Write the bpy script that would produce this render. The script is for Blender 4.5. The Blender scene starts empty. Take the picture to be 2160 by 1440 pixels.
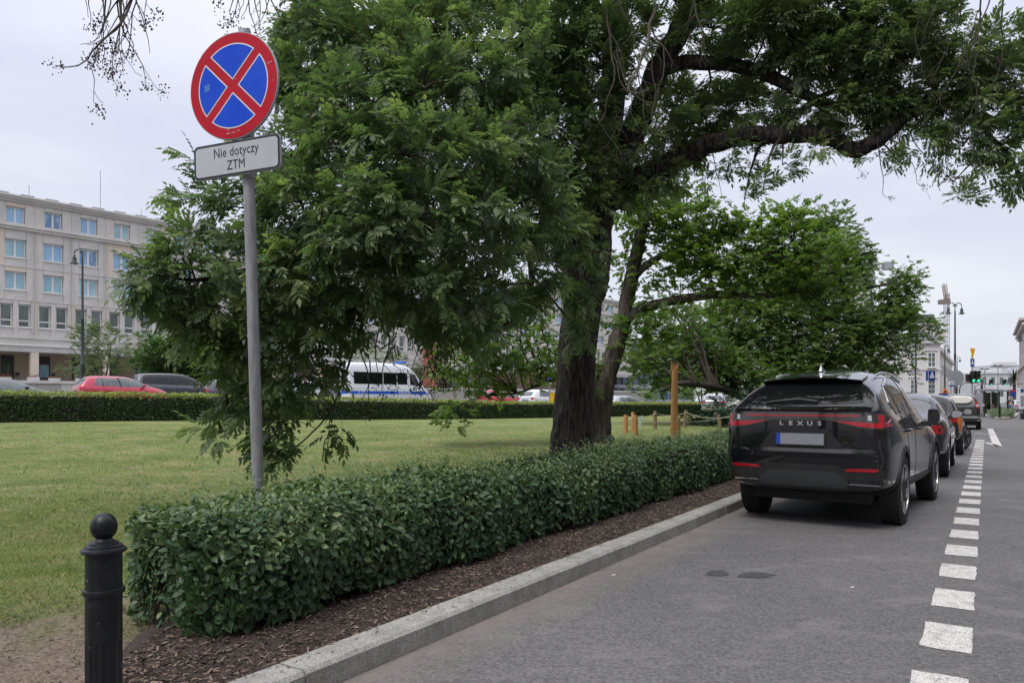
import bpy, bmesh, math, random
import numpy as np
from mathutils import Vector, Matrix, noise as mnoise
from mathutils.bvhtree import BVHTree
from mathutils.geometry import delaunay_2d_cdt

random.seed(7); RNG = np.random.default_rng(7)
R = math.radians
S = bpy.context.scene
C = S.collection

# ------------------------------------------------------------------ camera, world, sun, exposure
F, HZ, CX, EYE = 1560.0, 845.0, 1080.0, 1.45
cd = bpy.data.cameras.new('camera'); cam = bpy.data.objects.new('camera', cd); C.objects.link(cam)
cam.location = (0, 0, EYE); cam.rotation_euler = (R(90), 0, 0)
cd.sensor_width = 36.0; cd.lens = 36.0 * F / 2160.0; cd.shift_y = (HZ - 720) / 2160.0
cd.clip_start = 0.05; cd.clip_end = 4000
S.camera = cam

SUN_EL, SUN_AZ = 58.0, 215.0            # sun hidden behind thin cloud, behind and left of the viewer
w = bpy.data.worlds.new('World'); S.world = w; w.use_nodes = True
nt = w.node_tree; nt.nodes.clear()
out = nt.nodes.new('ShaderNodeOutputWorld')
sky = nt.nodes.new('ShaderNodeTexSky'); sky.sky_type = 'NISHITA'; sky.sun_disc = False
sky.sun_elevation = R(SUN_EL); sky.sun_rotation = R(SUN_AZ); sky.air_density = 1.0; sky.dust_density = 3.0
bg1 = nt.nodes.new('ShaderNodeBackground'); bg1.inputs['Strength'].default_value = 0.10
nt.links.new(sky.outputs[0], bg1.inputs[0])
tc = nt.nodes.new('ShaderNodeTexCoord'); sep = nt.nodes.new('ShaderNodeSeparateXYZ')
nt.links.new(tc.outputs['Generated'], sep.inputs[0])
# overcast cloud deck: pale, a little brighter towards the zenith, soft lavender-blue thin places
ramp = nt.nodes.new('ShaderNodeValToRGB')
ramp.color_ramp.elements[0].position = 0.0; ramp.color_ramp.elements[0].color = (0.665, 0.69, 0.735, 1)
ramp.color_ramp.elements[1].position = 1.0; ramp.color_ramp.elements[1].color = (1.50, 1.50, 1.58, 1)
e = ramp.color_ramp.elements.new(0.35); e.color = (0.655, 0.672, 0.775, 1)
nt.links.new(sep.outputs['Z'], ramp.inputs[0])
mp = nt.nodes.new('ShaderNodeMapping'); mp.inputs['Scale'].default_value = (1.2, 1.2, 4.0)
nt.links.new(tc.outputs['Generated'], mp.inputs[0])
cn = nt.nodes.new('ShaderNodeTexNoise'); cn.inputs['Scale'].default_value = 1.6; cn.inputs['Detail'].default_value = 5; cn.inputs['Roughness'].default_value = 0.55
nt.links.new(mp.outputs[0], cn.inputs['Vector'])
cr = nt.nodes.new('ShaderNodeValToRGB')
cr.color_ramp.elements[0].position = 0.38; cr.color_ramp.elements[0].color = (0.90, 0.915, 0.97, 1)
cr.color_ramp.elements[1].position = 0.62; cr.color_ramp.elements[1].color = (1.07, 1.065, 1.05, 1)
nt.links.new(cn.outputs[0], cr.inputs[0])
mul = nt.nodes.new('ShaderNodeMix'); mul.data_type = 'RGBA'; mul.blend_type = 'MULTIPLY'; mul.inputs[0].default_value = 1
nt.links.new(ramp.outputs[0], mul.inputs[6]); nt.links.new(cr.outputs[0], mul.inputs[7])
bg2 = nt.nodes.new('ShaderNodeBackground'); bg2.inputs['Strength'].default_value = 1.0
nt.links.new(mul.outputs[2], bg2.inputs[0])
mx = nt.nodes.new('ShaderNodeMixShader'); mx.inputs[0].default_value = 0.9
nt.links.new(bg1.outputs[0], mx.inputs[1]); nt.links.new(bg2.outputs[0], mx.inputs[2])
nt.links.new(mx.outputs[0], out.inputs[0])

sd = bpy.data.lights.new('sun', 'SUN'); sd.energy = 1.5; sd.angle = R(25); sd.color = (1.0, 0.96, 0.9)
sun = bpy.data.objects.new('sun', sd); C.objects.link(sun)
az = R(SUN_AZ)
sdir = Vector((math.sin(az) * math.cos(R(SUN_EL)), math.cos(az) * math.cos(R(SUN_EL)), math.sin(R(SUN_EL))))
sun.rotation_euler = sdir.to_track_quat('Z', 'Y').to_euler()

S.view_settings.view_transform = 'Standard'; S.view_settings.look = 'None'
S.view_settings.gamma = 1; S.view_settings.exposure = 0.34; S.view_settings.use_curve_mapping = False
S.cycles.max_bounces = 10; S.cycles.diffuse_bounces = 7; S.cycles.transparent_max_bounces = 12; S.cycles.use_denoising = True
S.cycles.sample_clamp_indirect = 4

# ------------------------------------------------------------------ helpers
DX, DY = 0.5402, 0.8416                 # direction of the road (u); v is to its right
def P(px, py, Y):
    return Vector(((px - CX) / F * Y, Y, EYE + (HZ - py) / F * Y))
def UV(u, v, z=0.0):
    return Vector((DX * u + DY * v, DY * u - DX * v, z))
def to_uv(x, y):
    return DX * x + DY * y, DY * x - DX * y
def G(px, py, z=0.0):
    Y = (EYE - z) * F / (py - HZ)
    return Vector(((px - CX) / F * Y, Y, z))
ROADROT = math.atan2(DY, DX)

def sm(t):
    t = max(0.0, min(1.0, t)); return t * t * (3 - 2 * t)
H0 = (-19.4, 28.0); H1 = (9.6, 50.0)
_hl = math.hypot(H1[0] - H0[0], H1[1] - H0[1]); HD = ((H1[0] - H0[0]) / _hl, (H1[1] - H0[1]) / _hl)
def beyond(x, y):                        # distance beyond the far hedge
    return -(x - H0[0]) * HD[1] + (y - H0[1]) * HD[0]
def T(x, y):                             # height of the ground left of the road
    u, v = to_uv(x, y)
    A = 0.30 + 0.20 * sm((2 - x) / 22)
    z = 0.125 + A * sm((y - 6) / 24) * sm((-v - 4.5) / 6)
    q = beyond(x, y)
    z += 0.55 * sm((q - 1.0) / 5) * sm((-v - 6) / 10) * (0.6 + 0.4 * sm((5 - x) / 20))
    z += 0.012 * mnoise.noise(Vector((x * .5, y * .5, 0)))
    return z

def thing(name, label, cat, loc=(0, 0, 0), rotz=0.0, group=None, scale=None):
    o = bpy.data.objects.new(name, None); C.objects.link(o)
    o.location = loc; o.rotation_euler = (0, 0, rotz); o.empty_display_size = 0.2
    o['label'] = label; o['category'] = cat
    if group: o['group'] = group
    if scale: o.scale = scale
    return o
def tag(o, label, cat, group=None):
    o['label'] = label; o['category'] = cat
    if group: o['group'] = group
    return o
def link(name, me, mat=None, parent=None, smooth=False, kind=None):
    o = bpy.data.objects.new(name, me); C.objects.link(o)
    if mat is not None and not me.materials: me.materials.append(mat)
    if parent is not None: o.parent = parent
    if smooth: me.shade_smooth()
    if kind: o['kind'] = kind
    return o

class MB:
    def __init__(s): s.v = []; s.f = []
    def add(s, vs, fs):
        b = len(s.v); s.v += [tuple(p) for p in vs]; s.f += [tuple(i + b for i in f) for f in fs]; return s
    def box(s, x0, x1, y0, y1, z0, z1):
        return s.add([(x0,y0,z0),(x1,y0,z0),(x1,y1,z0),(x0,y1,z0),(x0,y0,z1),(x1,y0,z1),(x1,y1,z1),(x0,y1,z1)],
              [(0,3,2,1),(4,5,6,7),(0,1,5,4),(1,2,6,5),(2,3,7,6),(3,0,4,7)])
    def cbox(s, c, d, m=None):
        vs = []
        for i in (-.5, .5):
            for j in (-.5, .5):
                for k in (-.5, .5):
                    p = Vector((i * d[0], j * d[1], k * d[2]))
                    if m: p = m @ p
                    vs.append(p + Vector(c))
        return s.add(vs, [(0,1,3,2),(4,6,7,5),(0,4,5,1),(2,3,7,6),(0,2,6,4),(1,5,7,3)])
    def tube(s, pts, rad, n=8, cap=True):
        pts = [Vector(p) for p in pts]; m = len(pts)
        if not hasattr(rad, '__len__'): rad = [rad] * m
        up = Vector((0, 0, 1)); rings = []; prev = None
        for i, p in enumerate(pts):
            t = (pts[min(i + 1, m - 1)] - pts[max(i - 1, 0)])
            if t.length < 1e-9: t = Vector((0, 0, 1))
            t.normalize()
            if prev is None:
                a = t.cross(up if abs(t.z) < .95 else Vector((1, 0, 0))).normalized()
            else:
                a = prev - t * prev.dot(t)
                a = a.normalized() if a.length > 1e-6 else t.orthogonal().normalized()
            prev = a; b = t.cross(a)
            rings.append([p + (a * math.cos(2*math.pi*k/n) + b * math.sin(2*math.pi*k/n)) * rad[i] for k in range(n)])
        vs = [q for r in rings for q in r]; fs = []
        for i in range(m - 1):
            for k in range(n):
                k2 = (k + 1) % n
                fs.append((i*n+k, i*n+k2, (i+1)*n+k2, (i+1)*n+k))
        if cap:
            fs.append(tuple(range(n - 1, -1, -1))); fs.append(tuple((m-1)*n + k for k in range(n)))
        return s.add(vs, fs)
    def lathe(s, prof, n=24, c=(0, 0, 0), flute=None):
        vs = []; fs = []; m = len(prof)
        for i, (r, z) in enumerate(prof):
            for k in range(n):
                rr = r
                if flute and flute[0] <= z <= flute[1] and k % 2: rr = r * .93
                a = 2 * math.pi * k / n
                vs.append((c[0] + rr * math.cos(a), c[1] + rr * math.sin(a), c[2] + z))
        for i in range(m - 1):
            for k in range(n):
                k2 = (k + 1) % n; fs.append((i*n+k, i*n+k2, (i+1)*n+k2, (i+1)*n+k))
        fs.append(tuple(range(n - 1, -1, -1))); fs.append(tuple((m-1)*n + k for k in range(n)))
        return s.add(vs, fs)
    def prism(s, poly, f0, f1):
        """poly 2D, f0/f1 map a 2D point to 3D for the two faces"""
        n = len(poly); vs = [f0(p) for p in poly] + [f1(p) for p in poly]
        fs = [tuple(range(n - 1, -1, -1)), tuple(range(n, 2*n))] + [(i, (i+1) % n, n + (i+1) % n, n + i) for i in range(n)]
        return s.add(vs, fs)
    def mesh(s, name):
        me = bpy.data.meshes.new(name); me.from_pydata([tuple(v) for v in s.v], [], s.f); me.update(); return me
    def build(s, name, mat, parent=None, smooth=False, kind=None, bevel=0):
        me = s.mesh(name)
        if smooth:
            me.shade_smooth(); me.set_sharp_from_angle(angle=R(40))
        o = link(name, me, mat, parent, False, kind)
        if bevel:
            b = o.modifiers.new('bevel', 'BEVEL'); b.width = bevel; b.segments = 2; b.limit_method = 'ANGLE'
        return o

def np_mesh(name, V, Fc, mat, parent=None, tint=None, kind=None, smooth=False):
    V = np.ascontiguousarray(V, dtype=np.float32); Fc = np.ascontiguousarray(Fc, dtype=np.int32)
    me = bpy.data.meshes.new(name); k = Fc.shape[1]
    me.vertices.add(len(V)); me.vertices.foreach_set('co', V.ravel())
    me.loops.add(Fc.size); me.loops.foreach_set('vertex_index', Fc.ravel())
    me.polygons.add(len(Fc)); me.polygons.foreach_set('loop_start', np.arange(0, Fc.size, k, dtype=np.int32))
    if smooth: me.polygons.foreach_set('use_smooth', np.ones(len(Fc), dtype=bool))
    if tint is not None:
        a = me.attributes.new('tint', 'FLOAT', 'POINT'); a.data.foreach_set('value', np.ascontiguousarray(tint, dtype=np.float32))
    me.update(); me.validate()
    return link(name, me, mat, parent, kind=kind)

def frames(D, roll=None, up=(0, 0, 1)):
    """rotation matrices whose x axis is D and whose z axis is as near up as can be, then rolled"""
    D = D / np.linalg.norm(D, axis=1, keepdims=True)
    U = np.tile(np.array(up, float), (len(D), 1)) if np.ndim(up) == 1 else up
    U = U + 1e-3 * RNG.normal(size=U.shape)
    Y = np.cross(U, D); Y /= np.linalg.norm(Y, axis=1, keepdims=True) + 1e-9
    Z = np.cross(D, Y)
    if roll is not None:
        c, s_ = np.cos(roll)[:, None], np.sin(roll)[:, None]
        Y, Z = Y * c + Z * s_, Z * c - Y * s_
    return np.stack([D, Y, Z], axis=2)
def inst(bv, bf, pos, rot, sc, tint, btint=None):
    N = len(pos); V = np.einsum('nij,vj->nvi', rot, bv) * sc[:, None, None] + pos[:, None, :]
    Fc = (bf[None] + (np.arange(N) * len(bv))[:, None, None]).reshape(-1, bf.shape[1])
    tt = np.repeat(tint, len(bv))
    if btint is not None: tt = tt + np.tile(btint, N)
    return V.reshape(-1, 3), Fc, tt
def join(parts):
    V = []; Fc = []; Tt = []; b = 0
    for v, f, t in parts:
        V.append(v); Fc.append(f + b); Tt.append(t); b += len(v)
    return np.concatenate(V), np.concatenate(Fc), np.concatenate(Tt)

# ------------------------------------------------------------------ materials
def newmat(name):
    m = bpy.data.materials.new(name); m.use_nodes = True
    n = m.node_tree; b = n.nodes['Principled BSDF']; return m, n, b
def N(n, t, **kw):
    x = n.nodes.new('ShaderNode' + t)
    for k, v in kw.items():
        if k in x.inputs: x.inputs[k].default_value = v
        else: setattr(x, k, v)
    return x
def mix(n, fac, a, b, blend='MIX'):
    m = n.nodes.new('ShaderNodeMix'); m.data_type = 'RGBA'; m.blend_type = blend
    for i, v in ((0, fac), (6, a), (7, b)):
        if isinstance(v, (int, float)): m.inputs[i].default_value = v
        elif isinstance(v, tuple): m.inputs[i].default_value = v if len(v) == 4 else v + (1,)
        else: n.links.new(v, m.inputs[i])
    return m.outputs[2]
def ramp_(n, src, stops):
    r = n.nodes.new('ShaderNodeValToRGB'); el = r.color_ramp.elements
    while len(el) > 1: el.remove(el[-1])
    el[0].position = stops[0][0]; c = stops[0][1]; el[0].color = (c if isinstance(c, tuple) else (c, c, c)) + (1,)
    for p, c in stops[1:]:
        x = el.new(p); x.color = (c if isinstance(c, tuple) else (c, c, c)) + (1,)
    n.links.new(src, r.inputs[0]); return r.outputs[0]
def noise(n, scale, detail=4, rough=.55, coord=None, dist=0):
    x = N(n, 'TexNoise', Scale=scale, Detail=detail, Roughness=rough, Distortion=dist)
    if coord is not None: n.links.new(coord, x.inputs['Vector'])
    return x.outputs[0]
def coords(n, scale=None, kind='Object'):
    t = n.nodes.new('ShaderNodeTexCoord'); o = t.outputs[kind]
    if scale:
        m = n.nodes.new('ShaderNodeMapping'); m.inputs['Scale'].default_value = scale; n.links.new(o, m.inputs[0]); o = m.outputs[0]
    return o
def geo(n, scale=None):
    t = n.nodes.new('ShaderNodeNewGeometry'); o = t.outputs['Position']
    if scale:
        m = n.nodes.new('ShaderNodeMapping'); m.inputs['Scale'].default_value = scale; n.links.new(o, m.inputs[0]); o = m.outputs[0]
    return o
def bump(n, b, src, strength=.3, dist=.01):
    x = N(n, 'Bump', Strength=strength, Distance=dist); n.links.new(src, x.inputs['Height']); n.links.new(x.outputs[0], b.inputs['Normal'])
def pm(name, c1, c2=None, scale=6, rough=.5, bmp=0, bscale=60, metal=0, coat=0, spec=.5, bd=.004, sc=None, lo=.35, hi=.65):
    m, n, b = newmat(name); co = coords(n, sc)
    if c2 is None: c2 = tuple(x * .82 for x in c1)
    f = ramp_(n, noise(n, scale, 6, .6, co), [(lo, 0.0), (hi, 1.0)])
    n.links.new(mix(n, f, c1, c2), b.inputs['Base Color'])
    b.inputs['Roughness'].default_value = rough; b.inputs['Metallic'].default_value = metal
    b.inputs['Coat Weight'].default_value = coat; b.inputs['Coat Roughness'].default_value = .04
    b.inputs['Specular IOR Level'].default_value = spec
    if bmp: bump(n, b, noise(n, bscale, 5, .6, co), bmp, bd)
    return m
def leafmat(name, dark, mid, light, trans=.35, rough=.38, tcol=None):
    m, n, b = newmat(name)
    a = n.nodes.new('ShaderNodeAttribute'); a.attribute_name = 'tint'
    col = ramp_(n, a.outputs['Fac'], [(0.0, dark), (.5, mid), (1.0, light)])
    n.links.new(col, b.inputs['Base Color']); b.inputs['Roughness'].default_value = rough
    b.inputs['Specular IOR Level'].default_value = .35
    tr = n.nodes.new('ShaderNodeBsdfTranslucent')
    n.links.new(mix(n, 1.0, col, tcol or (1.35, 1.6, .75), 'MULTIPLY'), tr.inputs[0])
    ms = n.nodes.new('ShaderNodeMixShader'); ms.inputs[0].default_value = trans
    n.links.new(b.outputs[0], ms.inputs[1]); n.links.new(tr.outputs[0], ms.inputs[2])
    n.links.new(ms.outputs[0], n.nodes['Material Output'].inputs[0])
    return m
# ------------------------------------------------------------------ shared materials
M = {}
def m_asphalt():
    m, n, b = newmat('asphalt'); g = geo(n)
    big = noise(n, .35, 5, .6, g); mid = noise(n, 2.2, 5, .65, g); fine = noise(n, 120, 3, .7, g); grit = noise(n, 260, 2, .6, g)
    c = ramp_(n, big, [(.42, (.076, .075, .075)), (.60, (.150, .147, .146))])
    c = mix(n, ramp_(n, mid, [(.35, 0.0), (.7, .45)]), c, (.085, .084, .088))
    c = mix(n, ramp_(n, fine, [(.42, 0.0), (.62, .8)]), c, (.22, .217, .217))
    c = mix(n, ramp_(n, grit, [(.5, 0.0), (.7, .8)]), c, (.03, .03, .032))
    c = mix(n, ramp_(n, noise(n, 48, 3, .75, g), [(.44, 0.0), (.64, .85)]), c, (.21, .207, .207))
    c = mix(n, ramp_(n, noise(n, 37, 4, .75, g), [(.46, 0.0), (.64, .8)]), c, (.045, .044, .047))
    c = mix(n, ramp_(n, noise(n, 13, 5, .75, g), [(.48, 0.0), (.60, .45)]), c, (.06, .058, .06))
    c = mix(n, ramp_(n, noise(n, 1.7, 6, .7, geo(n, (1, 1.6, 3))), [(.53, 0.0), (.64, .45)]), c, (.21, .205, .20))
    # dust washed against the kerb and old oil stains
    sp = n.nodes.new('ShaderNodeVectorMath'); sp.operation = 'DOT_PRODUCT'; n.links.new(g, sp.inputs[0]); sp.inputs[1].default_value = (DY, -DX, 0)
    ad = N(n, 'Math', operation='ADD'); n.links.new(sp.outputs['Value'], ad.inputs[0]); 
    nn = N(n, 'Math', operation='MULTIPLY'); n.links.new(noise(n, 3, 4, .6, g), nn.inputs[0]); nn.inputs[1].default_value = .5
    n.links.new(nn.outputs[0], ad.inputs[1])
    mr = N(n, 'MapRange'); n.links.new(ad.outputs[0], mr.inputs[0]); mr.inputs[1].default_value = -2.56; mr.inputs[2].default_value = -2.05
    d = ramp_(n, mr.outputs[0], [(0.0, .75), (.3, .35), (1.0, 0.0)])
    c = mix(n, d, c, (.22, .185, .16))
    st = ramp_(n, noise(n, 1.1, 6, .75, geo(n, (1.3, .8, 1))), [(.60, 0.0), (.69, .5)])
    c = mix(n, st, c, (.06, .058, .06))
    n.links.new(c, b.inputs['Base Color']); b.inputs['Roughness'].default_value = .82
    bump(n, b, grit, .5, .004); return m
M['asphalt'] = m_asphalt()
def m_paint():
    m, n, b = newmat('road_paint'); g = geo(n)
    f = ramp_(n, noise(n, 130, 4, .7, g), [(.40, 0.0), (.47, 1.0)])
    f2 = ramp_(n, noise(n, 9, 5, .7, g), [(.25, .25), (.5, 1.0)])
    ff = mix(n, 1.0, f, f2, 'MULTIPLY')
    n.links.new(mix(n, ff, (.10, .10, .10), (.66, .65, .62)), b.inputs['Base Color']); b.inputs['Roughness'].default_value = .7
    bump(n, b, f, .4, .003); return m
M['paint'] = m_paint()
def m_granite():
    m, n, b = newmat('granite'); g = geo(n)
    c = ramp_(n, noise(n, 4, 5, .6, g), [(.3, (.36, .35, .325)), (.7, (.50, .485, .45))])
    c = mix(n, ramp_(n, noise(n, 150, 3, .7, g), [(.46, 0.0), (.6, .85)]), c, (.09, .088, .085))
    c = mix(n, ramp_(n, noise(n, 190, 2, .7, g), [(.55, 0.0), (.7, .6)]), c, (.55, .53, .5))
    c = mix(n, ramp_(n, noise(n, 55, 4, .75, g), [(.48, 0.0), (.66, .55)]), c, (.17, .168, .16))
    c = mix(n, ramp_(n, noise(n, 6, 6, .7, g), [(.46, 0.0), (.68, .6)]), c, (.16, .155, .13))
    n.links.new(c, b.inputs['Base Color']); b.inputs['Roughness'].default_value = .8
    bump(n, b, noise(n, 130, 3, .6, g), .35, .004); return m
M['granite'] = m_granite()
def m_lawn():
    m, n, b = newmat('lawn_turf'); g = geo(n)
    c = ramp_(n, noise(n, .5, 7, .68, g), [(.34, (.105, .155, .04)), (.5, (.18, .232, .068)), (.66, (.33, .32, .14))])
    c = mix(n, ramp_(n, noise(n, 3.2, 6, .75, g), [(.42, .0), (.62, .5)]), c, (.095, .145, .035))
    c = mix(n, ramp_(n, noise(n, 1.3, 7, .75, g), [(.48, 0.0), (.66, .75)]), c, (.36, .30, .175))
    c = mix(n, ramp_(n, noise(n, 60, 3, .7, g), [(.42, .0), (.62, .7)]), c, (.055, .085, .018))
    c = mix(n, ramp_(n, noise(n, 95, 3, .7, g), [(.54, .0), (.70, .7)]), c, (.34, .36, .14))
    # worn soil by the near kerb corner
    d = n.nodes.new('ShaderNodeVectorMath'); d.operation = 'DISTANCE'; n.links.new(g, d.inputs[0]); d.inputs[1].default_value = (-2.3, 2.7, .1)
    ad = N(n, 'Math', operation='ADD'); n.links.new(d.outputs['Value'], ad.inputs[0])
    nn = N(n, 'Math', operation='MULTIPLY'); n.links.new(noise(n, 2.3, 5, .65, g), nn.inputs[0]); nn.inputs[1].default_value = 2.0; n.links.new(nn.outputs[0], ad.inputs[1])
    mr = N(n, 'MapRange'); n.links.new(ad.outputs[0], mr.inputs[0]); mr.inputs[1].default_value = 2.5; mr.inputs[2].default_value = 3.3
    soil = ramp_(n, noise(n, 40, 5, .7, g), [(.3, (.12, .09, .07)), (.5, (.25, .20, .16)), (.7, (.38, .32, .265))])
    c = mix(n, mr.outputs[0], soil, c)
    n.links.new(c, b.inputs['Base Color']); b.inputs['Roughness'].default_value = .9; b.inputs['Specular IOR Level'].default_value = .15
    bump(n, b, noise(n, 55, 5, .7, g), .9, .03); return m
M['lawn'] = m_lawn()
def m_soil():
    m, n, b = newmat('mulch_soil'); g = geo(n)
    c = ramp_(n, noise(n, 70, 5, .75, g), [(.3, (.018, .013, .011)), (.5, (.055, .038, .032)), (.7, (.13, .095, .075))])
    n.links.new(c, b.inputs['Base Color']); b.inputs['Roughness'].default_value = .95; bump(n, b, noise(n, 60, 5, .7, g), 1, .02); return m
M['soil'] = m_soil()
def m_bark(name, c1, c2, sx=9, deep=.9):
    m, n, b = newmat(name)
    co = geo(n, (1, 1, .16)); f = noise(n, sx * 2.2, 7, .72, co, .6)
    c = ramp_(n, f, [(.43, c2), (.56, c1), (.66, tuple(x * 1.7 for x in c1))])
    c = mix(n, ramp_(n, noise(n, 3, 4, .6, geo(n)), [(.4, 0.0), (.75, .4)]), c, tuple(x * 1.5 for x in c1))
    n.links.new(c, b.inputs['Base Color']); b.inputs['Roughness'].default_value = .9; b.inputs['Specular IOR Level'].default_value = .2
    bump(n, b, f, deep, .05); return m
M['bark'] = m_bark('ash_bark', (.066, .057, .050), (.007, .006, .005), 8, 1.0)
M['bark2'] = m_bark('smooth_bark', (.085, .072, .062), (.03, .026, .022), 5, .5)
M['twig'] = pm('twig_bark', (.035, .027, .02), (.06, .048, .036), 20, .85)
M['twig_pale'] = pm('dead_twig', (.16, .135, .11), (.09, .075, .06), 20, .85)
M['ash_leaf'] = leafmat('ash_leaf', (.048, .076, .046), (.108, .158, .084), (.235, .290, .130), .40, .45)
M['maple_leaf'] = leafmat('maple_leaf', (.055, .10, .026), (.115, .18, .042), (.23, .29, .08), .45, .5)
M['tree_leaf'] = leafmat('broad_leaf', (.050, .092, .032), (.100, .160, .048), (.20, .26, .08), .4, .5)
M['pale_leaf'] = leafmat('pale_leaf', (.06, .09, .04), (.11, .15, .07), (.18, .22, .10), .35, .6)
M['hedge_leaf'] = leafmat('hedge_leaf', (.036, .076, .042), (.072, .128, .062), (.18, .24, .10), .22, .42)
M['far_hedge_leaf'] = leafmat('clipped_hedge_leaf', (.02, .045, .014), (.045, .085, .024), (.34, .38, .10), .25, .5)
M['yew_leaf'] = leafmat('conifer_leaf', (.012, .035, .018), (.022, .055, .025), (.04, .085, .04), .15, .6)
M['grass'] = leafmat('grass_blade', (.07, .11, .026), (.165, .20, .06), (.42, .36, .21), .3, .6)
M['lavender'] = leafmat('silver_foliage', (.10, .14, .09), (.20, .25, .17), (.33, .37, .28), .25, .7)
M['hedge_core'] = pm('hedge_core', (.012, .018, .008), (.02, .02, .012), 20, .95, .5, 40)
M['black_paint'] = pm('black_iron_paint', (.006, .007, .011), (.014, .015, .021), 9, .38, .35, 22, spec=.35)
_n = M['black_paint'].node_tree; _b = _n.nodes['Principled BSDF']; _c = _b.inputs['Base Color'].links[0].from_socket
_n.links.new(mix(_n, ramp_(_n, noise(_n, 34, 3, .8, coords(_n)), [(.68, 0.0), (.71, .8)]), _c, (.22, .22, .22)), _b.inputs['Base Color'])
M['galv'] = pm('galvanised_steel', (.32, .33, .35), (.20, .205, .215), 14, .5, .15, 50, .4, sc=(2.5, 2.5, .35))
M['sign_red'] = pm('sign_red', (.42, .004, .018), (.48, .008, .025), 3, .5, spec=.2)
M['sign_blue'] = pm('sign_blue', (.002, .055, .60), (.01, .08, .62), 4, .5, spec=.2)
M['street_blue'] = pm('street_sign_blue', (.006, .05, .27), None, 4, .5)
M['sign_white'] = pm('sign_white', (.72, .73, .76), (.66, .67, .70), 3, .4)
M['sign_grey'] = pm('sign_reflective_sheet', (.47, .50, .54), (.42, .45, .49), 4, .4, .1, 200)
M['sign_back'] = pm('sign_back_metal', (.36, .38, .42), (.30, .32, .36), 5, .5, 0, 0, .3)
M['sign_yellow'] = pm('sign_yellow', (.75, .36, .01), (.68, .31, .01), 4, .45)
M['letter'] = pm('black_lettering', (.012, .012, .02), None, 4, .5)
M['wood'] = pm('peeled_wood', (.50, .27, .10), (.36, .17, .055), 7, .7, .5, 30, sc=(6, 6, .5))
M['wood_old'] = pm('weathered_wood', (.24, .16, .09), (.14, .10, .06), 7, .8, .5, 30, sc=(6, 6, .5))
M['rope'] = pm('hemp_rope', (.42, .38, .30), (.30, .27, .21), 60, .9)
M['concrete'] = pm('pale_concrete', (.36, .345, .32), (.29, .28, .26), 3, .85, .2, 60)
M['paving'] = pm('paving', (.24, .235, .23), (.18, .178, .175), .8, .85)
M['black_trim'] = pm('black_plastic', (.018, .018, .020), (.026, .026, .028), 12, .5)
M['rubber'] = pm('tyre_rubber', (.014, .014, .015), (.022, .021, .021), 12, .8, .3, 90)
M['rim'] = pm('alloy_rim', (.45, .45, .47), (.38, .38, .40), 6, .25, metal=.9)
M['rim_dark'] = pm('dark_rim_inner', (.02, .02, .022), None, 6, .5, metal=.2)
M['chrome'] = pm('chrome', (.72, .72, .74), (.66, .66, .68), 6, .12, metal=1)
M['plate'] = pm('number_plate', (.235, .245, .275), (.22, .23, .26), 3, .5)
M['plate_blue'] = pm('plate_blue_band', (.01, .06, .42), None, 3, .4)
M['lamp_red'] = pm('tail_lamp_red', (.42, .006, .02), (.34, .005, .015), 5, .12, coat=.6)
M['lamp_dark'] = pm('smoked_lamp', (.035, .03, .032), (.05, .045, .045), 5, .08, coat=.6)
M['lamp_clear'] = pm('clear_lamp', (.55, .56, .58), (.42, .43, .45), 8, .12, coat=.6)
M['car_glass'] = pm('tinted_glass', (.005, .006, .007), (.008, .009, .01), 2, .02, spec=.5)
M['light_glass'] = pm('light_car_glass', (.10, .13, .14), (.05, .065, .07), 3, .04, spec=1.0)
def paintm(name, c, rough=.22, metal=.0):
    m, n, b = newmat(name); co = coords(n)
    n.links.new(mix(n, ramp_(n, noise(n, 2.5, 5, .6, co), [(.3, 0.0), (.8, .35)]), c, tuple(min(1, x * 1.15 + .004) for x in c)), b.inputs['Base Color'])
    b.inputs['Roughness'].default_value = rough; b.inputs['Metallic'].default_value = metal
    b.inputs['Coat Weight'].default_value = 1 if max(c) > .03 else 1; b.inputs['Coat Roughness'].default_value = .02
    if max(c) < .03: b.inputs['Specular IOR Level'].default_value = .12; b.inputs['Coat IOR'].default_value = 1.5
    return m
M['paint_black'] = paintm('black_car_paint', (.006, .006, .008))
M['paint_dark'] = paintm('charcoal_car_paint', (.018, .019, .021), .3, .3)
M['paint_green'] = paintm('dark_olive_car_paint', (.035, .038, .034), .3, .3)
M['paint_red'] = paintm('red_car_paint', (.42, .012, .045), .3, .2)
M['paint_grey'] = paintm('slate_car_paint', (.07, .078, .092), .3, .4)
M['paint_white'] = paintm('white_car_paint', (.62, .64, .67), .35)
M['paint_silver'] = paintm('silver_car_paint', (.36, .38, .41), .3, .4)
M['orange'] = pm('orange_film', (.75, .20, .015), None, 4, .35)
M['police_blue'] = pm('police_blue', (.02, .12, .55), None, 4, .35)
M['stone'] = pm('facade_stone', (.58, .555, .52), (.47, .455, .43), .9, .85, .25, 25)
M['stone2'] = pm('facade_stone_warm', (.62, .53, .43), (.54, .48, .41), .9, .85, .25, 25)
M['stone3'] = pm('facade_stone_grey', (.53, .515, .49), (.44, .43, .41), .9, .85, .25, 25)
M['stone_arc'] = pm('arcade_stone', (.46, .36, .27), (.36, .28, .21), .8, .85, .2, 25)
M['stucco'] = pm('white_stucco', (.62, .61, .60), (.54, .53, .52), .7, .85)
M['stucco2'] = pm('pinkish_stucco', (.55, .50, .48), (.48, .44, .42), .7, .85)
M['far_wall'] = pm('far_pale_wall', (.55, .55, .57), (.47, .47, .49), .2, .9)
M['brick'] = pm('red_brick_wall', (.34, .13, .09), (.27, .10, .07), 1.5, .9)
M['roof'] = pm('slate_roof', (.075, .08, .09), (.10, .105, .115), 3, .6)
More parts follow.
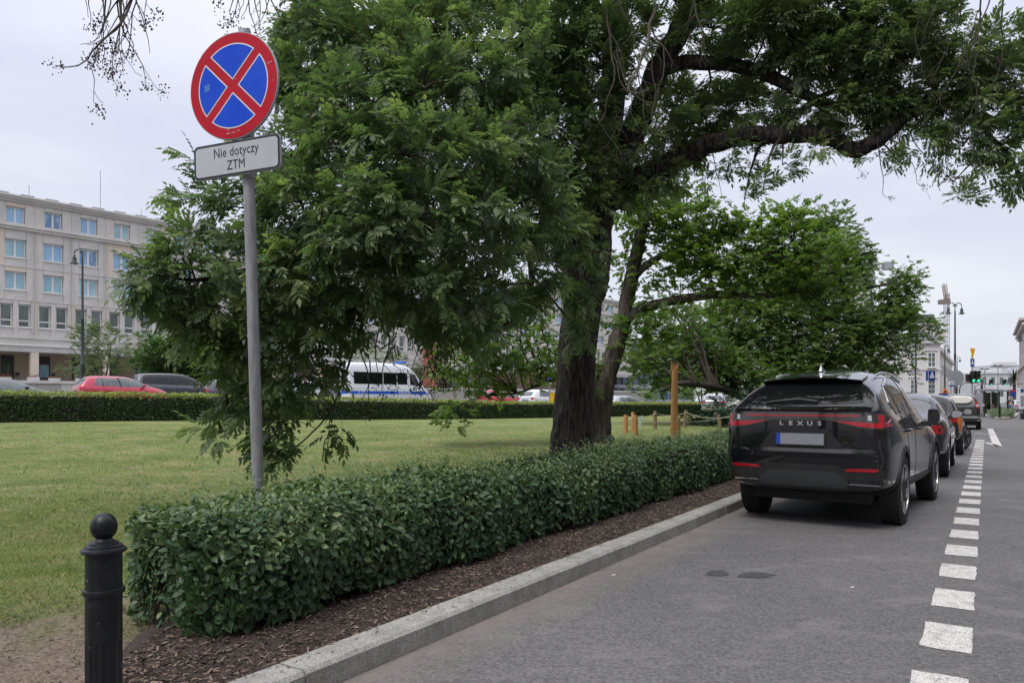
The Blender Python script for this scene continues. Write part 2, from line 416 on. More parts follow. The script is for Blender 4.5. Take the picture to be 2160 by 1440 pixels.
M['white_frame'] = pm('white_window_frame', (.68, .68, .67), (.6, .6, .6), 4, .5)
M['dark_frame'] = pm('dark_window_frame', (.03, .035, .035), None, 4, .5)
def glassm(name, c1, c2, sc, rough=.05):
    m, n, b = newmat(name); co = geo(n, (1, 1, .5))
    n.links.new(mix(n, ramp_(n, noise(n, sc, 2, .5, co), [(.45, 0.0), (.55, 1.0)]), c1, c2), b.inputs['Base Color'])
    b.inputs['Roughness'].default_value = rough; b.inputs['Specular IOR Level'].default_value = .9; return m
M['win_blue'] = glassm('blue_blind_glass', (.20, .38, .62), (.26, .44, .66), .5)
M['win_teal'] = glassm('teal_blind_glass', (.36, .52, .54), (.22, .40, .50), .5)
M['win_dark'] = glassm('dark_window_glass', (.035, .055, .05), (.08, .11, .10), .8)
M['office_glass'] = glassm('office_curtain_glass', (.05, .075, .11), (.10, .14, .19), .15)
M['steel_pale'] = pm('pale_crane_steel', (.30, .31, .33), None, 3, .6)
M['steel_rust'] = pm('brownish_crane_steel', (.20, .15, .13), None, 3, .6)
M['lamp_green'] = pm('lamp_post_paint', (.018, .030, .030), (.026, .038, .038), 6, .45)
def emitm(name, c, s):
    m, n, b = newmat(name); b.inputs['Base Color'].default_value = c + (1,); b.inputs['Emission Color'].default_value = c + (1,); b.inputs['Emission Strength'].default_value = s; return m
M['green_light'] = emitm('lit_green_signal', (.02, .85, .42), 1.1)
M['flower'] = pm('red_flowers', (.35, .03, .06), (.10, .10, .03), 40, .8)
M['box_white'] = pm('white_planter', (.6, .6, .6), None, 4, .6)
M['hydrant'] = pm('yellow_plastic', (.75, .42, .01), None, 4, .5)
M['skin'] = pm('skin', (.42, .25, .18), None, 4, .6)
M['cloth_black'] = pm('black_jacket', (.015, .016, .02), None, 12, .9)
M['jeans'] = pm('blue_jeans', (.05, .09, .18), None, 12, .9)

# ------------------------------------------------------------------ setting
def sheet(name, pts, z, mat, kind='structure', parent=None):
    me = bpy.data.meshes.new(name); me.from_pydata([(p[0], p[1], z) for p in pts], [], [tuple(range(len(pts)))]); me.update()
    o = link(name, me, mat, parent)
    if kind and parent is None: o['kind'] = kind
    return o
sheet('ground', [(-2500, -600), (2500, -600), (2500, 3000), (-2500, 3000)], -.03, M['paving'])
road = sheet('road', [UV(-30, -2.8), UV(-30, 14), UV(62, 14), UV(62, 60), UV(74, 60), UV(140, 14), UV(140, -3), UV(120, -60), UV(72, -60), UV(64, -2.8)], 0, M['asphalt'])

def grid_surface(name, x0, x1, y0, y1, step, inside, hf, mat, yexp=1.0):
    xs = []; nx = int((x1 - x0) / step) + 1; ny = int((y1 - y0) / step) + 1
    idx = {}; vs = []; fs = []
    def vid(i, j):
        if (i, j) not in idx:
            x = x0 + i * step; y = y0 + j * step
            x, y = clampf(x, y); idx[(i, j)] = len(vs); vs.append((x, y, hf(x, y)))
        return idx[(i, j)]
    def clampf(x, y):
        u, v = to_uv(x, y)
        if v > -3.0: v = -3.0; p = UV(u, v); return p.x, p.y
        return x, y
    for i in range(nx - 1):
        for j in range(ny - 1):
            xm = x0 + (i + .5) * step; ym = y0 + (j + .5) * step
            if inside(xm, ym, step): fs.append((vid(i, j), vid(i+1, j), vid(i+1, j+1), vid(i, j+1)))
    me = bpy.data.meshes.new(name); me.from_pydata(vs, [], fs); me.shade_smooth(); me.update()
    o = link(name, me, mat); o['kind'] = 'structure'; return o
def in_lawn(x, y, s):
    u, v = to_uv(x, y); return v < -3.0 + s * .7 and beyond(x, y) < 1.2 and -9 < u < 58
grid_surface('lawn', -45, 34, -4, 62, .5, in_lawn, lambda x, y: T(x, y) - .14 * sm((to_uv(x, y)[1] + 4.5) / .5) * sm((to_uv(x, y)[0] - 1.2) / 1.0), M['lawn'])
def in_far(x, y, s):
    u, v = to_uv(x, y); return v < -3.0 + s * .5 and u < 62 and (beyond(x, y) >= 1.2 - s or u > 57.5) and beyond(x, y) < 190
grid_surface('plaza', -150, 60, -20, 190, 2.0, in_far, lambda x, y: T(x, y) + (.0 if beyond(x, y) > 3 else -.05), M['paving'])

# kerb stones
kerb = bpy.data.objects.new('kerb', None); C.objects.link(kerb); kerb['kind'] = 'structure'
def kerb_stone(u0, u1, v1=-2.8, w=.2, top=.13):
    mb = MB(); a = .006; j = .004; dz = random.uniform(-.003, .003); dv = random.uniform(-.004, .004)
    prof = [(v1+dv, -.02), (v1+dv, top - .02+dz), (v1+dv - .02, top+dz), (v1 - w, top+dz), (v1 - w, -.02)]
    mb.prism(prof, lambda p: UV(u0 + a, p[0], p[1]), lambda p: UV(u1 - a, p[0], p[1]))
    return mb.build('kerb_stone', M['granite'], kerb)
uu = -.6
while uu < 62:
    L = 2.0 if uu < 5 else 1.0
    if abs(uu + .6) < .01: L = 3.1
    elif uu < 5: L = 2.9
    kerb_stone(uu, uu + L); uu += L

# mulch bed between kerb and hedge
def bedz(u, v): return .117 + .03 * sm((-3.0 - v) / .44) + .018 * mnoise.noise(Vector((u * 3, v * 3, 2))) + .012 * mnoise.noise(Vector((u * 11, v * 11, 5)))
vs = []; fs = []; nu = 300
for i in range(nu):
    u = -2 + i * .12
    for k in range(12):
        v = -3.0 - k * .11 * (.35 + .65 * sm((u - 1.6) / 1.0))
        p = UV(u, v); vs.append((p.x, p.y, bedz(u, v) - (0 if k < 11 else .09)))
        if i < nu - 1 and k < 11: a = i * 12 + k; fs.append((a, a + 12, a + 13, a + 1))
me = bpy.data.meshes.new('mulch_bed'); me.from_pydata(vs, [], fs); me.shade_smooth()
mo = link('mulch_bed', me, M['soil']); mo['kind'] = 'structure'
def chips(name, n, urange, vrange, mats, L=(.012, .045), zb=.135):
    u = urange[0] + (urange[1] - urange[0]) * RNG.random(n) ** 1.8; v = vrange[0] + (vrange[1] - vrange[0]) * RNG.random(n) * (.30 + .70 * np.clip((u - 1.5) / 1.0, 0, 1))
    pos = np.stack([DX * u + DY * v, DY * u - DX * v, np.array([bedz(a, b_) for a, b_ in zip(u, v)]) + .012 * RNG.random(n)], 1)
    bv = np.array([(-.5, -.12, 0), (.5, -.14, 0), (.45, .12, .02), (-.5, .13, 0), (0, 0, .13)]); bf = np.array([(0, 1, 4), (1, 2, 4), (2, 3, 4), (3, 0, 4)])
    a = RNG.random(n) * 6.28; D = np.stack([np.cos(a), np.sin(a), RNG.normal(0, .25, n)], 1)
    V, Fc, t = inst(bv, bf, pos, frames(D, RNG.normal(0, .4, n)), RNG.uniform(L[0], L[1], n), RNG.random(n))
    return np_mesh(name, V, Fc, mats, tint=t, kind='stuff')
M['chip'] = leafmat('bark_chip', (.020, .014, .012), (.052, .036, .030), (.25, .19, .15), 0, .9, (1, 1, 1))
chips('bark_mulch', 42000, (-.5, 26), (-3.0, -3.95), M['chip'], (.010, .042))
def scatter(name, n, ur, vr, z, L):
    u = ur[0] + (ur[1] - ur[0]) * RNG.random(n) ** 1.5; v = vr[0] + (vr[1] - vr[0]) * RNG.random(n) ** 1.6
    pos = np.stack([DX * u + DY * v, DY * u - DX * v, z + .003 * RNG.random(n)], 1); a = RNG.random(n) * 6.28
    bv = np.array([(-.5, -.12, 0), (.5, -.14, 0), (.45, .12, .02), (-.5, .13, 0), (0, 0, .13)]); bf = np.array([(0, 1, 4), (1, 2, 4), (2, 3, 4), (3, 0, 4)])
    V, Fc, t = inst(bv, bf, pos, frames(np.stack([np.cos(a), np.sin(a), RNG.normal(0, .05, n)], 1)), RNG.uniform(L[0], L[1], n), RNG.random(n)); np_mesh(name, V, Fc, M['chip'], tint=t, kind='stuff')
scatter('kerb_debris', 420, (1.5, 20), (-3.0, -2.83), .1335, (.006, .03)); scatter('gutter_grit', 900, (1.5, 20), (-2.79, -2.3), .001, (.004, .016)); scatter('soil_crumbs', 5200, (-.6, 3.4), (-3.35, -5.2), .137, (.008, .035)); scatter('gutter_grit', 300, (1.5, 12), (-2.5, 1.2), .001, (.004, .014))
# road markings
def patch(u0, u1, v0, v1, name='lane_dash', z=.004):
    pts = []
    for a, b_, n in (((u0, v0), (u1, v0), 6), ((u1, v0), (u1, v1), 6), ((u1, v1), (u0, v1), 6), ((u0, v1), (u0, v0), 6)):
        for i in range(n):
            t = i / n; pts.append(UV(a[0] + (b_[0]-a[0]) * t + random.uniform(-.006, .006), a[1] + (b_[1]-a[1]) * t + random.uniform(-.006, .006)))
    me = bpy.data.meshes.new(name); me.from_pydata([(p.x, p.y, z) for p in pts], [], [tuple(range(len(pts)))]); return link(name, me, M['paint'], road)
# dash spacing measured from the perspective of the row
u_first = to_uv(*G(1998, 1342.6)[:2])[0]
for k in range(-2, 27):
    uc = u_first + k * 1.036
    patch(uc - .285, uc + .285, -.335, -.075)
def line(p, q, wdt, name='bay_line'):
    a = G(*p); b_ = G(*q); d = (b_ - a); n_ = Vector((-d.y, d.x, 0)).normalized() * wdt / 2
    me = bpy.data.meshes.new(name); me.from_pydata([tuple(x + Vector((0, 0, .008))) for x in (a - n_, b_ - n_, b_ + n_, a + n_)], [], [(0, 1, 2, 3)]); link(name, me, M['paint'], road)
line((2088, 903), (2104, 941), .24); line((2058, 904.5), (2092, 903.5), .2); line((2057, 913), (2100, 917), .14); line((2080, 933), (2106, 941), .14)
# wet patches / repairs on the asphalt
M['damp'] = pm('damp_asphalt', (.035, .036, .04), (.07, .071, .076), 45, .7, .4, 200)
def blot(px, py, rx, ry, seed):
    pts = []
    for k in range(80):
        a = k / 80 * 6.283; r = 1 + .3 * mnoise.noise(Vector((math.cos(a) * 1.8 + seed, math.sin(a) * 1.8, seed))) + .30 * mnoise.noise(Vector((math.cos(a) * 5 + seed, math.sin(a) * 5, 0))) + .18 * mnoise.noise(Vector((math.cos(a) * 13 + seed, math.sin(a) * 13, 4)))
        p = G(px + rx * r * math.cos(a), py + ry * r * math.sin(a)); pts.append((p.x, p.y, .004))
    me = bpy.data.meshes.new('damp_patch'); me.from_pydata(pts, [], [tuple(reversed(range(80)))]); link('damp_patch', me, M['damp'], road)
blot(1513, 1209, 24, 6, 3.1); blot(1597, 1213, 36, 6, 9.2)
# ------------------------------------------------------------------ sign, bollard
def disc_mesh(r, n=64, cx=0, cz=0): return [(cx + r * math.cos(2*math.pi*k/n), cz + r * math.sin(2*math.pi*k/n)) for k in range(n)]
def flat(poly, y, th):
    mb = MB(); mb.prism(poly, lambda p: Vector((p[0], y, p[1])), lambda p: Vector((p[0], y + th, p[1]))); return mb
def text_mesh(txt, size, name='lettering', extrude=.0006, bold=0.0, space=1.0, align='CENTER'):
    cu = bpy.data.curves.new('t', 'FONT'); cu.body = txt; cu.size = size; cu.align_x = align; cu.align_y = 'CENTER'
    cu.extrude = extrude; cu.offset = bold; cu.space_character = space; cu.resolution_u = 3
    o = bpy.data.objects.new('t', cu); C.objects.link(o)
    bpy.context.view_layer.update()
    me = bpy.data.meshes.new_from_object(o.evaluated_get(bpy.context.evaluated_depsgraph_get())); me.name = name
    bpy.data.objects.remove(o); me.materials.clear(); return me
def place_text(txt, size, mat, parent, loc, rot=(R(90), 0, 0), **kw):
    o = link('lettering', text_mesh(txt, size, **kw), mat, parent); o.location = loc; o.rotation_euler = rot; return o

YS = 5.62
M['residue'] = pm('sticker_residue', (.02, .12, .55), (.05, .20, .50), 60, .6)
base = P(545, 1050, YS); top = P(516, 66, YS); gz = T(base.x, base.y)
ax = (top - base); b0 = base + ax * ((gz - .1 - base.z) / ax.z)
sg = thing('road_sign', 'round blue and red no stopping sign on a leaning grey pole behind the near hedge', 'road sign', b0)
mb = MB(); pts = [(b0 + (top - b0) * t) - b0 for t in (0, .2, .4, .6, .8, 1)]
mb.tube(pts, .043, 20); mb.build('pole', M['galv'], sg, smooth=True)
mb = MB(); mb.tube([top - b0 - Vector((0, 0, .035)), top - b0 + Vector((0, 0, .004))], [.046, .045], 20); mb.build('pole_cap', M['sign_back'], sg, smooth=True)
tx = Vector((.943, -.334, 0)); fn = Vector((-.334, -.943, 0))       # in-plane axis, facing direction
lean = ax.normalized()
def signframe(px, py):
    c = P(px, py, YS) - b0
    Mx = Matrix.Identity(4); zz = (lean - fn * lean.dot(fn)).normalized()
    xx = (-fn).cross(zz)
    # local x -> right as seen, y -> away from viewer, z -> up
    for i in range(3): Mx[i][0] = xx[i]; Mx[i][1] = -fn[i]; Mx[i][2] = zz[i]; Mx[i][3] = c[i]
    return Mx
def part_at(mb, name, mat, parent, Mx, **kw):
    o = mb.build(name, mat, parent, **kw); o.matrix_local = Mx; return o
MF = signframe(506, 190)
off = Vector((0, -.055, 0))
def poly_off(mb, dy):
    mb.v = [(x, y + dy, z) for x, y, z in mb.v]; return mb
rd = .40
part_at(poly_off(flat(disc_mesh(rd, 96), 0, .022), -.075), 'sign_plate', M['sign_back'], sg, MF)
part_at(poly_off(flat(disc_mesh(rd * .985, 96), 0, .0025), -.0775), 'sign_face', M['sign_red'], sg, MF)
def sector(k, r, b):
    # region of a disc right/up/left/below, kept b away from both diagonals
    a0 = math.asin(b / r); pts = []
    st, en = math.pi / 4 + a0, 3 * math.pi / 4 - a0
    pts.append((0, b * math.sqrt(2)))
    for i in range(25):
        t = st + (en - st) * i / 24; pts.append((r * math.cos(t), r * math.sin(t)))
    c, s_ = math.cos(k * math.pi / 2), math.sin(k * math.pi / 2)
    return [(x * c - y * s_, x * s_ + y * c) for x, y in pts]
for k in range(4):
    part_at(poly_off(flat(sector(k, rd * .795, rd * .082), 0, .001), -.0787), 'white_border', M['sign_white'], sg, MF)
    part_at(poly_off(flat(sector(k, rd * .772, rd * .105), 0, .001), -.0799), 'blue_field', M['sign_blue'], sg, MF)
def rrect(w, h, r, n=6):
    pts = []
    for cx, cz, a0 in ((w/2-r, h/2-r, 0), (-w/2+r, h/2-r, 90), (-w/2+r, -h/2+r, 180), (w/2-r, -h/2+r, 270)):
        for i in range(n + 1):
            a = R(a0 + 90 * i / n); pts.append((cx + r * math.cos(a), cz + r * math.sin(a)))
    return pts
MP = signframe(512, 339)
pw, ph = .79, .262
part_at(poly_off(flat(rrect(pw, ph, .04), 0, .018), -.073), 'lower_plate', M['sign_back'], sg, MP)
part_at(poly_off(flat(rrect(pw - .006, ph - .006, .038), 0, .001), -.0742), 'plate_border', M['letter'], sg, MP)
part_at(poly_off(flat(rrect(pw - .04, ph - .04, .028), 0, .001), -.0754), 'plate_face', M['sign_grey'], sg, MP)
for txt, dz in (('Nie dotyczy', .050), ('ZTM', -.052)):
    me = text_mesh(txt, .097, bold=0, space=1.04); o = link('lettering', me, M['letter'], sg)
    o.matrix_local = MP @ Matrix.Translation((0, -.0763, dz)) @ Matrix.Rotation(R(90), 4, 'X') @ Matrix.Diagonal((.84, 1.05, 1, 1))
for (sx, sz, sw, sh_, an) in ((-.235, .02, .05, .06, 8), ):
    q = [(sx - sw/2, sz - sh_/2), (sx + sw/2, sz - sh_/2 + .01), (sx + sw*.45, sz + sh_/2), (sx - sw/2, sz + sh_*.4)]
    part_at(poly_off(flat(q, 0, .0004), -.0804), 'sticker_residue', M['residue'], sg, MF)
for (sx, sz, L_, an) in ((-.05, -.352, .035, 4), (.0, -.35, .03, 6), (.045, -.344, .025, 7), (.335, .115, .04, 12), (-.28, .28, .06, 55), (.03, .045, .006, 0), (.36, -.02, .005, 0), (-.31, .25, .005, 80), (-.05, -.32, .02, 100)):
    c_, s_ = math.cos(R(an)), math.sin(R(an)); hw = .0016
    q = [(sx - c_*L_/2 + s_*hw, sz - s_*L_/2 - c_*hw), (sx + c_*L_/2 + s_*hw, sz + s_*L_/2 - c_*hw), (sx + c_*L_/2 - s_*hw, sz + s_*L_/2 + c_*hw), (sx - c_*L_/2 - s_*hw, sz - s_*L_/2 + c_*hw)]
    part_at(poly_off(flat(q, 0, .0004), -.0804), 'scratch', M['sign_white'], sg, MF)
for py in (95, 285, 372):
    c = P(508 if py < 200 else 525, py, YS)
    t_ = (c.z - b0.z) / ax.z; c = b0 + ax * t_
    mb = MB(); mb.tube([c - b0 - lean * .02, c - b0 + lean * .02], .049, 20); mb.build('clamp', M['galv'], sg, smooth=True)

bp = P(219, 1080, 3.05); gzb = T(bp.x, bp.y)
bo = thing('bollard', 'black ball topped iron bollard standing at the near end of the hedge', 'bollard', (bp.x, bp.y, gzb - .02))
hh = bp.z - gzb + .02
bo.scale = (.88, .88, 1)
mb = MB(); fl = []
prof = [(.083, -.1), (.083, .02), (.078, .03), (.078, hh - .54), (.078, hh - .345), (.0785, hh - .335)]
mb.lathe([(.0785, -.1), (.0785, hh - .52)], 32, flute=(-1, 9)); mb.lathe([(.0785, hh - .52), (.0785, hh - .155)], 32)
mb.build('shaft', M['black_paint'], bo, smooth=True)
mb = MB(); mb.lathe([(.079, hh - .335), (.088, hh - .332), (.091, hh - .322), (.088, hh - .312), (.079, hh - .309)], 36); mb.build('ring', M['black_paint'], bo, smooth=True)
mb = MB(); mb.lathe([(.079, hh - .165), (.094, hh - .162), (.097, hh - .155), (.094, hh - .147), (.082, hh - .143), (.079, hh - .134), (.066, hh - .131), (.062, hh - .122), (.047, hh - .117), (.036, hh - .108), (.033, hh - .098)], 36)
mb.build('collar', M['black_paint'], bo, smooth=True)
mb = MB(); rb = .0585; mb.lathe([(max(.004, rb * math.sin(a)), hh - rb - rb * .98 * math.cos(a)) for a in [R(x) for x in range(25, 181, 10)] + [R(179.5)]], 36)
mb.build('ball', M['black_paint'], bo, smooth=True)

# ------------------------------------------------------------------ near hedge
def noise3(x, y, z): return mnoise.noise(Vector((x, y, z)))
hedge = thing('near_hedge', 'low dark green hedge of broad leaves running beside the kerb in front', 'hedge', UV(2.5, -4.0, .13))
hl = Vector(hedge.location)
def hedge_shape(u, a, ztop=None):
    """point and outward normal on the hedge surface; a in 0..1 goes from the road foot over the top to the lawn foot"""
    H = .60 + .09 * noise3(u * .9, 3, 0) + .05 * noise3(u * 3.3, 1, 0) + .02 * (u > 12)
    f = .36 * (1 - .05 * noise3(u * .8, 0, 0))
    vc = -4.05
    wd = .47 + .12 * noise3(u * 1.1, a * 3, 1) + .08 * (1 - sm((u - 2.4) / 2.2)) + .06 * noise3(u * 3.1, a * 6, 4)
    ang = math.pi * a
    cs, sn = math.cos(ang), math.sin(ang)
    e = .42
    if cs > 0: wd += .08
    v = vc + wd * math.copysign(abs(cs) ** e, cs); z = .07 + (H + .05 * noise3(u * 2.3, a * 5, 9)) * abs(sn) ** e
    if z < .28: v = vc + (v - vc) * (.93 + .07 * z / .28)
    z += max(0, .08 * noise3(u * 1.3, 8, 0)) * (1 - min(1, z / .35)) if v > vc else 0
    nv, nz = math.copysign(abs(cs) ** 1.2, cs), abs(sn) ** 1.2 * 1.0
    if a > .2 and a < .8: nz += .3
    return v, z, nv, nz
HU0, HU1 = 2.45, 36.0
# core
vs = []; fs = []; nu, na = 120, 14
for i in range(nu):
    u = HU0 + .16 + (HU1 - HU0) * i / (nu - 1)
    for k in range(na):
        v, z, _, _ = hedge_shape(u, k / (na - 1)); vc = -4.05
        s_ = (.70 if i else .3) * (1 if 0 < k < na - 1 else .45)
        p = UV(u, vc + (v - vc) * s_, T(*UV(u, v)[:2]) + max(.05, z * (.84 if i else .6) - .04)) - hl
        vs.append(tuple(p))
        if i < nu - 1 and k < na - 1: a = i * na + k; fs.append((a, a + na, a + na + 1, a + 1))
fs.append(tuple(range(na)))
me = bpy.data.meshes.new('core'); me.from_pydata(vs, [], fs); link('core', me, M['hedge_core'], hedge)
# stems near the ground
mb = MB()
for i in range(260):
    u = HU0 + .1 + (18) * random.random() ** 1.5; v = -4.05 + random.uniform(-.3, .38)
    p = UV(u, v, T(*UV(u, v)[:2])) - hl
    q = p + Vector((random.uniform(-.1, .1), random.uniform(-.1, .1), random.uniform(.25, .45)))
    mb.tube([p, (p + q) / 2 + Vector((random.uniform(-.03, .03), 0, 0)), q], [.006, .005, .003], 4, False)
mb.build('stems', M['twig'], hedge, kind='stuff')
# ovate leaf, folded along the midrib and curved down
LV = np.array([(0, 0, 0), (.28, .24, .05), (.28, -.24, .05), (.62, .25, .03), (.62, -.25, .03), (1, 0, -.12), (.32, 0, 0), (.66, 0, -.03)])
LF = np.array([(0, 6, 1), (0, 2, 6), (1, 6, 3), (6, 7, 3), (2, 4, 6), (6, 4, 7), (3, 7, 5), (7, 4, 5)])
def hedge_leaves(n, ulo, uhi, size, gen):
    pos = []; Dn = []; tint = []
    for i in range(n):
        u = ulo + (uhi - ulo) * random.random()
        end = (random.random() < gen and ulo < 3)
        if random.random() < .62: a = math.asin((random.random() * .999) ** 2.38) / math.pi
        else: a = math.acos(math.copysign(abs(c_ := random.uniform(-.75, 1)) ** 2.38, c_)) / math.pi
        v, z, nv, nz = hedge_shape(u, a); vc = -4.05
        nu_ = 0
        d = max(0, random.gauss(.0, .06)) if random.random() < .75 else random.uniform(.05, .25)
        if end:
            a = random.random(); u0 = HU0 + .05 * noise3(a * 5, 1, 2) + .06
            v, z, nv, nz = hedge_shape(u0, a); rr = random.random() ** .5
            v = vc + (v - vc) * rr; z *= (.35 + .65 * rr) if random.random() < .3 else random.random() ** .7
            u = u0 + d + .18 * rr ** 3; nu_ = -1.2; nv *= rr; nz *= .35
        else:
            u += -nu_ * d
            L_ = math.hypot(nv, nz) + 1e-6
            v -= nv / L_ * d; z -= nz / L_ * d
            e_ = max(0, 1 - (u - HU0) / .22)
            if e_ > 0: v = vc + (v - vc) * (1 - .35 * e_ * e_); z *= 1 - .12 * e_ * e_
        z = max(z, .03)
        p = UV(u, v, T(*UV(u, v)[:2]) + z)
        nrm = UV(nu_, nv, nz)
        pos.append(p); Dn.append(nrm)
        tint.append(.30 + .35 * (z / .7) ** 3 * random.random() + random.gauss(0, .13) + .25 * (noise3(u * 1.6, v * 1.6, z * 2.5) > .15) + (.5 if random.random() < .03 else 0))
    pos = np.array(pos); Nn = np.array(Dn, float)
    Nn += RNG.normal(0, .45, Nn.shape); Nn /= np.linalg.norm(Nn, axis=1, keepdims=True)
    Dd = RNG.normal(0, .8, Nn.shape); Dd[:, 2] -= .45
    Dd -= Nn * np.sum(Dd * Nn, 1, keepdims=True)
    Dd += Nn * .25
    rot = frames(Dd, RNG.normal(0, .25, n), up=Nn)
    return pos, rot, size * RNG.uniform(.6, 1.2, n), np.clip(np.array(tint), 0, 1)
hp = []
specs = [(14000, HU0, 5.2, .064, .16), (14000, 5.2, 10, .064, 0), (11000, 10, 17, .072, 0), (9000, 17, HU1, .10, 0)]
allp = []
for sp_ in specs:
    allp.append(hedge_leaves(*sp_))
pos, rot, sc_, ti = [np.concatenate([a[i] for a in allp]) for i in range(4)]
# upright young shoots
def shoots(n, ulo, uhi):
    P_, R_, S_, T_ = [], [], [], []
    for i in range(n):
        u = ulo + (uhi - ulo) * random.random(); a = random.uniform(.3, .72) if random.random() < .8 else random.uniform(.05, .3)
        v, z, nv, nz = hedge_shape(u, a); g_ = T(*UV(u, v)[:2])
        L = random.uniform(.06, .24); d = Vector((random.gauss(0, .3), random.gauss(0, .3), 1)).normalized()
        b_ = UV(u, v, g_ + z - .03)
        for k in range(7):
            p = b_ + d * L * (k + .5) / 7; aa = k * 2.4 + random.random()
            dd = Vector((math.cos(aa), math.sin(aa), .9)).normalized()
            P_.append(p); R_.append(dd); S_.append(random.uniform(.024, .046)); T_.append(random.uniform(.55, 1.0))
    P_ = np.array(P_); return P_, frames(np.array(R_, float)), np.array(S_), np.array(T_)
a_, b_, c_, d_ = shoots(1500, HU0 + .1, 16)
dist = np.hypot(pos[:, 0], pos[:, 1])
front = (pos[:, 0] * -DY * 0 + 1) > 0
# the 300 leaves that show largest: near, on the outside of the road face
score = dist + RNG.random(len(dist)) * .6 + (sc_ < .05) * 9
near = np.argsort(score)[:300]; rest = np.setdiff1d(np.arange(len(pos)), near)
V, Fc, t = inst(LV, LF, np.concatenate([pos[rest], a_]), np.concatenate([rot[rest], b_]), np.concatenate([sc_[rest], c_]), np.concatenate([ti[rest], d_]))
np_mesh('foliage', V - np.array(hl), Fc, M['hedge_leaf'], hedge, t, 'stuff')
def leafmesh(name, bv, bf, tint, mat):
    me = bpy.data.meshes.new(name); me.from_pydata([tuple(x) for x in bv], [], [tuple(int(i) for i in f) for f in bf])
    at = me.attributes.new('tint', 'FLOAT', 'POINT'); at.data.foreach_set('value', np.full(len(bv), tint, dtype=np.float32) if np.ndim(tint) == 0 else np.asarray(tint, dtype=np.float32))
    me.materials.append(mat); return me
lms = [leafmesh('leaf', LV, LF, x, M['hedge_leaf']) for x in (.15, .3, .4, .55, .8)]
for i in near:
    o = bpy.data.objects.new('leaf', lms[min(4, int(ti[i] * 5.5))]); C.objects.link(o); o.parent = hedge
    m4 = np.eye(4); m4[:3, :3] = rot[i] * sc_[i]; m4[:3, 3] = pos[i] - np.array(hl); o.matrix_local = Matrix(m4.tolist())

# ------------------------------------------------------------------ far clipped hedge
fh = thing('clipped_hedge', 'long clipped box hedge across the far side of the lawn before the street', 'hedge', (H0[0], H0[1], T(*H0)))
fl_ = Vector(fh.location)
def fhp(s, q): x = H0[0] + HD[0] * s - HD[1] * q; y = H0[1] + HD[1] * s + HD[0] * q; return x, y
def fh_top(s): return 1.17 - .28 * sm((s - 0) / 36) + .03 * noise3(s * .8, 0, 0)
L0, L1 = -9, 43
mb = MB()
nseg = 60
vs = []; fs = []
for i in range(nseg + 1):
    s = L0 + (L1 - L0) * i / nseg
    for q, zz in ((-.35, 0), (-.38, .86), (.38, .86), (.35, 0)):
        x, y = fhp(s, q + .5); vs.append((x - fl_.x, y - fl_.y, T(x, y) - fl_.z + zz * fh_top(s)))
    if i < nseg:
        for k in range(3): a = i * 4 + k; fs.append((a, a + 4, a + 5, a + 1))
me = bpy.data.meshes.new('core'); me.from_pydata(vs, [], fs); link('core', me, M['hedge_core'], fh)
n = 62000
s = L0 + (L1 - L0) * RNG.random(n); face = RNG.random(n)
pos = np.zeros((n, 3)); tin = np.zeros(n); Nn = np.zeros((n, 3))
for i in range(n):
    ht = fh_top(s[i])
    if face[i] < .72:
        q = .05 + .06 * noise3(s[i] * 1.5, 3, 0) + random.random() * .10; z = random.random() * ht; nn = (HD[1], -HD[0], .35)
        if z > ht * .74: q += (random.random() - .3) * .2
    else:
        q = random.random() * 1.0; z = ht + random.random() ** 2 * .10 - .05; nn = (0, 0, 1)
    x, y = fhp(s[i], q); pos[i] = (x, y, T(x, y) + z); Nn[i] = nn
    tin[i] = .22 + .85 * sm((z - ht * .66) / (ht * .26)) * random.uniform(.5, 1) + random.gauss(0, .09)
Nn += RNG.normal(0, .5, Nn.shape); Dd = RNG.normal(0, 1, Nn.shape)
QV = np.array([(0, 0, 0), (.5, .3, 0), (1, 0, -.1), (.5, -.3, 0)]); QF = np.array([(0, 1, 2), (0, 2, 3)])
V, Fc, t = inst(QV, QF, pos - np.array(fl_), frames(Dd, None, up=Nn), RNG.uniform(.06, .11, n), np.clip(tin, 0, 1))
np_mesh('foliage', V, Fc, M['far_hedge_leaf'], fh, t, 'stuff')

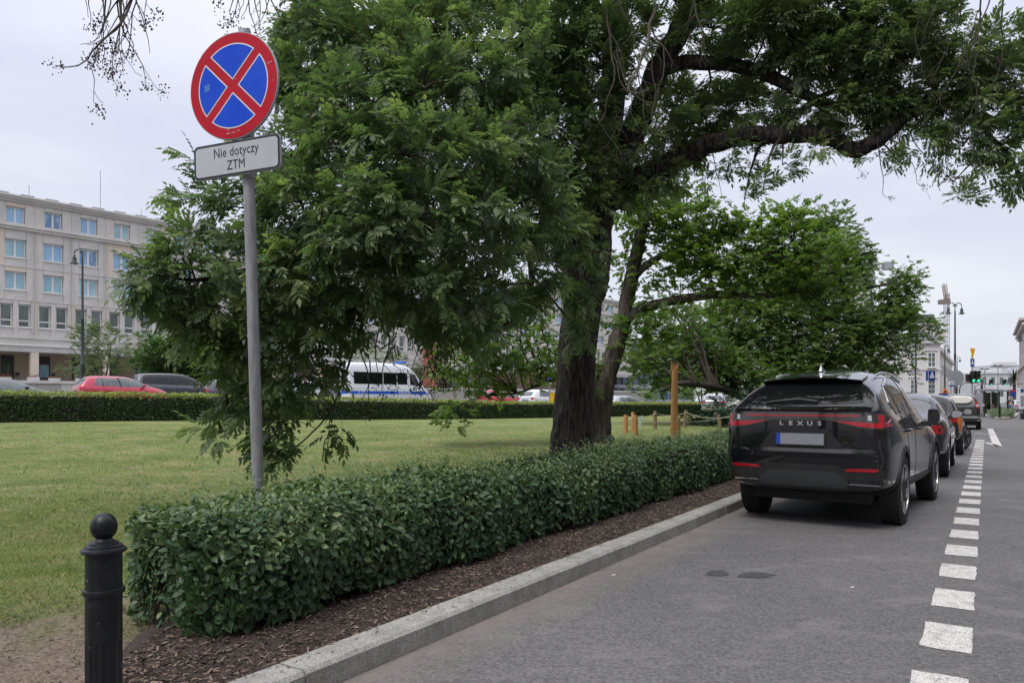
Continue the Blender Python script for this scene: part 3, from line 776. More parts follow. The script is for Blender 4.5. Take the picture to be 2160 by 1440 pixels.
# ------------------------------------------------------------------ grass blades
def grass(n, ylo, yhi, xfun, L, wd, pw=1.6):
    yy = ylo + (yhi - ylo) * RNG.random(n) ** pw
    xx = np.array([xfun(a) for a in yy]); x = xx[:, 0] + (xx[:, 1] - xx[:, 0]) * RNG.random(n)
    keep = []; z = []; tn = []
    for i in range(n):
        u, v = to_uv(x[i], yy[i])
        if v > -3.62 or beyond(x[i], yy[i]) > .2: continue
        if -4.5 < v and u > 2.5: continue
        dd = math.hypot(x[i] + 2.3, yy[i] - 2.7)
        c = noise3(x[i] * 1.4, yy[i] * 1.4, 0)
        if dd < 1.75 + .8 * c and (noise3(x[i] * 4, yy[i] * 4, 6) < .28 or random.random() < .5) and random.random() < .97: continue
        keep.append(i); z.append(T(x[i], yy[i]) - .005)
        if yy[i] < 8 and pw == 1.2 and random.random() > (yy[i] - 5) / 3: keep.pop(); z.pop(); continue
        tn.append(.36 + .30 * noise3(x[i] * .33, yy[i] * .33, 7) + .8 * max(0, noise3(x[i] * 1.3, yy[i] * 1.3, 3) - .08) - .3 * max(0, noise3(x[i] * .8 + 9, yy[i] * .8, 5)) + random.gauss(0, .14) + (.35 if random.random() < .10 else 0))
    k = np.array(keep); pos = np.stack([x[k], yy[k], np.array(z)], 1); m = len(k)
    D = RNG.normal(0, .8, (m, 3)); D[:, 2] = 1
    bv = np.array([(0, -.5 * wd, 0), (0, .5 * wd, 0), (.6, .33 * wd, .06), (1, 0, .25), (.6, -.33 * wd, .06)]); bf = np.array([(0, 1, 2), (0, 2, 4), (4, 2, 3)])
    sc = RNG.uniform(L[0], L[1], m) * (1 + .6 * np.clip([noise3(p[0] * 1.9, p[1] * 1.9, 1) for p in pos], 0, 1))
    return inst(bv, bf, pos, frames(D, RNG.random(m) * 6.28, up=(1, 0, 0)), sc, np.clip(np.array(tn), 0, 1))
g1 = grass(110000, 2.4, 10.0, lambda y: (-.72 * y - .3, -.72 * y + y * .9), (.018, .045), .10, 1.3)
g2 = grass(90000, 5, 28, lambda y: (-.74 * y, .30 * y + 1), (.02, .05), .20, 1.2)
V, Fc, t = join([g1, g2])
tag(np_mesh('grass', V, Fc, M['grass'], None, t, 'stuff'), 'short uneven grass blades covering the park lawn', 'grass')
# tiny white clover heads
n = 260; Yc = 6 + 22 * RNG.random(n); Xc = -.7 * Yc + Yc * .75 * RNG.random(n)
mb = MB(); ok = []
for i in range(n):
    u, v = to_uv(Xc[i], Yc[i])
    if v < -4.6 and beyond(Xc[i], Yc[i]) < -.2: ok.append((Xc[i], Yc[i], T(Xc[i], Yc[i]) + .05))
pos = np.array(ok); n = len(pos)
V, Fc, t = inst(np.array([(0, 0, 0), (1, 0, 0), (.5, .8, 0), (.5, .3, .9)]), np.array([(0, 1, 3), (1, 2, 3), (2, 0, 3), (0, 2, 1)]), pos, frames(RNG.normal(0, 1, (n, 3))), RNG.uniform(.012, .022, n), np.zeros(n))
tag(np_mesh('clover_flowers', V, Fc, M['sign_white'], None, t, 'stuff'), 'tiny white clover flowers scattered over the lawn', 'flowers')
# ------------------------------------------------------------------ trees
def crv(pts, n=6):
    """Catmull-Rom through (x,y,z,r) control points"""
    P_ = [np.array(p, float) for p in pts]; P_ = [2 * P_[0] - P_[1]] + P_ + [2 * P_[-1] - P_[-2]]; out = []
    for i in range(1, len(P_) - 2):
        a, b, c, d = P_[i-1:i+3]
        for k in range(n):
            t = k / n; out.append(.5 * ((2*b) + (-a + c) * t + (2*a - 5*b + 4*c - d) * t*t + (-a + 3*b - 3*c + d) * t**3))
    out.append(P_[-2]); return np.array(out)
def limb_pts(path, wob=0.0, n=6):
    c = []
    for q in path:
        p = P(q[0], q[1], q[2]); c.append((p.x, p.y, p.z, q[3]))
    o = crv(c, n)
    if wob:
        for i in range(1, len(o)):
            w_ = wob * o[i, 3]; o[i, 0] += w_ * noise3(i * .7, o[0, 0], 1); o[i, 2] += w_ * noise3(i * .7, 5, o[0, 0])
    return o
def limb_mesh(mb, o, n=10, origin=Vector((0, 0, 0)), rough=0.0):
    k = len(mb.v); mb.tube([Vector(p[:3]) - origin for p in o], [max(.002, p[3]) for p in o], n, True)
    if rough:
        for i in range(len(o)):
            c = Vector(o[i][:3]) - origin
            for j in range(n):
                v = Vector(mb.v[k + i * n + j]); f = 1 + rough * noise3(math.cos(j / n * 6.283) * 2.2, math.sin(j / n * 6.283) * 2.2, i * .25) + rough * .5 * noise3(j * 1.7, i * .9, 3)
                mb.v[k + i * n + j] = tuple(c + (v - c) * f)

# ---- compound leaf and sprays of the big ash
def leaflet(p, d, up, L, wd):
    d = d / np.linalg.norm(d); s = np.cross(up, d); s /= np.linalg.norm(s) + 1e-9; u_ = np.cross(d, s)
    return np.array([p, p + d * L * .42 + s * wd - u_ * L * -.05, p + d * L * .42 - s * wd + u_ * L * .05, p + d * L - u_ * L * .12, p + d * L * .42 - u_ * L * .03])
def make_leaf(rs, npair=4, L=.235, ll=.082, lw=.0185):
    V = []; Fc = []
    rb = rs.uniform(.15, .45); sidec = rs.normal(0, .12)
    def rach(t): return np.array([t * L * (1 - .1 * rb * t), sidec * L * t * t, .06 * L * t - rb * L * t * t])
    def add(p, d, up, l, w_):
        b = len(V); V.extend(leaflet(p, d, up, l, w_)); Fc.extend([(b + 0, b + 4, b + 1), (b + 0, b + 2, b + 4), (b + 4, b + 3, b + 1), (b + 4, b + 2, b + 3)])
    for k in range(npair):
        t = .30 + .62 * k / (npair - .2); p = rach(t); tan = rach(t + .02) - p; tan /= np.linalg.norm(tan)
        for sg_ in (-1, 1):
            d = tan * .62 + np.array([0, sg_, -.12 + rs.normal(0, .12)]) * .9
            l = ll * (.8 + .35 * math.sin(math.pi * (k + 1) / (npair + 1))) * rs.uniform(.88, 1.1)
            add(p, d, np.array([0, 0, 1.]) + np.array([0, -sg_ * .25, 0]), l, lw * l / ll * rs.uniform(.9, 1.15))
    p = rach(.99); tan = p - rach(.9); add(p, tan, np.array([0, 0, 1.]), ll * 1.1, lw * 1.1)
    # rachis
    b = len(V); a0, a1, a2 = rach(0), rach(.5), rach(1); e_ = np.array([0, .0018, 0])
    V.extend([a0 - e_, a0 + e_, a1 - e_, a1 + e_, a2]); Fc.extend([(b, b + 1, b + 3), (b, b + 3, b + 2), (b + 2, b + 3, b + 4)])
    return np.array(V), np.array(Fc)
rs = np.random.default_rng(3)
LEAVES = [make_leaf(rs, npair=rs.integers(4, 6)) for _ in range(5)]
def rotm(d, up=(0, 0, 1), roll=0.):
    return frames(np.array([d], float), np.array([roll]), up=np.array([up], float))[0]
def make_spray(rs):
    mats = []                                  # (leaf index, rotation, position, scale, tint)
    TL = .22
    for k in range(8):
        t = (k // 2 + .4) / 4.2; a = (k % 2) * math.pi + (k // 2) * math.pi / 2 + rs.normal(0, .25)
        el = rs.uniform(.15, .75) if k < 6 else rs.uniform(.7, 1.1)
        d = np.array([math.sin(el) * 1.0 + .25, math.cos(el) * math.cos(a), math.cos(el) * math.sin(a) * .75 + .15])
        if k >= 7: d = np.array([1, rs.normal(0, .2), .15])
        mats.append((int(rs.integers(0, 5)), rotm(d, roll=rs.normal(0, .35)), np.array([TL * t, 0, 0]), rs.uniform(.75, 1.1), rs.normal(0, .05) + (.22 if k >= 6 else 0)))
    return mats
SPRAYS = [make_spray(rs) for _ in range(8)]
def spray_geo(sp):
    V = []; Fc = []; Tt = []; b = 0
    for li, Rm, p, s_, tn in sp:
        v, f = LEAVES[li]; V.append((v * s_) @ Rm.T + p); Fc.append(f + b); Tt.append(np.full(len(v), tn)); b += len(v)
    v = np.array([(-.1, -.003, 0), (-.1, .003, 0), (.22, 0, .002), (-.1, 0, .004)]); V.append(v); Fc.append(np.array([(0, 1, 2), (1, 3, 2), (3, 0, 2)]) + b); Tt.append(np.full(4, -.3))
    return np.concatenate(V), np.concatenate(Fc), np.concatenate(Tt)
SG = [spray_geo(s_) for s_ in SPRAYS]

trunk_base = P(1207, 985, 14); tz = T(trunk_base.x, trunk_base.y)
ash = thing('ash_tree', 'huge old ash tree with a thick dark furrowed trunk behind the near hedge', 'tree', (trunk_base.x, trunk_base.y, tz))
AO = Vector(ash.location)
mb = MB()
tr = limb_pts([(1203, 1012, 14, .64), (1206, 985, 14, .50), (1208, 945, 14, .435), (1212, 860, 14, .385), (1217, 750, 14, .36), (1228, 650, 14, .37), (1237, 560, 14, .45), (1246, 480, 14, .40), (1262, 400, 14, .36), (1276, 330, 13.9, .26)], .1, 6)
limb_mesh(mb, tr, 28, AO, .10)
# root flare
for j in range(28):
    pass
mb.build('trunk', M['bark'], ash, smooth=True)
LIMBS = {
 'A': [(1262, 410, 14, .30), (1280, 300, 13.8, .25), (1293, 200, 13.6, .23), (1298, 100, 13.5, .21), (1290, 0, 13.4, .19), (1270, -150, 13.3, .15), (1230, -330, 13.2, .08)],
 'B': [(1262, 420, 14, .28), (1312, 340, 13.9, .25), (1348, 250, 13.8, .24), (1388, 150, 13.6, .22), (1440, 50, 13.4, .20), (1480, -30, 13.2, .17), (1540, -200, 12.8, .10), (1600, -330, 12.5, .05)],
 'C': [(1385, 150, 13.6, .14), (1450, 133, 13.4, .13), (1540, 136, 13.1, .12), (1620, 160, 12.8, .11), (1690, 196, 12.5, .09), (1760, 222, 12.3, .06), (1840, 240, 12.1, .03)],
 'D': [(1262, 440, 14, .26), (1330, 390, 13.9, .24), (1420, 345, 13.6, .20), (1490, 307, 13.3, .175), (1560, 291, 13.0, .16), (1640, 286, 12.7, .15), (1720, 284, 12.5, .14), (1768, 298, 12.3, .135), (1803, 316, 12.2, .13), (1850, 296, 12.0, .12), (1900, 255, 11.9, .11), (1960, 212, 11.8, .10), (2040, 198, 11.6, .075), (2130, 210, 11.4, .05), (2230, 240, 11.2, .03)],
 'D2': [(2040, 200, 11.6, .05), (2060, 240, 11.5, .045), (2085, 285, 11.4, .04), (2130, 330, 11.3, .03), (2160, 400, 11.2, .02), (2170, 470, 11.2, .01)],
 'D3': [(1650, 286, 12.6, .08), (1690, 235, 12.5, .06), (1740, 200, 12.4, .05), (1800, 185, 12.2, .03)],
 'E': [(1262, 340, 14, .22), (1205, 180, 13.6, .20), (1145, 92, 13.1, .18), (1078, 18, 12.6, .17), (1000, -90, 12.0, .13), (900, -200, 11, .08), (780, -280, 10, .05)],
 'E2': [(1145, 92, 13.1, .12), (1000, 100, 11.6, .09), (860, 90, 10, .07), (740, 60, 9, .05), (640, 50, 8.5, .03)],
 'F': [(1235, 540, 14, .20), (1170, 500, 13.3, .15), (1110, 485, 12.6, .13), (1000, 470, 11.2, .10), (850, 485, 9.4, .08), (700, 530, 8.3, .055), (560, 560, 7.7, .035), (430, 590, 7.3, .02), (330, 580, 7.1, .01)],
 'G': [(1262, 410, 14, .18), (1180, 350, 12.9, .15), (1080, 320, 11.8, .12), (950, 270, 10.2, .09), (820, 260, 9, .06), (700, 290, 8.2, .04), (610, 330, 8, .02)],
 'H': [(850, 485, 9.4, .035), (790, 600, 8.8, .022), (745, 740, 8.5, .014), (700, 860, 8.3, .010), (650, 920, 8.2, .008), (600, 960, 8.1, .01)],
 'I': [(1110, 485, 12.6, .07), (1120, 600, 11.8, .05), (1060, 690, 10.8, .035), (960, 720, 10, .02), (900, 700, 9.6, .01)],
 'J': [(560, 560, 7.7, .03), (520, 680, 7.8, .025), (470, 760, 7.9, .018), (480, 850, 8.0, .014), (500, 920, 8.0, .01)],
 'K': [(1298, 60, 13.5, .1), (1200, -40, 12, .09), (1050, -140, 10.5, .07), (850, -200, 9, .05), (600, -200, 8, .04), (420, -150, 7.5, .025), (300, -100, 7.2, .02)],
}
LP = {}
for k in LIMBS:
    o = limb_pts(LIMBS[k], .25, 6); LP[k] = o; mb = MB(); limb_mesh(mb, o, 14 if o[0, 3] > .1 else 8, AO, .10 if o[0, 3] > .1 else .0)
    mb.build('limb', M['bark'], ash, smooth=True)
ALL = np.concatenate(list(LP.values()))

# crown: clumps of sprays (px, py, distance, half width px, half height px, half depth m, cover)
CL = [
 # front, left mass
 (690,60,8.8,95,85,.5,2.2),(790,110,8.4,100,90,.5,2.2),(900,60,8.9,110,80,.5,2.2),(770,210,7.6,100,65,.4,1.6),(890,190,8.0,110,80,.5,2.2),(1010,170,8.6,110,90,.5,2.2),(1080,90,9.6,90,60,.5,1.0),
 (660,190,8.6,80,90,.5,2.2),(640,300,8.2,70,70,.4,2.0),(740,330,7.6,100,80,.5,2.2),(860,330,7.4,110,80,.5,2.2),(980,330,7.8,110,80,.5,2.2),(1090,330,8.8,90,90,.5,2.2),(1160,400,10,60,80,.5,1.8),
 (440,360,8.2,30,35,.3,1.0),(430,440,8.2,55,55,.4,1.7),(520,440,7.9,80,70,.5,2.2),(640,430,7.5,90,80,.5,2.2),(760,450,7.0,100,80,.5,2.2),(880,460,7.2,100,80,.5,2.2),(1000,460,7.6,100,80,.5,2.2),(1110,460,9.0,90,70,.5,2.2),
 (325,578,7.1,68,26,.3,3.2),(300,604,7.1,42,18,.3,2.4),(375,600,7.3,60,35,.4,2.2),(405,535,7.4,55,38,.4,2.0),(370,680,7.8,45,26,.3,1.3),(440,715,7.8,50,36,.4,1.4),(400,560,7.3,60,45,.4,1.9),(430,640,7.5,85,70,.5,2.2),(540,560,7.4,90,70,.5,2.2),(660,560,7.3,90,70,.5,2.2),(780,570,7.4,90,70,.5,2.2),(900,580,7.4,95,70,.5,2.2),(1020,590,7.8,80,65,.5,2.0),
 (350,655,7.6,50,30,.3,1.6),(480,720,7.8,70,55,.4,2.0),(570,680,7.7,90,70,.5,2.2),(690,660,7.8,70,60,.5,1.9),(600,780,7.9,80,60,.4,1.8),(520,800,8.0,60,50,.4,1.8),(690,760,7.9,45,45,.3,1.0),(790,650,8.0,60,40,.4,1.1),(880,660,8.2,70,40,.4,.9),(980,680,8.0,60,40,.4,1.4),(1040,650,8.2,50,40,.4,1.4),
 (470,850,8.0,40,34,.3,1.2),(540,860,8.0,45,40,.4,1.3),(460,915,7.9,38,20,.3,1.3),(590,925,8.0,55,45,.3,1.9),(625,870,8.1,60,35,.3,1.4),(700,890,8.2,35,22,.3,1.0),(610,965,7.9,45,18,.3,1.4),
 # sprays on the trunk
 (1225,590,12.6,42,45,.3,1.6),(1215,640,12.8,40,35,.3,1.4),(1222,700,12.9,38,42,.3,1.5),(1150,560,11.5,50,60,.4,1.5),(1110,640,11,50,40,.4,1.4),(1190,490,12,55,60,.4,2.0),(1235,430,12.8,45,50,.4,1.8),(1262,330,12.9,40,60,.4,1.7),(1240,520,12.9,36,40,.3,1.2),(1290,210,12.9,36,60,.4,1.3),(1400,250,13,50,40,.4,1.2),(1350,300,13,40,40,.4,1.3),
 (960,710,9,60,34,.4,1.6),(840,690,8.6,60,34,.4,1.2),(740,700,8.6,50,40,.4,1.3),(1050,720,9.6,50,34,.4,1.3),(920,640,8.6,90,45,.5,1.9),(1090,600,9.8,70,60,.5,1.9),(830,600,9.2,110,60,.6,1.7),(1010,640,9.6,90,50,.5,1.8),(640,620,9.2,100,60,.6,1.8),(500,640,8.9,90,60,.6,1.6),
 # behind, left
 (780,150,11.5,200,160,.8,1.6),(980,300,11.5,200,180,.8,1.5),(760,400,10.5,260,160,.8,1.6),(900,520,10.5,230,90,.7,1.1),(600,620,9.5,170,90,.6,1.6),(560,740,9.2,110,80,.5,1.5),(1140,250,12.6,110,160,.6,2.2),(1210,360,12.8,60,110,.5,1.8),(1190,80,12.6,100,90,.6,1.6),(1060,20,12.0,120,50,.5,1.0),(640,120,10.5,70,110,.6,1.6),(960,20,11,200,80,.8,1.4),(1180,180,13,90,120,.5,1.8),
 # above the frame
 (900,-120,10,330,110,1.2,1.3),(1300,-140,12,250,110,1.2,1.3),(1700,-110,12,300,90,1.2,1.3),(1980,-80,11,160,70,1,1.0),
 # right half
 (1260,120,12.9,55,130,.4,2.3),(1330,60,13.6,60,70,.5,2.1),(1420,-10,13.2,70,60,.6,2.6),(1500,60,13.2,90,60,.6,3.0),(1540,150,13.4,80,50,.6,1.8),(1620,60,12.6,100,75,.7,3.9),(1700,110,12.4,90,70,.6,3.5),(1740,30,12.2,110,60,.7,3.9),(1850,60,12.0,100,70,.6,3.5),(1790,130,12.2,100,50,.6,3.5),(1900,130,11.8,90,50,.6,3.3),(1960,60,11.6,70,60,.6,2.3),(2030,120,11.4,60,50,.5,1.9),(2110,90,11.2,70,60,.5,1.6),(2100,160,11.3,80,50,.5,2.4),(2010,180,11.6,80,40,.5,2.4),
 (1420,220,13.8,60,50,.5,2.3),(1480,240,13.9,80,50,.6,2.8),(1560,220,13.4,70,40,.6,2.3),(1450,300,13.9,60,40,.5,2.3),(1380,330,13.9,60,50,.5,2.6),(1640,220,12.9,60,35,.5,2.1),(1700,240,12.6,60,35,.5,2.6),(1780,230,12.4,80,35,.5,3.0),(1860,210,12.0,70,40,.5,2.8),(1930,240,11.9,60,40,.5,2.4),(1820,275,12.2,60,25,.4,2.1),
 (1990,240,11.7,60,40,.5,2.4),(2060,220,11.5,60,40,.5,2.3),(2130,230,11.3,50,50,.5,2.4),(1950,290,11.8,60,35,.4,1.6),(2030,310,11.5,60,50,.4,1.8),(2120,290,11.3,50,50,.5,2.1),(2140,370,11.2,35,45,.4,2.1),(2060,355,11.4,35,30,.3,1.4),
 (1335,400,13.6,60,30,.4,1.8),(1400,370,13.4,60,30,.4,1.9),(1550,310,13,45,20,.3,1.6),(1590,330,12.9,45,18,.3,1.4),(1720,308,12.4,25,12,.2,1.8),(1650,348,12.6,26,16,.2,2.3),(1745,318,12.4,26,14,.2,2.1),(1850,330,12.0,35,14,.2,1.8),(1900,345,11.9,30,14,.2,1.6),(1560,345,12.9,40,14,.3,1.2),
 (1610,398,12.5,26,12,.2,2.3),(1570,420,12.8,28,16,.2,1.8),(2030,425,11.5,26,14,.2,2.4),(2010,385,11.6,30,14,.2,1.4),(1500,370,13.2,40,20,.3,1.2),
]
sp_pos = []; sp_rot = []; sp_sc = []; sp_t = []; sp_i = []
mbw = MB(); crown_c = Vector((trunk_base.x, trunk_base.y + .5, 6.5))
for (px, py, Y, rx, ry, rz, cov) in CL:
    c = P(px, py, Y); ax_, az_ = rx / F * Y, ry / F * Y
    nsp = max(2, int(cov * math.pi * rx * ry / (8 * 250 * (7.5 / Y) ** 2)))
    # a bough from the nearest limb
    dd = np.linalg.norm(ALL[:, :3] - np.array(c), axis=1) + (ALL[:, 3] > .22) * .8; j = int(np.argmin(dd)); q = Vector(ALL[j, :3])
    L = (c - q).length
    if L > .25:
        mid = (q + c) / 2 + Vector((random.gauss(0, .08), random.gauss(0, .08), .10 * L)) 
        r0 = min(ALL[j, 3] * .6, .012 + .012 * L)
        pts = crv([tuple(q) + (r0,), tuple(mid) + (r0 * .75,), tuple(c) + (r0 * .4,)], 4); limb_mesh(mbw, pts, 6, AO)
    br = []
    nb = max(2, nsp // 4)
    for k in range(nb):
        a = random.random() * 6.283; b_ = random.uniform(-.8, 1)
        e_ = Vector((math.cos(a) * ax_ * .75, math.sin(a) * rz * .75 , az_ * .7 * b_)); e = c + e_
        mid = (c + e) / 2 + Vector((0, 0, .05)); pts = crv([tuple(c) + (.009,), tuple(mid) + (.007,), tuple(e) + (.004,)], 3); limb_mesh(mbw, pts, 4, AO)
        br.append(e)
    for k in range(nsp):
        while True:
            o = Vector((random.uniform(-1, 1), random.uniform(-1, 1), random.uniform(-1, 1)))
            if .15 < o.length < 1: break
        o *= (.6 + .4 * random.random())
        p = c + Vector((o.x * ax_, o.y * rz, o.z * az_))
        od = (p - crown_c).normalized(); lo = Vector((o.x, o.y * .8, o.z)).normalized()
        d = lo * .7 + od * .7 + Vector((random.gauss(0, .35), random.gauss(0, .35), random.gauss(.12, .3)))
        if py > 820: d.z -= .4
        sp_pos.append(p); sp_rot.append(d.normalized()); sp_sc.append(random.uniform(.75, 1.12)); sp_i.append(random.randrange(8))
        sp_t.append(.42 + random.gauss(0, .11) + .25 * (noise3(p.x * 1.1, p.y * 1.1, p.z * 1.1) > .18) * random.random() + (.16 if px > 1300 else 0))  # right half of the crown tinted lighter, backlight put into leaf colour
mbw.build('boughs', M['twig'], ash, kind='stuff')
sp_pos = np.array(sp_pos); sp_t = np.array(sp_t); sp_sc = np.array(sp_sc); sp_i = np.array(sp_i)
sp_R = frames(np.array([tuple(r) for r in sp_rot]), RNG.normal(0, .4, len(sp_rot)))
print('ash sprays', len(sp_pos))
dist = np.linalg.norm(sp_pos - np.array((0, 0, EYE)), axis=1); ppx = CX + F * sp_pos[:, 0] / sp_pos[:, 1]; ppy = HZ - F * (sp_pos[:, 2] - EYE) / sp_pos[:, 1]
inn = (ppx > 0) & (ppx < 2160) & (ppy > 0) & (ppy < 1440)
order = np.argsort(dist + (~inn) * 99); near = order[:37]; rest = order[37:]
parts = []
for k in range(8):
    m = rest[sp_i[rest] == k]
    if len(m): parts.append(inst(SG[k][0], SG[k][1], sp_pos[m] - np.array(AO), sp_R[m], sp_sc[m], sp_t[m], SG[k][2]))
V, Fc, t = join(parts); print('ash tris', len(Fc))
np_mesh('foliage', V, Fc, M['ash_leaf'], ash, np.clip(t, 0, 1), 'stuff')
TL_ = (.15, .3, .4, .5, .7)
alms = [[leafmesh('leaf', LEAVES[k][0], LEAVES[k][1], x, M['ash_leaf']) for x in TL_] for k in range(5)]
for i in near:
    for li, Rm, p, s_, tn in SPRAYS[sp_i[i]]:
        m4 = np.eye(4); m4[:3, :3] = sp_R[i] @ Rm * (s_ * sp_sc[i]); m4[:3, 3] = sp_R[i] @ (p * sp_sc[i]) + sp_pos[i] - np.array(AO)
        tt = sp_t[i] + tn; o = bpy.data.objects.new('leaf', alms[li][int(np.argmin([abs(tt - x) for x in TL_]))]); C.objects.link(o); o.parent = ash; o.matrix_local = Matrix(m4.tolist())

# bare hanging twigs with dark seed clusters
def seedcluster(c, r, n, out_):
    for k in range(n):
        out_.append(c + Vector((random.gauss(0, r), random.gauss(0, r), random.gauss(0, r))))
seeds = []
def hang(mb, px, py, Y, L, r=.008, curl=.5, side=0, seedp=.6, depth=0):
    p = P(px, py, Y) if not isinstance(px, Vector) else px
    d = Vector((side, 0, -1)); pts = [p]; n = max(5, int(L / .09)); rr = [r]
    ph = random.random() * 6
    for k in range(n):
        d = (d + Vector((math.sin(ph + k * .9) * .12 + random.gauss(0, .12), random.gauss(0, .1), random.gauss(-.05, .06)))).normalized()
        if k > n * .75: d = (d + Vector((curl * .45, 0, .35))).normalized()
        p = p + d * (L / n); pts.append(p); rr.append(max(.0022, r * (1 - .75 * (k + 1) / n)))
        if depth < 2 and random.random() < .22 and k > 1 and k < n - 2:
            hang(mb, p, 0, 0, L * random.uniform(.2, .45), rr[-1] * .75, random.choice((-1, 1)) * .9, random.choice((-1, 1)) * random.uniform(.4, 1.1), seedp, depth + 1)
    mb.tube([q - AO for q in pts], rr, 5, False)
    if random.random() < seedp: seedcluster(p, .035, 26, seeds)
mb = MB()
for (px, py, Y, L, r, c_) in [(300,-60,6.6,1.30,.015,-.6),(292,-60,6.6,1.15,.009,.5),(205,-60,6.8,.62,.009,-.9),(190,-60,6.7,.5,.008,-.9),(225,-60,6.5,.8,.010,-.9),(260,-60,6.7,1.05,.010,-.8),(310,-60,6.7,.5,.007,.7),(275,-60,6.5,.7,.009,-.5),(490,-60,7,.45,.008,-.7),(530,-60,6.9,.7,.009,.6),(555,-60,6.9,.68,.009,-.5),(296,-60,6.6,.9,.008,-.8),(235,-60,6.7,.75,.008,-.9),(270,-60,6.7,.85,.009,-.7),(245,-60,6.6,.95,.009,-.9),(180,-60,6.7,.40,.007,-.8),(535,-60,6.9,.62,.009,-.7),(500,-60,6.9,.55,.008,-.9),(575,-60,6.9,.6,.008,.4),(262,-60,6.6,.75,.011,-.8),(255,-40,6.5,.62,.007,.5),(215,-60,6.7,.50,.008,-.9),(285,-60,6.6,.6,.007,.7),
      (520,-60,6.9,.52,.009,.5),(545,-60,6.9,.55,.008,-.6),(505,-60,6.9,.38,.007,-.8),(560,-60,6.9,.48,.008,.5),(480,-60,7,.32,.007,-.9)]:
    hang(mb, px, py, Y, L, r, c_)
mb.build('hanging_twigs', M['twig'], ash, kind='stuff')
mb = MB()
for (px, py, Y, L, r, c_) in [(870,640,8.4,.95,.012,.6),(880,650,8.4,1.0,.010,-.7),(850,660,8.4,.7,.009,-.5),(800,690,8.3,.75,.009,-.7),(760,740,8.3,.75,.009,-.5),(925,680,8.4,.85,.009,.6),(780,760,8.2,.6,.008,.8),(820,700,8.3,.75,.010,.7),(900,690,8.4,.6,.009,-.8),(945,700,8.6,.7,.009,.6),(560,760,8.2,.7,.01,.6),(1140,690,10.6,.9,.010,.7),(1030,700,10,.7,.01,-.8),(1100,700,10.5,.8,.01,-.9)]:
    hang(mb, px, py, Y, L, r, c_, random.uniform(-.3, .3), .95)
for (px, py, Y, L, r, c_) in [(2030,-30,9.5,1.5,.010,.5),(1930,-30,9.8,1.3,.009,-.4),(2070,-30,9.5,1.9,.012,.6),(2120,-30,9.3,1.7,.012,.7),(2090,-20,9.4,2.3,.010,.3),(1985,-30,9.6,1.2,.008,-.5),(1780,290,12.1,.7,.008,1.2),(1850,300,11.8,1.0,.010,1.4),(1880,290,11.8,1.1,.009,1.4),(1920,280,11.7,1.2,.010,1.2),(1500,320,13,1.0,.009,1.),(1440,360,13,1.0,.010,1.2),(1480,400,13,.9,.008,-.9),(1550,330,12.8,.6,.007,.9)]:
    hang(mb, px, py, Y, L, r, c_, .5 if px < 1950 and py > 0 else 0, .3)
mb.build('hanging_twigs', M['twig'], ash, kind='stuff')
mb = MB()
for (px, py, Y, L, r, c_) in [(1280,20,12.2,2.4,.020,-.5),(1300,-20,12.2,2.0,.016,.5),(1385,10,12,2.2,.030,.5),(1370,60,12.1,1.9,.018,.6),(1400,100,12,1.2,.012,.9),(1300,100,12.2,1.6,.014,-.4),(1345,140,12,1.1,.012,.4),(1455,-30,12,1.3,.022,.3)]:
    hang(mb, px, py, Y, L, r, c_, random.uniform(-.15, .15), 0)
mb.build('dead_twigs', M['twig_pale'], ash, kind='stuff')
for l in LEAVES[:0]: pass
sd_ = np.array([tuple(x) for x in seeds]); n = len(sd_)
V, Fc, t = inst(np.array([(0, 0, 0), (1, .3, 0), (1, -.3, 0), (.6, 0, .5), (.5, 0, -.5)]), np.array([(0, 1, 3), (0, 3, 2), (1, 2, 3), (0, 4, 1), (0, 2, 4), (1, 4, 2)]), sd_ - np.array(AO), frames(RNG.normal(0, 1, (n, 3))), RNG.uniform(.012, .024, n), np.zeros(n))
np_mesh('seed_clusters', V, Fc, M['twig'], ash, t, 'stuff')

# ---- other trees: sprigs of simple leaves
def make_sprig(rs, nl=9, ll=.5, lw=.19, L=1.0, droop=.3):
    V = []; Fc = []; Tt = []
    for k in range(nl):
        t = .15 + .85 * k / (nl - 1); p = np.array([t * L, 0, .05 * t - droop * .3 * t * t]); a = (k % 2) * math.pi + rs.normal(0, .5); d = np.array([.6, math.cos(a), .3 * math.sin(a) - droop + rs.normal(0, .2)]) if k < nl - 1 else np.array([1, 0, -droop])
        d /= np.linalg.norm(d); s_ = np.cross([0, 0, 1], d) + rs.normal(0, .25, 3); s_ /= np.linalg.norm(s_); l = ll * rs.uniform(.75, 1.15)
        b = len(V); V.extend([p, p + d * l * .45 + s_ * lw * l / ll, p + d * l, p + d * l * .45 - s_ * lw * l / ll]); Fc.extend([(b, b + 1, b + 2), (b, b + 2, b + 3)]); Tt.extend([rs.normal(0, .06)] * 4)
    return np.array(V), np.array(Fc), np.array(Tt)
SPRIGS = [make_sprig(rs) for _ in range(6)]
SPRIG_FINE = [make_sprig(rs, 11, .36, .09, 1.0, .35) for _ in range(6)]
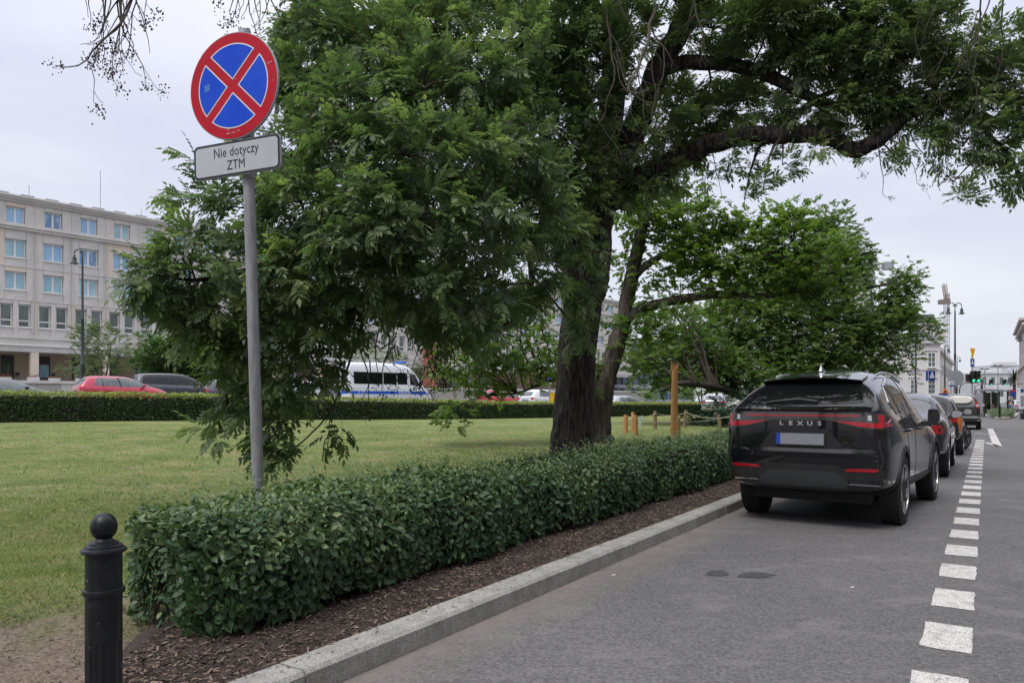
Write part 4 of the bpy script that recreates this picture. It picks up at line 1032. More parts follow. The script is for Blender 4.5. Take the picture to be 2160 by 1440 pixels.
def foliage(root, blobs, size, cov, mat, lib=SPRIGS, tbase=.4, pads=True, name='foliage', up=.25, tvar=.09, padr=None):
    """blobs: (px,py,Y,rx px,ry px,rY m). Fills them with flattish pads of sprigs"""
    O = np.array(root.location); parts = []; pos = []; dr = []; tn = []; padc = []
    la = 9 * .5 * .19 * size * size * .75           # leaf area of a sprig
    for (px, py, Y, rx, ry, rz, *cv) in blobs:
        c = P(px, py, Y); ax_, az_ = rx / F * Y, ry / F * Y
        cvv = cov * (cv[0] if cv else 1)
        tot = max(6, int(cvv * math.pi * ax_ * az_ / la)); pr = padr or max(.25, min(ax_, az_) * .33); npad = max(3, tot // 34); per = max(1, tot // npad)
        for k in range(npad):
            while True:
                o = Vector((random.uniform(-1, 1), random.uniform(-1, 1), random.uniform(-1, 1)))
                if .1 < o.length < 1: break
            o = o.normalized() * (o.length ** .5) * .95
            pc = c + Vector((o.x * ax_, o.y * rz, o.z * az_)); padc.append((pc, c)); pt = random.gauss(0, tvar) + .10 * o.z
            r_ = pr * random.uniform(.6, 1.3)
            for q in range(per):
                a = random.random() * 6.283; rr = r_ * random.random() ** .5
                p = pc + Vector((math.cos(a) * rr, math.sin(a) * rr, random.gauss(0, r_ * .42) - .25 * rr * rr / r_))
                pos.append(tuple(p)); d = Vector((math.cos(a), math.sin(a), up - .2 + random.gauss(0, .35))) * .8 + o * .5
                dr.append(tuple(d)); tn.append(tbase + pt + random.gauss(0, .07))
    pos = np.array(pos); dr = np.array(dr); tn = np.array(tn); ii = RNG.integers(0, 6, len(pos)); sc = size * RNG.uniform(.7, 1.2, len(pos))
    Rr = frames(dr, RNG.normal(0, .45, len(pos)))
    for k in range(6):
        m = ii == k
        if m.any(): parts.append(inst(lib[k][0], lib[k][1], pos[m] - O, Rr[m], sc[m], tn[m], lib[k][2]))
    V, Fc, t = join(parts); print(root.name, name, 'tris', len(Fc)); np_mesh(name, V, Fc, mat, root, np.clip(t, 0, 1), 'stuff'); return padc
def tree_from(root, limbs, mat, wob=.2):
    O = Vector(root.location); pts = []
    for i, lm in enumerate(limbs):
        o = limb_pts(lm, wob, 5); pts.append(o); mb = MB(); limb_mesh(mb, o, 14 if o[0, 3] > .12 else 7, O, .08)
        mb.build('trunk' if i == 0 else 'limb', mat, root, smooth=True)
    return np.concatenate(pts)
def boughs(root, A, padc, mat, k_=.012, maxn=400):
    O = Vector(root.location); mb = MB(); random.shuffle(padc)
    for pc, c in padc[:maxn]:
        d = np.linalg.norm(A[:, :3] - np.array(pc), axis=1); j = int(np.argmin(d)); q = Vector(A[j, :3]); L = (pc - q).length
        if L < .15 or L > 6: continue
        r0 = min(A[j, 3] * .6, .006 + k_ * L); mid = (q + pc) / 2 + Vector((random.gauss(0, .06 * L), random.gauss(0, .06 * L), .08 * L))
        limb_mesh(mb, crv([tuple(q) + (r0,), tuple(mid) + (r0 * .7,), tuple(pc) + (r0 * .3,)], 3), 5, O)
    mb.build('boughs', mat, root, kind='stuff')

# lighter tree just behind the ash
b2 = P(1268, 925, 20.5); t2 = thing('leaning_tree', 'slimmer leaning tree with smooth grey brown bark right behind the big trunk', 'tree', (b2.x, b2.y, T(b2.x, b2.y)))
A2 = tree_from(t2, [
 [(1270, 935, 20.5, .36), (1268, 900, 20.5, .30), (1274, 830, 20.5, .28), (1290, 755, 20.5, .27), (1312, 690, 20.5, .22), (1328, 610, 20.4, .20), (1345, 520, 20.3, .17), (1362, 440, 20.2, .15), (1378, 390, 20.2, .13), (1392, 330, 20.2, .09), (1410, 260, 20.2, .05)],
 [(1312, 685, 20.5, .15), (1350, 652, 20.3, .13), (1420, 634, 20, .12), (1500, 622, 19.6, .11), (1560, 622, 19.3, .09), (1625, 624, 19, .07), (1670, 616, 18.8, .03)],
 [(1332, 590, 20.4, .11), (1368, 555, 20.2, .10), (1420, 530, 20, .08), (1480, 512, 19.8, .05), (1530, 480, 19.6, .03)],
 [(1625, 624, 19, .06), (1610, 590, 18.9, .05), (1625, 560, 18.8, .045), (1665, 535, 18.7, .035), (1720, 530, 18.6, .02)],
 [(1285, 770, 20.5, .10), (1240, 780, 20.2, .07), (1170, 800, 19.8, .05), (1090, 830, 19.4, .03)],
 [(1378, 395, 20.2, .07), (1400, 350, 20, .06), (1440, 330, 19.8, .04)],
], M['bark2'])
pc = foliage(t2, [(1370,470,20.3,60,50,.9),(1440,490,20,70,50,.9),(1330,560,20.5,40,40,.8,.7),(1400,600,20,55,45,.8,.8),(1480,560,19.8,70,45,.9),(1500,450,19.8,60,45,.9,.8),(1420,400,20,70,40,.9,.8),(1550,520,19.4,70,60,.9),(1560,590,19.3,60,30,.7),(1640,520,18.9,60,60,.8,1.0),(1700,560,18.6,75,55,.8,1.2),(1650,480,18.9,60,35,.8,.9),(1720,620,18.6,70,50,.7,1.2),(1350,700,20.4,55,45,.8,.8),(1300,420,20.3,30,60,.6,.6),(1310,640,20.6,20,40,.5,.6),(1250,760,20,60,60,.8,.5),
    (1010,740,19,55,60,.8,.9),(1080,790,19,50,45,.8,.9),(980,800,19,40,30,.6,.9),(960,850,18.8,28,30,.5,.9),(1130,730,19.5,50,50,.8,.7),(1100,690,19.5,60,40,.8,.7),(1150,760,19.6,30,40,.6,.5)], .23, 6, M['maple_leaf'], tbase=.46, padr=.5)
boughs(t2, A2, pc, M['twig'])

# big group tree behind the black car
b3 = P(1722, 870, 38); t3 = thing('spreading_tree', 'broad spreading bright green tree rising behind the black car', 'tree', (b3.x, b3.y, T(b3.x, b3.y)))
A3 = tree_from(t3, [
 [(1722, 880, 38, .42), (1722, 800, 38, .36), (1725, 740, 38, .30), (1730, 660, 38, .24), (1740, 580, 38, .17), (1750, 500, 38, .08)],
 [(1722, 860, 38, .28), (1700, 800, 37.5, .24), (1680, 740, 37, .2), (1640, 680, 36.5, .14), (1580, 640, 36, .08)],
 [(1722, 850, 38, .25), (1650, 850, 36, .22), (1590, 845, 33.5, .18), (1540, 826, 32, .16), (1500, 814, 31, .15), (1450, 808, 30, .12), (1420, 812, 29.5, .08), (1390, 825, 29, .04)],
 [(1725, 800, 38, .2), (1780, 720, 38, .14), (1850, 680, 38, .10), (1920, 660, 38, .05)],
 [(1728, 700, 38, .16), (1800, 620, 38, .11), (1870, 600, 38, .05)],
], M['bark'])
pc = foliage(t3, [(1745,500,38,46,42,1.5,1.1),(1778,560,38,44,38,1.4),(1720,580,37.5,90,70,2),(1640,620,37,90,70,2),(1560,660,36,80,60,2),(1500,690,35,70,55,1.6),(1900,620,38.5,40,50,1.2,.9),(1898,588,38.5,26,36,.7,1.2),(1745,478,38,32,26,.9,1.2),(1950,682,38.5,18,10,.5,1.2),(1880,690,38,66,42,1.8),(1918,695,38,36,22,1.2,.9),(1815,665,38,66,40,1.8),(1740,680,38,100,60,2.2),(1850,740,38,60,40,1.8),(1650,800,35,60,24,1.3),(1560,795,33,60,22,1.2),(1500,770,33,60,30,1.3),(1790,760,38,80,40,1.8),(1700,740,37.5,90,50,2,.9),(1620,730,36.5,80,50,1.8),(1540,750,34,80,50,1.6),(1460,740,33,80,50,1.6),(1400,690,33,60,45,1.5),(1390,770,32,70,40,1.5),(1460,800,31.5,60,22,1.2,.8),(1350,740,33,50,40,1.4,.8),(1620,790,35,60,35,1.5,.8),(1700,780,37,60,30,1.5,.8),(1750,545,38,55,55,1.5,.9)], .29, 6.2, M['tree_leaf'], tbase=.50, padr=.8, tvar=.13)
boughs(t3, A3, pc, M['twig'], .015, 300)

# dark spreading juniper behind the ring of posts
bj = P(1560, 885, 31); tj = thing('juniper_bush', 'dark spreading juniper beside the roped off ring of posts', 'bush', (bj.x, bj.y, T(bj.x, bj.y)))
foliage(tj, [(1560,862,31,70,30,1.4,1.3),(1500,868,31,45,24,1.1,1.3),(1620,850,31.5,60,36,1.4,1.3),(1690,850,32,60,30,1.2)], .34, 8, M['yew_leaf'], SPRIG_FINE, .4, padr=.5)

# small trees and shrubs by the street
def shrubtree(name, label, cat, px, py, Y, blobs, mat, size, cov, lib=SPRIGS, tb=.45, stems=3, padr=None, h=90):
    b = P(px, py, Y); o = thing(name, label, cat, (b.x, b.y, T(b.x, b.y) - .05)); lim = []
    for k in range(stems):
        lim.append([(px + k * 4 - 4, py + 4, Y, .07), (px + (k - 1) * 10, py - h * .4, Y, .05), (px + (k - stems / 2 + .5) * 28, py - h, Y + random.uniform(-.4, .4), .02)])
    A = tree_from(o, lim, M['bark2']); pc = foliage(o, blobs, size, cov, mat, lib, tb, padr=padr); boughs(o, A, pc, M['twig'], .01, 60)
shrubtree('small_tree', 'small airy pale green tree in front of the office arcade near the lamp', 'tree', 205, 822, 50, [(205,745,50,64,62,1.6,1.3),(205,710,50,35,35,1.2,.8),(165,745,50,35,32,1.0,.7),(250,750,50,35,30,1.0,.7)], M['pale_leaf'], .42, 4.0, SPRIG_FINE, .45, 5, .7)
shrubtree('round_tree', 'dense rounded dark green tree between the office and the parked estate car', 'tree', 380, 822, 48, [(370,752,48,75,62,2.2),(325,778,48,42,40,1.6),(440,748,48,60,62,1.8),(480,785,48,50,36,1.5)], M['tree_leaf'], .36, 8, SPRIGS, .15, 3, .9)
shrubtree('small_tree', 'pale small tree behind the police van roof', 'tree', 930, 822, 58, [(925,775,58,45,40,1.6,.8),(960,790,58,30,30,1.2,.8)], M['pale_leaf'], .42, 4.5, SPRIG_FINE, .45, 3, .7, 50)
shrubtree('small_tree', 'pale small tree seen through the gap left of the police van', 'tree', 770, 815, 58, [(770,765,58,60,34,1.8,.8),(820,770,58,45,26,1.4,.8)], M['pale_leaf'], .42, 4.5, SPRIG_FINE, .45, 3, .7, 50)
shrubtree('small_tree', 'bushy yellowish tree beyond the clipped hedge right of the tall peeled post', 'tree', 1480, 845, 60, [(1470,815,60,50,26,1.8,.9),(1400,825,60,40,18,1.5,.9),(1530,815,60,40,26,1.5,.9)], M['tree_leaf'], .42, 6, SPRIG_FINE, .75, 3, .7, 40)
# ------------------------------------------------------------------ vehicles
def cage(st):
    """st rows: x, w, zlow, zbelt, wbelt, wtop, ztop, shift of the top, shift of the foot"""
    rings = []
    for (x, w, zl, zb, wb, wt, zt, dt, db) in st:
        zm = zl + (zb - zl) * .36
        pts = [(0, zl), (.74 * w, zl), (.955 * w, zl + .09), (w, zm), (w * .992, zb - .22 * (zb - zl)), (wb + .018, zb - .035), (wb, zb), ((wb * .52 + wt * .48), zb + .52 * (zt - zb)), (wt, zt - min(.075, .35 * (zt - zb))), (wt * .62, zt - .012), (0, zt + .012)]
        r = []
        for i, (y, z) in enumerate(pts):
            f = sm((z - zb) / max(.05, zt - zb)) if z > zb else 0; g = 1 - sm((z - zl) / .3)
            r.append((x + dt * f + db * g, y, z))
        rings.append(r)
    return rings
def body_mesh(name, st, wells, bulge=(.04, .05), level=2, bool_=True):
    rings = cage(st); vs = []; fs = []; n = 11
    idx = []
    for r in rings:
        row = []
        for i in range(n): row.append(len(vs)); vs.append(r[i])                       # left half, bottom to top
        row2 = [row[0]] + [None] * (n - 1)
        for i in range(1, n - 1): row2[i] = len(vs); vs.append((r[i][0], -r[i][1], r[i][2]))
        row2[n - 1] = row[n - 1]; idx.append((row, row2))
    for j in range(len(rings) - 1):
        a, a2 = idx[j]; b, b2 = idx[j + 1]
        for i in range(n - 1):
            fs.append((a[i], b[i], b[i + 1], a[i + 1])); fs.append((a2[i], a2[i + 1], b2[i + 1], b2[i]))
    for j, s_ in ((0, -1), (len(rings) - 1, 1)):
        a, a2 = idx[j]; mids = [a[0]]
        for k in range(2, n - 2):
            p = vs[a[k]]; q = vs[a[k]]; mids.append(len(vs)); vs.append((p[0] + s_ * bulge[0 if s_ < 0 else 1], 0, p[2]))
        mids.append(a[n - 1]); L_ = [a[1]] + [a[k] for k in range(2, n - 2)] + [a[n - 2]]; R_ = [a2[1]] + [a2[k] for k in range(2, n - 2)] + [a2[n - 2]]
        for k in range(len(L_) - 1):
            q1 = (L_[k], L_[k + 1], mids[k + 1], mids[k]); q2 = (mids[k], mids[k + 1], R_[k + 1], R_[k])
            if s_ > 0: q1 = q1[::-1]; q2 = q2[::-1]
            fs.append(q1); fs.append(q2)
    me = bpy.data.meshes.new(name); me.from_pydata(vs, [], fs)
    bm = bmesh.new(); bm.from_mesh(me); bmesh.ops.recalc_face_normals(bm, faces=bm.faces); bm.to_mesh(me); bm.free()
    o = bpy.data.objects.new('tmp', me); C.objects.link(o)
    m = o.modifiers.new('s', 'SUBSURF'); m.levels = level; m.render_levels = level
    bpy.context.view_layer.update(); smooth = bpy.data.meshes.new_from_object(o.evaluated_get(bpy.context.evaluated_depsgraph_get()))
    tmp = [o]
    if bool_:
        for (x, z, r, y0) in wells:
            mb = MB()
            for s_ in (-1, 1):
                prof = [(x + r * math.cos(a), z + r * math.sin(a)) for a in [2 * math.pi * k / 32 for k in range(32)]]
                mb.prism(prof, lambda p: Vector((p[0], s_ * y0, p[1])), lambda p: Vector((p[0], s_ * 1.6, p[1])))
            cm = mb.mesh('c'); bm = bmesh.new(); bm.from_mesh(cm); bmesh.ops.recalc_face_normals(bm, faces=bm.faces); bm.to_mesh(cm); bm.free()
            c = bpy.data.objects.new('tmpc', cm); C.objects.link(c); tmp.append(c)
            b = o.modifiers.new('b', 'BOOLEAN'); b.object = c; b.operation = 'DIFFERENCE'; b.solver = 'EXACT'
        bpy.context.view_layer.update()
        out_ = bpy.data.meshes.new_from_object(o.evaluated_get(bpy.context.evaluated_depsgraph_get()))
    else: out_ = smooth
    for x in tmp: bpy.data.objects.remove(x)
    bm = bmesh.new(); bm.from_mesh(smooth); bvh = BVHTree.FromBMesh(bm); bm.free()
    out_.name = name; out_.materials.clear(); out_.shade_smooth()
    if bool_: out_.set_sharp_from_angle(angle=R(42))
    return out_, bvh
AX = {'left': (lambda a, b: (Vector((a, 3, b)), Vector((0, -1, 0)))), 'right': (lambda a, b: (Vector((a, -3, b)), Vector((0, 1, 0)))),
      'rear': (lambda a, b: (Vector((-6, a, b)), Vector((1, 0, 0)))), 'front': (lambda a, b: (Vector((6, a, b)), Vector((-1, 0, 0)))),
      'top': (lambda a, b: (Vector((a, b, 6)), Vector((0, 0, -1))))}
def decal(bvh, poly, axis, off, mat, name, parent, step=.06, rnd=0, label=None):
    if rnd:
        for _ in range(rnd):
            q = []
            for i in range(len(poly)):
                a, b = poly[i], poly[(i + 1) % len(poly)]; q += [(a[0]*.8 + b[0]*.2, a[1]*.8 + b[1]*.2), (a[0]*.2 + b[0]*.8, a[1]*.2 + b[1]*.8)]
            poly = q
    pts = []
    for i in range(len(poly)):
        a, b = Vector(poly[i]), Vector(poly[(i + 1) % len(poly)]); k = max(1, int((b - a).length / step))
        for j in range(k): pts.append(a + (b - a) * (j / k))
    nb = len(pts); x0 = min(p[0] for p in poly); x1 = max(p[0] for p in poly); y0 = min(p[1] for p in poly); y1 = max(p[1] for p in poly)
    x = x0 + step / 2
    while x < x1:
        y = y0 + step / 2
        while y < y1:
            inside = False; j = len(poly) - 1
            for i in range(len(poly)):
                if (poly[i][1] > y) != (poly[j][1] > y) and x < (poly[j][0]-poly[i][0])*(y-poly[i][1])/(poly[j][1]-poly[i][1])+poly[i][0]: inside = not inside
                j = i
            if inside and min((Vector((x, y)) - q).length for q in pts[:nb]) > step * .4: pts.append(Vector((x, y)))
            y += step
        x += step
    r = delaunay_2d_cdt(pts, [(i, (i + 1) % nb) for i in range(nb)], [], 1, 1e-5)
    vs = []; ok = []
    for p in r[0]:
        o_, d = AX[axis](p[0], p[1]); h = bvh.ray_cast(o_, d)
        if h[0] is None: ok.append(False); vs.append((0, 0, 0)); continue
        nn = h[1]
        if nn.dot(d) > 0: nn = -nn
        ok.append(True); vs.append(tuple(h[0] + nn * off))
    fs = [f for f in r[2] if all(ok[i] for i in f)]
    if not fs: return None
    par = {}
    def find(a):
        while par.setdefault(a, a) != a: a = par[a]
        return a
    for f in fs:
        for i in f[1:]: par[find(i)] = find(f[0])
    cnt = {}
    for f in fs: cnt[find(f[0])] = cnt.get(find(f[0]), 0) + 1
    big = max(cnt, key=cnt.get); fs = [f for f in fs if find(f[0]) == big]
    used = sorted({i for f in fs for i in f}); rm_ = {a: b for b, a in enumerate(used)}; vs = [vs[i] for i in used]; fs = [tuple(rm_[i] for i in f) for f in fs]
    me = bpy.data.meshes.new(name); me.from_pydata(vs, [], [tuple(f) for f in fs])
    bm = bmesh.new(); bm.from_mesh(me)
    dirv = AX[axis](0, 0)[1]
    bmesh.ops.recalc_face_normals(bm, faces=bm.faces)
    if sum(f.normal.dot(dirv) for f in bm.faces) > 0: bmesh.ops.reverse_faces(bm, faces=bm.faces)
    # a rim that runs back into the panel gives the piece thickness
    be = [e_ for e_ in bm.edges if len(e_.link_faces) == 1]
    g_ = bmesh.ops.extrude_edge_only(bm, edges=be)
    for v in g_['geom']:
        if isinstance(v, bmesh.types.BMVert): v.co += dirv * (off * 1.5 + .004)
    bm.to_mesh(me); bm.free(); me.shade_smooth(); me.set_sharp_from_angle(angle=R(35)); me.update()
    o = link(name, me, mat, parent)
    if label: o['label'] = label
    return o
def strip(poly, wd):
    """a thin closed outline polygon following an open 2D line"""
    L_ = []; R_ = []; n = len(poly)
    for i in range(n):
        a = Vector(poly[max(0, i - 1)]); b = Vector(poly[min(n - 1, i + 1)]); d = (b - a).normalized(); q = Vector((-d[1], d[0])) * wd / 2; p = Vector(poly[i]); L_.append(tuple(p + q)); R_.append(tuple(p - q))
    return L_ + R_[::-1]
def arc(cx, cz, r, a0, a1, n=16): return [(cx + r * math.cos(R(a0 + (a1 - a0) * k / n)), cz + r * math.sin(R(a0 + (a1 - a0) * k / n))) for k in range(n + 1)]
WHEELC = {}
def wheel_meshes(r, wd, spokes, tread):
    key = (r, wd, spokes, tread)
    if key in WHEELC: return WHEELC[key]
    mb = MB(); ri = r * .70; h = wd / 2; n = 72 if tread else 40
    prof = [(ri, -h * .86), (ri + (r - ri) * .5, -h * 1.0), (r - .022, -h * .93), (r - .004, -h * .78), (r, -h * .4), (r, h * .4), (r - .004, h * .78), (r - .022, h * .93), (ri + (r - ri) * .5, h * 1.0), (ri, h * .86)]
    mb.lathe(prof, n)
    if tread:
        for k in range(n):
            a = 2 * math.pi * (k + .5) / n
            for s_ in (-1, 1):
                m = Matrix.Rotation(a, 3, 'Z') @ Matrix.Rotation(s_ * R(24), 3, 'X')
                mb.cbox(Matrix.Rotation(a, 3, 'Z') @ Vector((r - .001, 0, s_ * h * .52)), (.016, 2 * math.pi * r / n * .58, h * .82), m)
    mb.v = [(x, z, y) for x, y, z in mb.v]; ty = mb.mesh('tyre'); ty.shade_smooth(); ty.set_sharp_from_angle(angle=R(35))
    mb = MB(); mb.lathe([(ri * .99, -h * .6), (ri * .99, h * .86), (ri * 1.02, h * .90), (ri * 1.02, h * .97), (ri * .955, h * .97), (ri * .93, h * .62), (ri * .93, -h * .55)], 48)
    mb.lathe([(.02, h * .45), (.065, h * .45), (.075, h * .60), (.06, h * .74), (.02, h * .76)], 20)
    for k in range(spokes):
        a0 = 2 * math.pi * k / spokes
        for da, w0, w1 in ((-.15, .034, .026), (.15, .034, .026)) if spokes <= 6 else ((0, .022, .016),):
            p0 = Vector((.05 * math.cos(a0 + da * .5), .05 * math.sin(a0 + da * .5), h * .80)); p1 = Vector((ri * .95 * math.cos(a0 + da), ri * .95 * math.sin(a0 + da), h * .95)); d = (p1 - p0); q = Vector((-d.y, d.x, 0)).normalized()
            mb.add([p0 - q * w0, p0 + q * w0, p1 + q * w1, p1 - q * w1, p0 - q * w0 - Vector((0, 0, .03)), p0 + q * w0 - Vector((0, 0, .03)), p1 + q * w1 - Vector((0, 0, .03)), p1 - q * w1 - Vector((0, 0, .03))], [(0, 1, 2, 3), (4, 7, 6, 5), (0, 4, 5, 1), (1, 5, 6, 2), (2, 6, 7, 3), (3, 7, 4, 0)])
    mb.v = [(x, z, y) for x, y, z in mb.v]; rm = mb.mesh('rim'); rm.shade_smooth(); rm.set_sharp_from_angle(angle=R(35))
    mb = MB(); mb.lathe([(.01, h * .1), (ri * .94, h * .1), (ri * .94, h * .02), (.01, h * .02)], 32); mb.v = [(x, z, y) for x, y, z in mb.v]; dk = mb.mesh('brake_disc')
    for m_, mt in ((ty, 'rubber'), (rm, 'rim'), (dk, 'rim_dark')): m_.materials.append(M[mt])
    WHEELC[key] = (ty, rm, dk); return WHEELC[key]
def add_wheels(root, axles, r, wd, yo, spokes=5, tread=False, steer=0, sides=(-1, 1)):
    ty, rm, dk = wheel_meshes(r, wd, spokes, tread)
    for ai, x in enumerate(axles):
        for s_ in sides:
            e_ = bpy.data.objects.new('wheel', None); C.objects.link(e_); e_.parent = root; e_.location = (x, s_ * (yo - wd / 2), r)
            e_.rotation_euler = (0, random.uniform(0, 1), (0 if s_ > 0 else math.pi) + (R(steer) if ai == 1 else 0))
            # outer face is local +y
            for nme, me_ in (('tyre', ty), ('rim', rm), ('brake_disc', dk)):
                o = bpy.data.objects.new(nme, me_); C.objects.link(o); o.parent = e_
def mirror(root, x, y, z, mat, s_, L=.22, H=.15, gm='chrome'):
    mb = MB(); n = 10; y0 = y * s_
    prof = [(-.5, 0), (-.44, .42), (-.2, .5), (.3, .46), (.5, .25), (.5, -.2), (.35, -.44), (-.2, -.5), (-.44, -.42)]
    prof = [(a, b) for a, b in prof]
    def pt(p, d, f): return Vector((x + d, y0 + s_ * (p[0] * L * f + L * .5), z + p[1] * H * f))
    mb.prism(prof, lambda p: pt(p, -.05, 1), lambda p: pt(p, .03, .95)); mb.prism([(a * .95, b * .95) for a, b in prof], lambda p: pt(p, .0302, 1), lambda p: pt(p, .10, .62))
    mb.box(x - .03, x + .04, min(y0 - s_ * .09, y0 + s_ * .05), max(y0 - s_ * .09, y0 + s_ * .05), z - H * .62, z - H * .30)
    if s_ < 0: mb.f = [f[::-1] for f in mb.f]
    ms = mb.build('side_mirror', mat, root, smooth=True)
    mb = MB(); mb.prism([(a * .9, b * .88) for a, b in prof], lambda p: pt(p, -.054, 1), lambda p: pt(p, -.0505, 1)); mb.build('mirror_glass', M[gm], ms)
def plate_at(root, x, z, tilt=0, w=.52, h=.114):
    mb = MB(); mb.box(-.006, 0, -w / 2 - .012, w / 2 + .012, -h / 2 - .012, h / 2 + .012); f_ = mb.build('plate_holder', M['black_trim'], root); f_.location = (x + .004, 0, z); f_.rotation_euler = (0, tilt, 0)
    mb = MB(); mb.box(-.010, -.0062, -w / 2, w / 2 - .045, -h / 2, h / 2); mb.build('number_plate', M['plate'], f_)
    mb = MB(); mb.box(-.010, -.0062, w / 2 - .0445, w / 2, -h / 2, h / 2); mb.build('country_band', M['plate_blue'], f_)
def underside(root, x0, x1, w, z):
    mb = MB(); mb.box(x0, x1, -w, w, z - .12, z + .1); mb.build('underbody', M['rubber'], root, bevel=.03)

# ---- the black car in front
SUV = [(-2.32, .84, .43, 1.235, .775, .55, 1.53, .46, .08), (-2.22, .905, .38, 1.235, .83, .58, 1.565, .39, .04), (-1.95, .932, .32, 1.19, .862, .60, 1.605, .22, .0), (-1.345, .945, .28, 1.115, .862, .62, 1.655, .06, 0), (-.85, .905, .26, 1.07, .86, .63, 1.685, 0, 0), (-.1, .89, .25, 1.03, .86, .63, 1.68, 0, 0), (.45, .893, .25, 1.005, .858, .615, 1.60, 0, 0), (.90, .915, .26, .99, .855, .615, 1.38, 0, 0), (1.30, .94, .28, .98, .85, .68, 1.12, 0, 0), (1.55, .935, .28, .96, .84, .70, 1.06, 0, 0), (1.90, .91, .30, .90, .80, .66, .99, 0, 0), (2.20, .86, .34, .80, .74, .58, .90, -.02, -.03), (2.33, .74, .40, .70, .62, .46, .78, -.04, -.06)]
sv = thing('parked_car', 'black coupe styled sport utility car with red light bar parked nearest on the right', 'car', Vector((4.68, 10.32, 0)), R(53.5), 'cars parked in the lane beside the hedge', (1, 1, 1.10))
me, bv = body_mesh('body', SUV, [(-1.345, .37, .415, .60), (1.345, .37, .415, .60)], bulge=(.02, .08))
link('body', me, M['paint_black'], sv)
underside(sv, -1.9, 2.1, .66, .36)
add_wheels(sv, (-1.345, 1.345), .372, .235, .925, 5, True)
D_ = lambda poly, ax, off, m, nm, **k: decal(bv, poly, ax, off, M[m], nm, sv, **dict({'step': .035}, **k))
# rear glass, spoiler lip, wiper
D_([(-.66, 1.285), (.66, 1.285), (.60, 1.38), (.50, 1.50), (.0, 1.52), (-.50, 1.50), (-.60, 1.38)], 'rear', .005, 'car_glass', 'rear_window', rnd=1)
mb = MB()
sp_out = [(-.56, 1.535), (-.3, 1.56), (0, 1.568), (.3, 1.56), (.56, 1.535)]
vs_t = []; 
for i, (y, z) in enumerate(sp_out):
    xx = -1.99 + .10 * (abs(y) / .6) ** 2
    mb.v += [(xx, y, z), (xx + .02, y, z - .022), (-1.55, y, z + .055), (-1.60, y, z - .06)]
for i in range(4):
    a = i * 4; b = a + 4
    mb.f += [(a, b, b + 2, a + 2), (a + 1, a + 3, b + 3, b + 1), (a, a + 1, b + 1, b)]
mb.f += [(0, 2, 3, 1), (16, 17, 19, 18)]
mb.build('roof_spoiler', M['paint_black'], sv, smooth=True)
h = [bv.ray_cast(Vector((-6, y, z)), Vector((1, 0, 0)))[0] for y, z in ((.0 - .16, 1.31), (.05, 1.335), (.30, 1.317), (.42, 1.30))]
mb = MB(); mb.tube([p + Vector((-.025, 0, 0)) for p in h], [.018, .013, .010, .006], 6); mb.build('wiper', M['black_trim'], sv, smooth=True)
# lamps: housing, light bar, L shapes
for s_ in (-1, 1):
    D_([(s_ * .90, 1.190), (s_ * .44, 1.195), (s_ * .44, 1.165), (s_ * .30, 1.120), (s_ * .62, 1.050), (s_ * .84, 1.030), (s_ * .905, 1.055)][::s_], 'rear', .006, 'lamp_dark', 'tail_lamp')
    D_([(s_ * .89, 1.180), (s_ * .795, 1.180), (s_ * .80, 1.095), (s_ * .36, 1.117), (s_ * .60, 1.063), (s_ * .83, 1.045), (s_ * .895, 1.065)][::s_], 'rear', .010, 'lamp_red', 'tail_lamp')
    D_([(s_ * .735, 1.173), (s_ * .74, 1.120), (s_ * .70, 1.120), (s_ * .70, 1.173)][::s_], 'rear', .010, 'lamp_clear', 'reversing_lamp')
    D_([(s_ * .80, 0.645), (s_ * .50, 0.640), (s_ * .46, 0.612), (s_ * .76, 0.612), (s_ * .80, 0.625)][::s_], 'rear', .014, 'lamp_red', 'reflector')
    D_([(s_ * .80, 0.515), (s_ * .52, 0.515), (s_ * .46, 0.440), (s_ * .80, 0.440)][::s_], 'rear', .012, 'black_trim', 'exhaust_trim')
    D_(strip([(s_ * .80, 0.480), (s_ * .50, 0.480)], .008), 'rear', .016, 'chrome', 'trim_strip')
    D_(strip([(s_ * .72, 1.235), (s_ * .73, 1.14)], .006), 'rear', .003, 'rim_dark', 'panel_gap')
    D_(strip([(s_ * .715, .985), (s_ * .70, .86), (s_ * .66, .79)], .007), 'rear', .003, 'rim_dark', 'panel_gap')
D_(strip([(-.66, .79), (0, .775), (.66, .79)], .008), 'rear', .003, 'rim_dark', 'panel_gap')
D_([(-.62, 1.175), (.62, 1.175), (.62, 1.160), (-.62, 1.160)], 'rear', .009, 'lamp_red', 'light_bar')
D_([(-.70, 1.205), (.70, 1.205), (.66, 1.120), (-.66, 1.120)], 'rear', .004, 'lamp_dark', 'light_bar_housing')
D_([(-.70, 0.660), (-.44, 0.630), (-.38, 0.667), (.38, 0.667), (.44, 0.630), (.70, 0.660), (.86, 0.625), (.83, 0.525), (.80, 0.515), (.50, 0.515), (.42, 0.395), (-.42, 0.395), (-.50, 0.515), (-.80, 0.515), (-.83, 0.525), (-.86, 0.625)][::-1], 'rear', .008, 'black_trim', 'bumper_panel')
M['diff_grey'] = pm('grey_bumper_plastic', (.045, .048, .055), (.038, .04, .046), 14, .55, .1, 200)
D_([(-.36, .60), (.36, .60), (.44, .55), (.52, .46), (.50, .43), (-.50, .43), (-.52, .46), (-.44, .55)][::-1], 'rear', .011, 'diff_grey', 'diffuser')
D_([(-.30, 1.03), (.30, 1.03), (.47, .83), (-.47, .83)][::-1], 'rear', .004, 'rim_dark', 'plate_recess')
hp_ = bv.ray_cast(Vector((-6, 0, .915)), Vector((1, 0, 0)))[0]; plate_at(sv, hp_.x - .025, .925)
txtx = bv.ray_cast(Vector((-6, 0, 1.06)), Vector((1, 0, 0)))[0].x
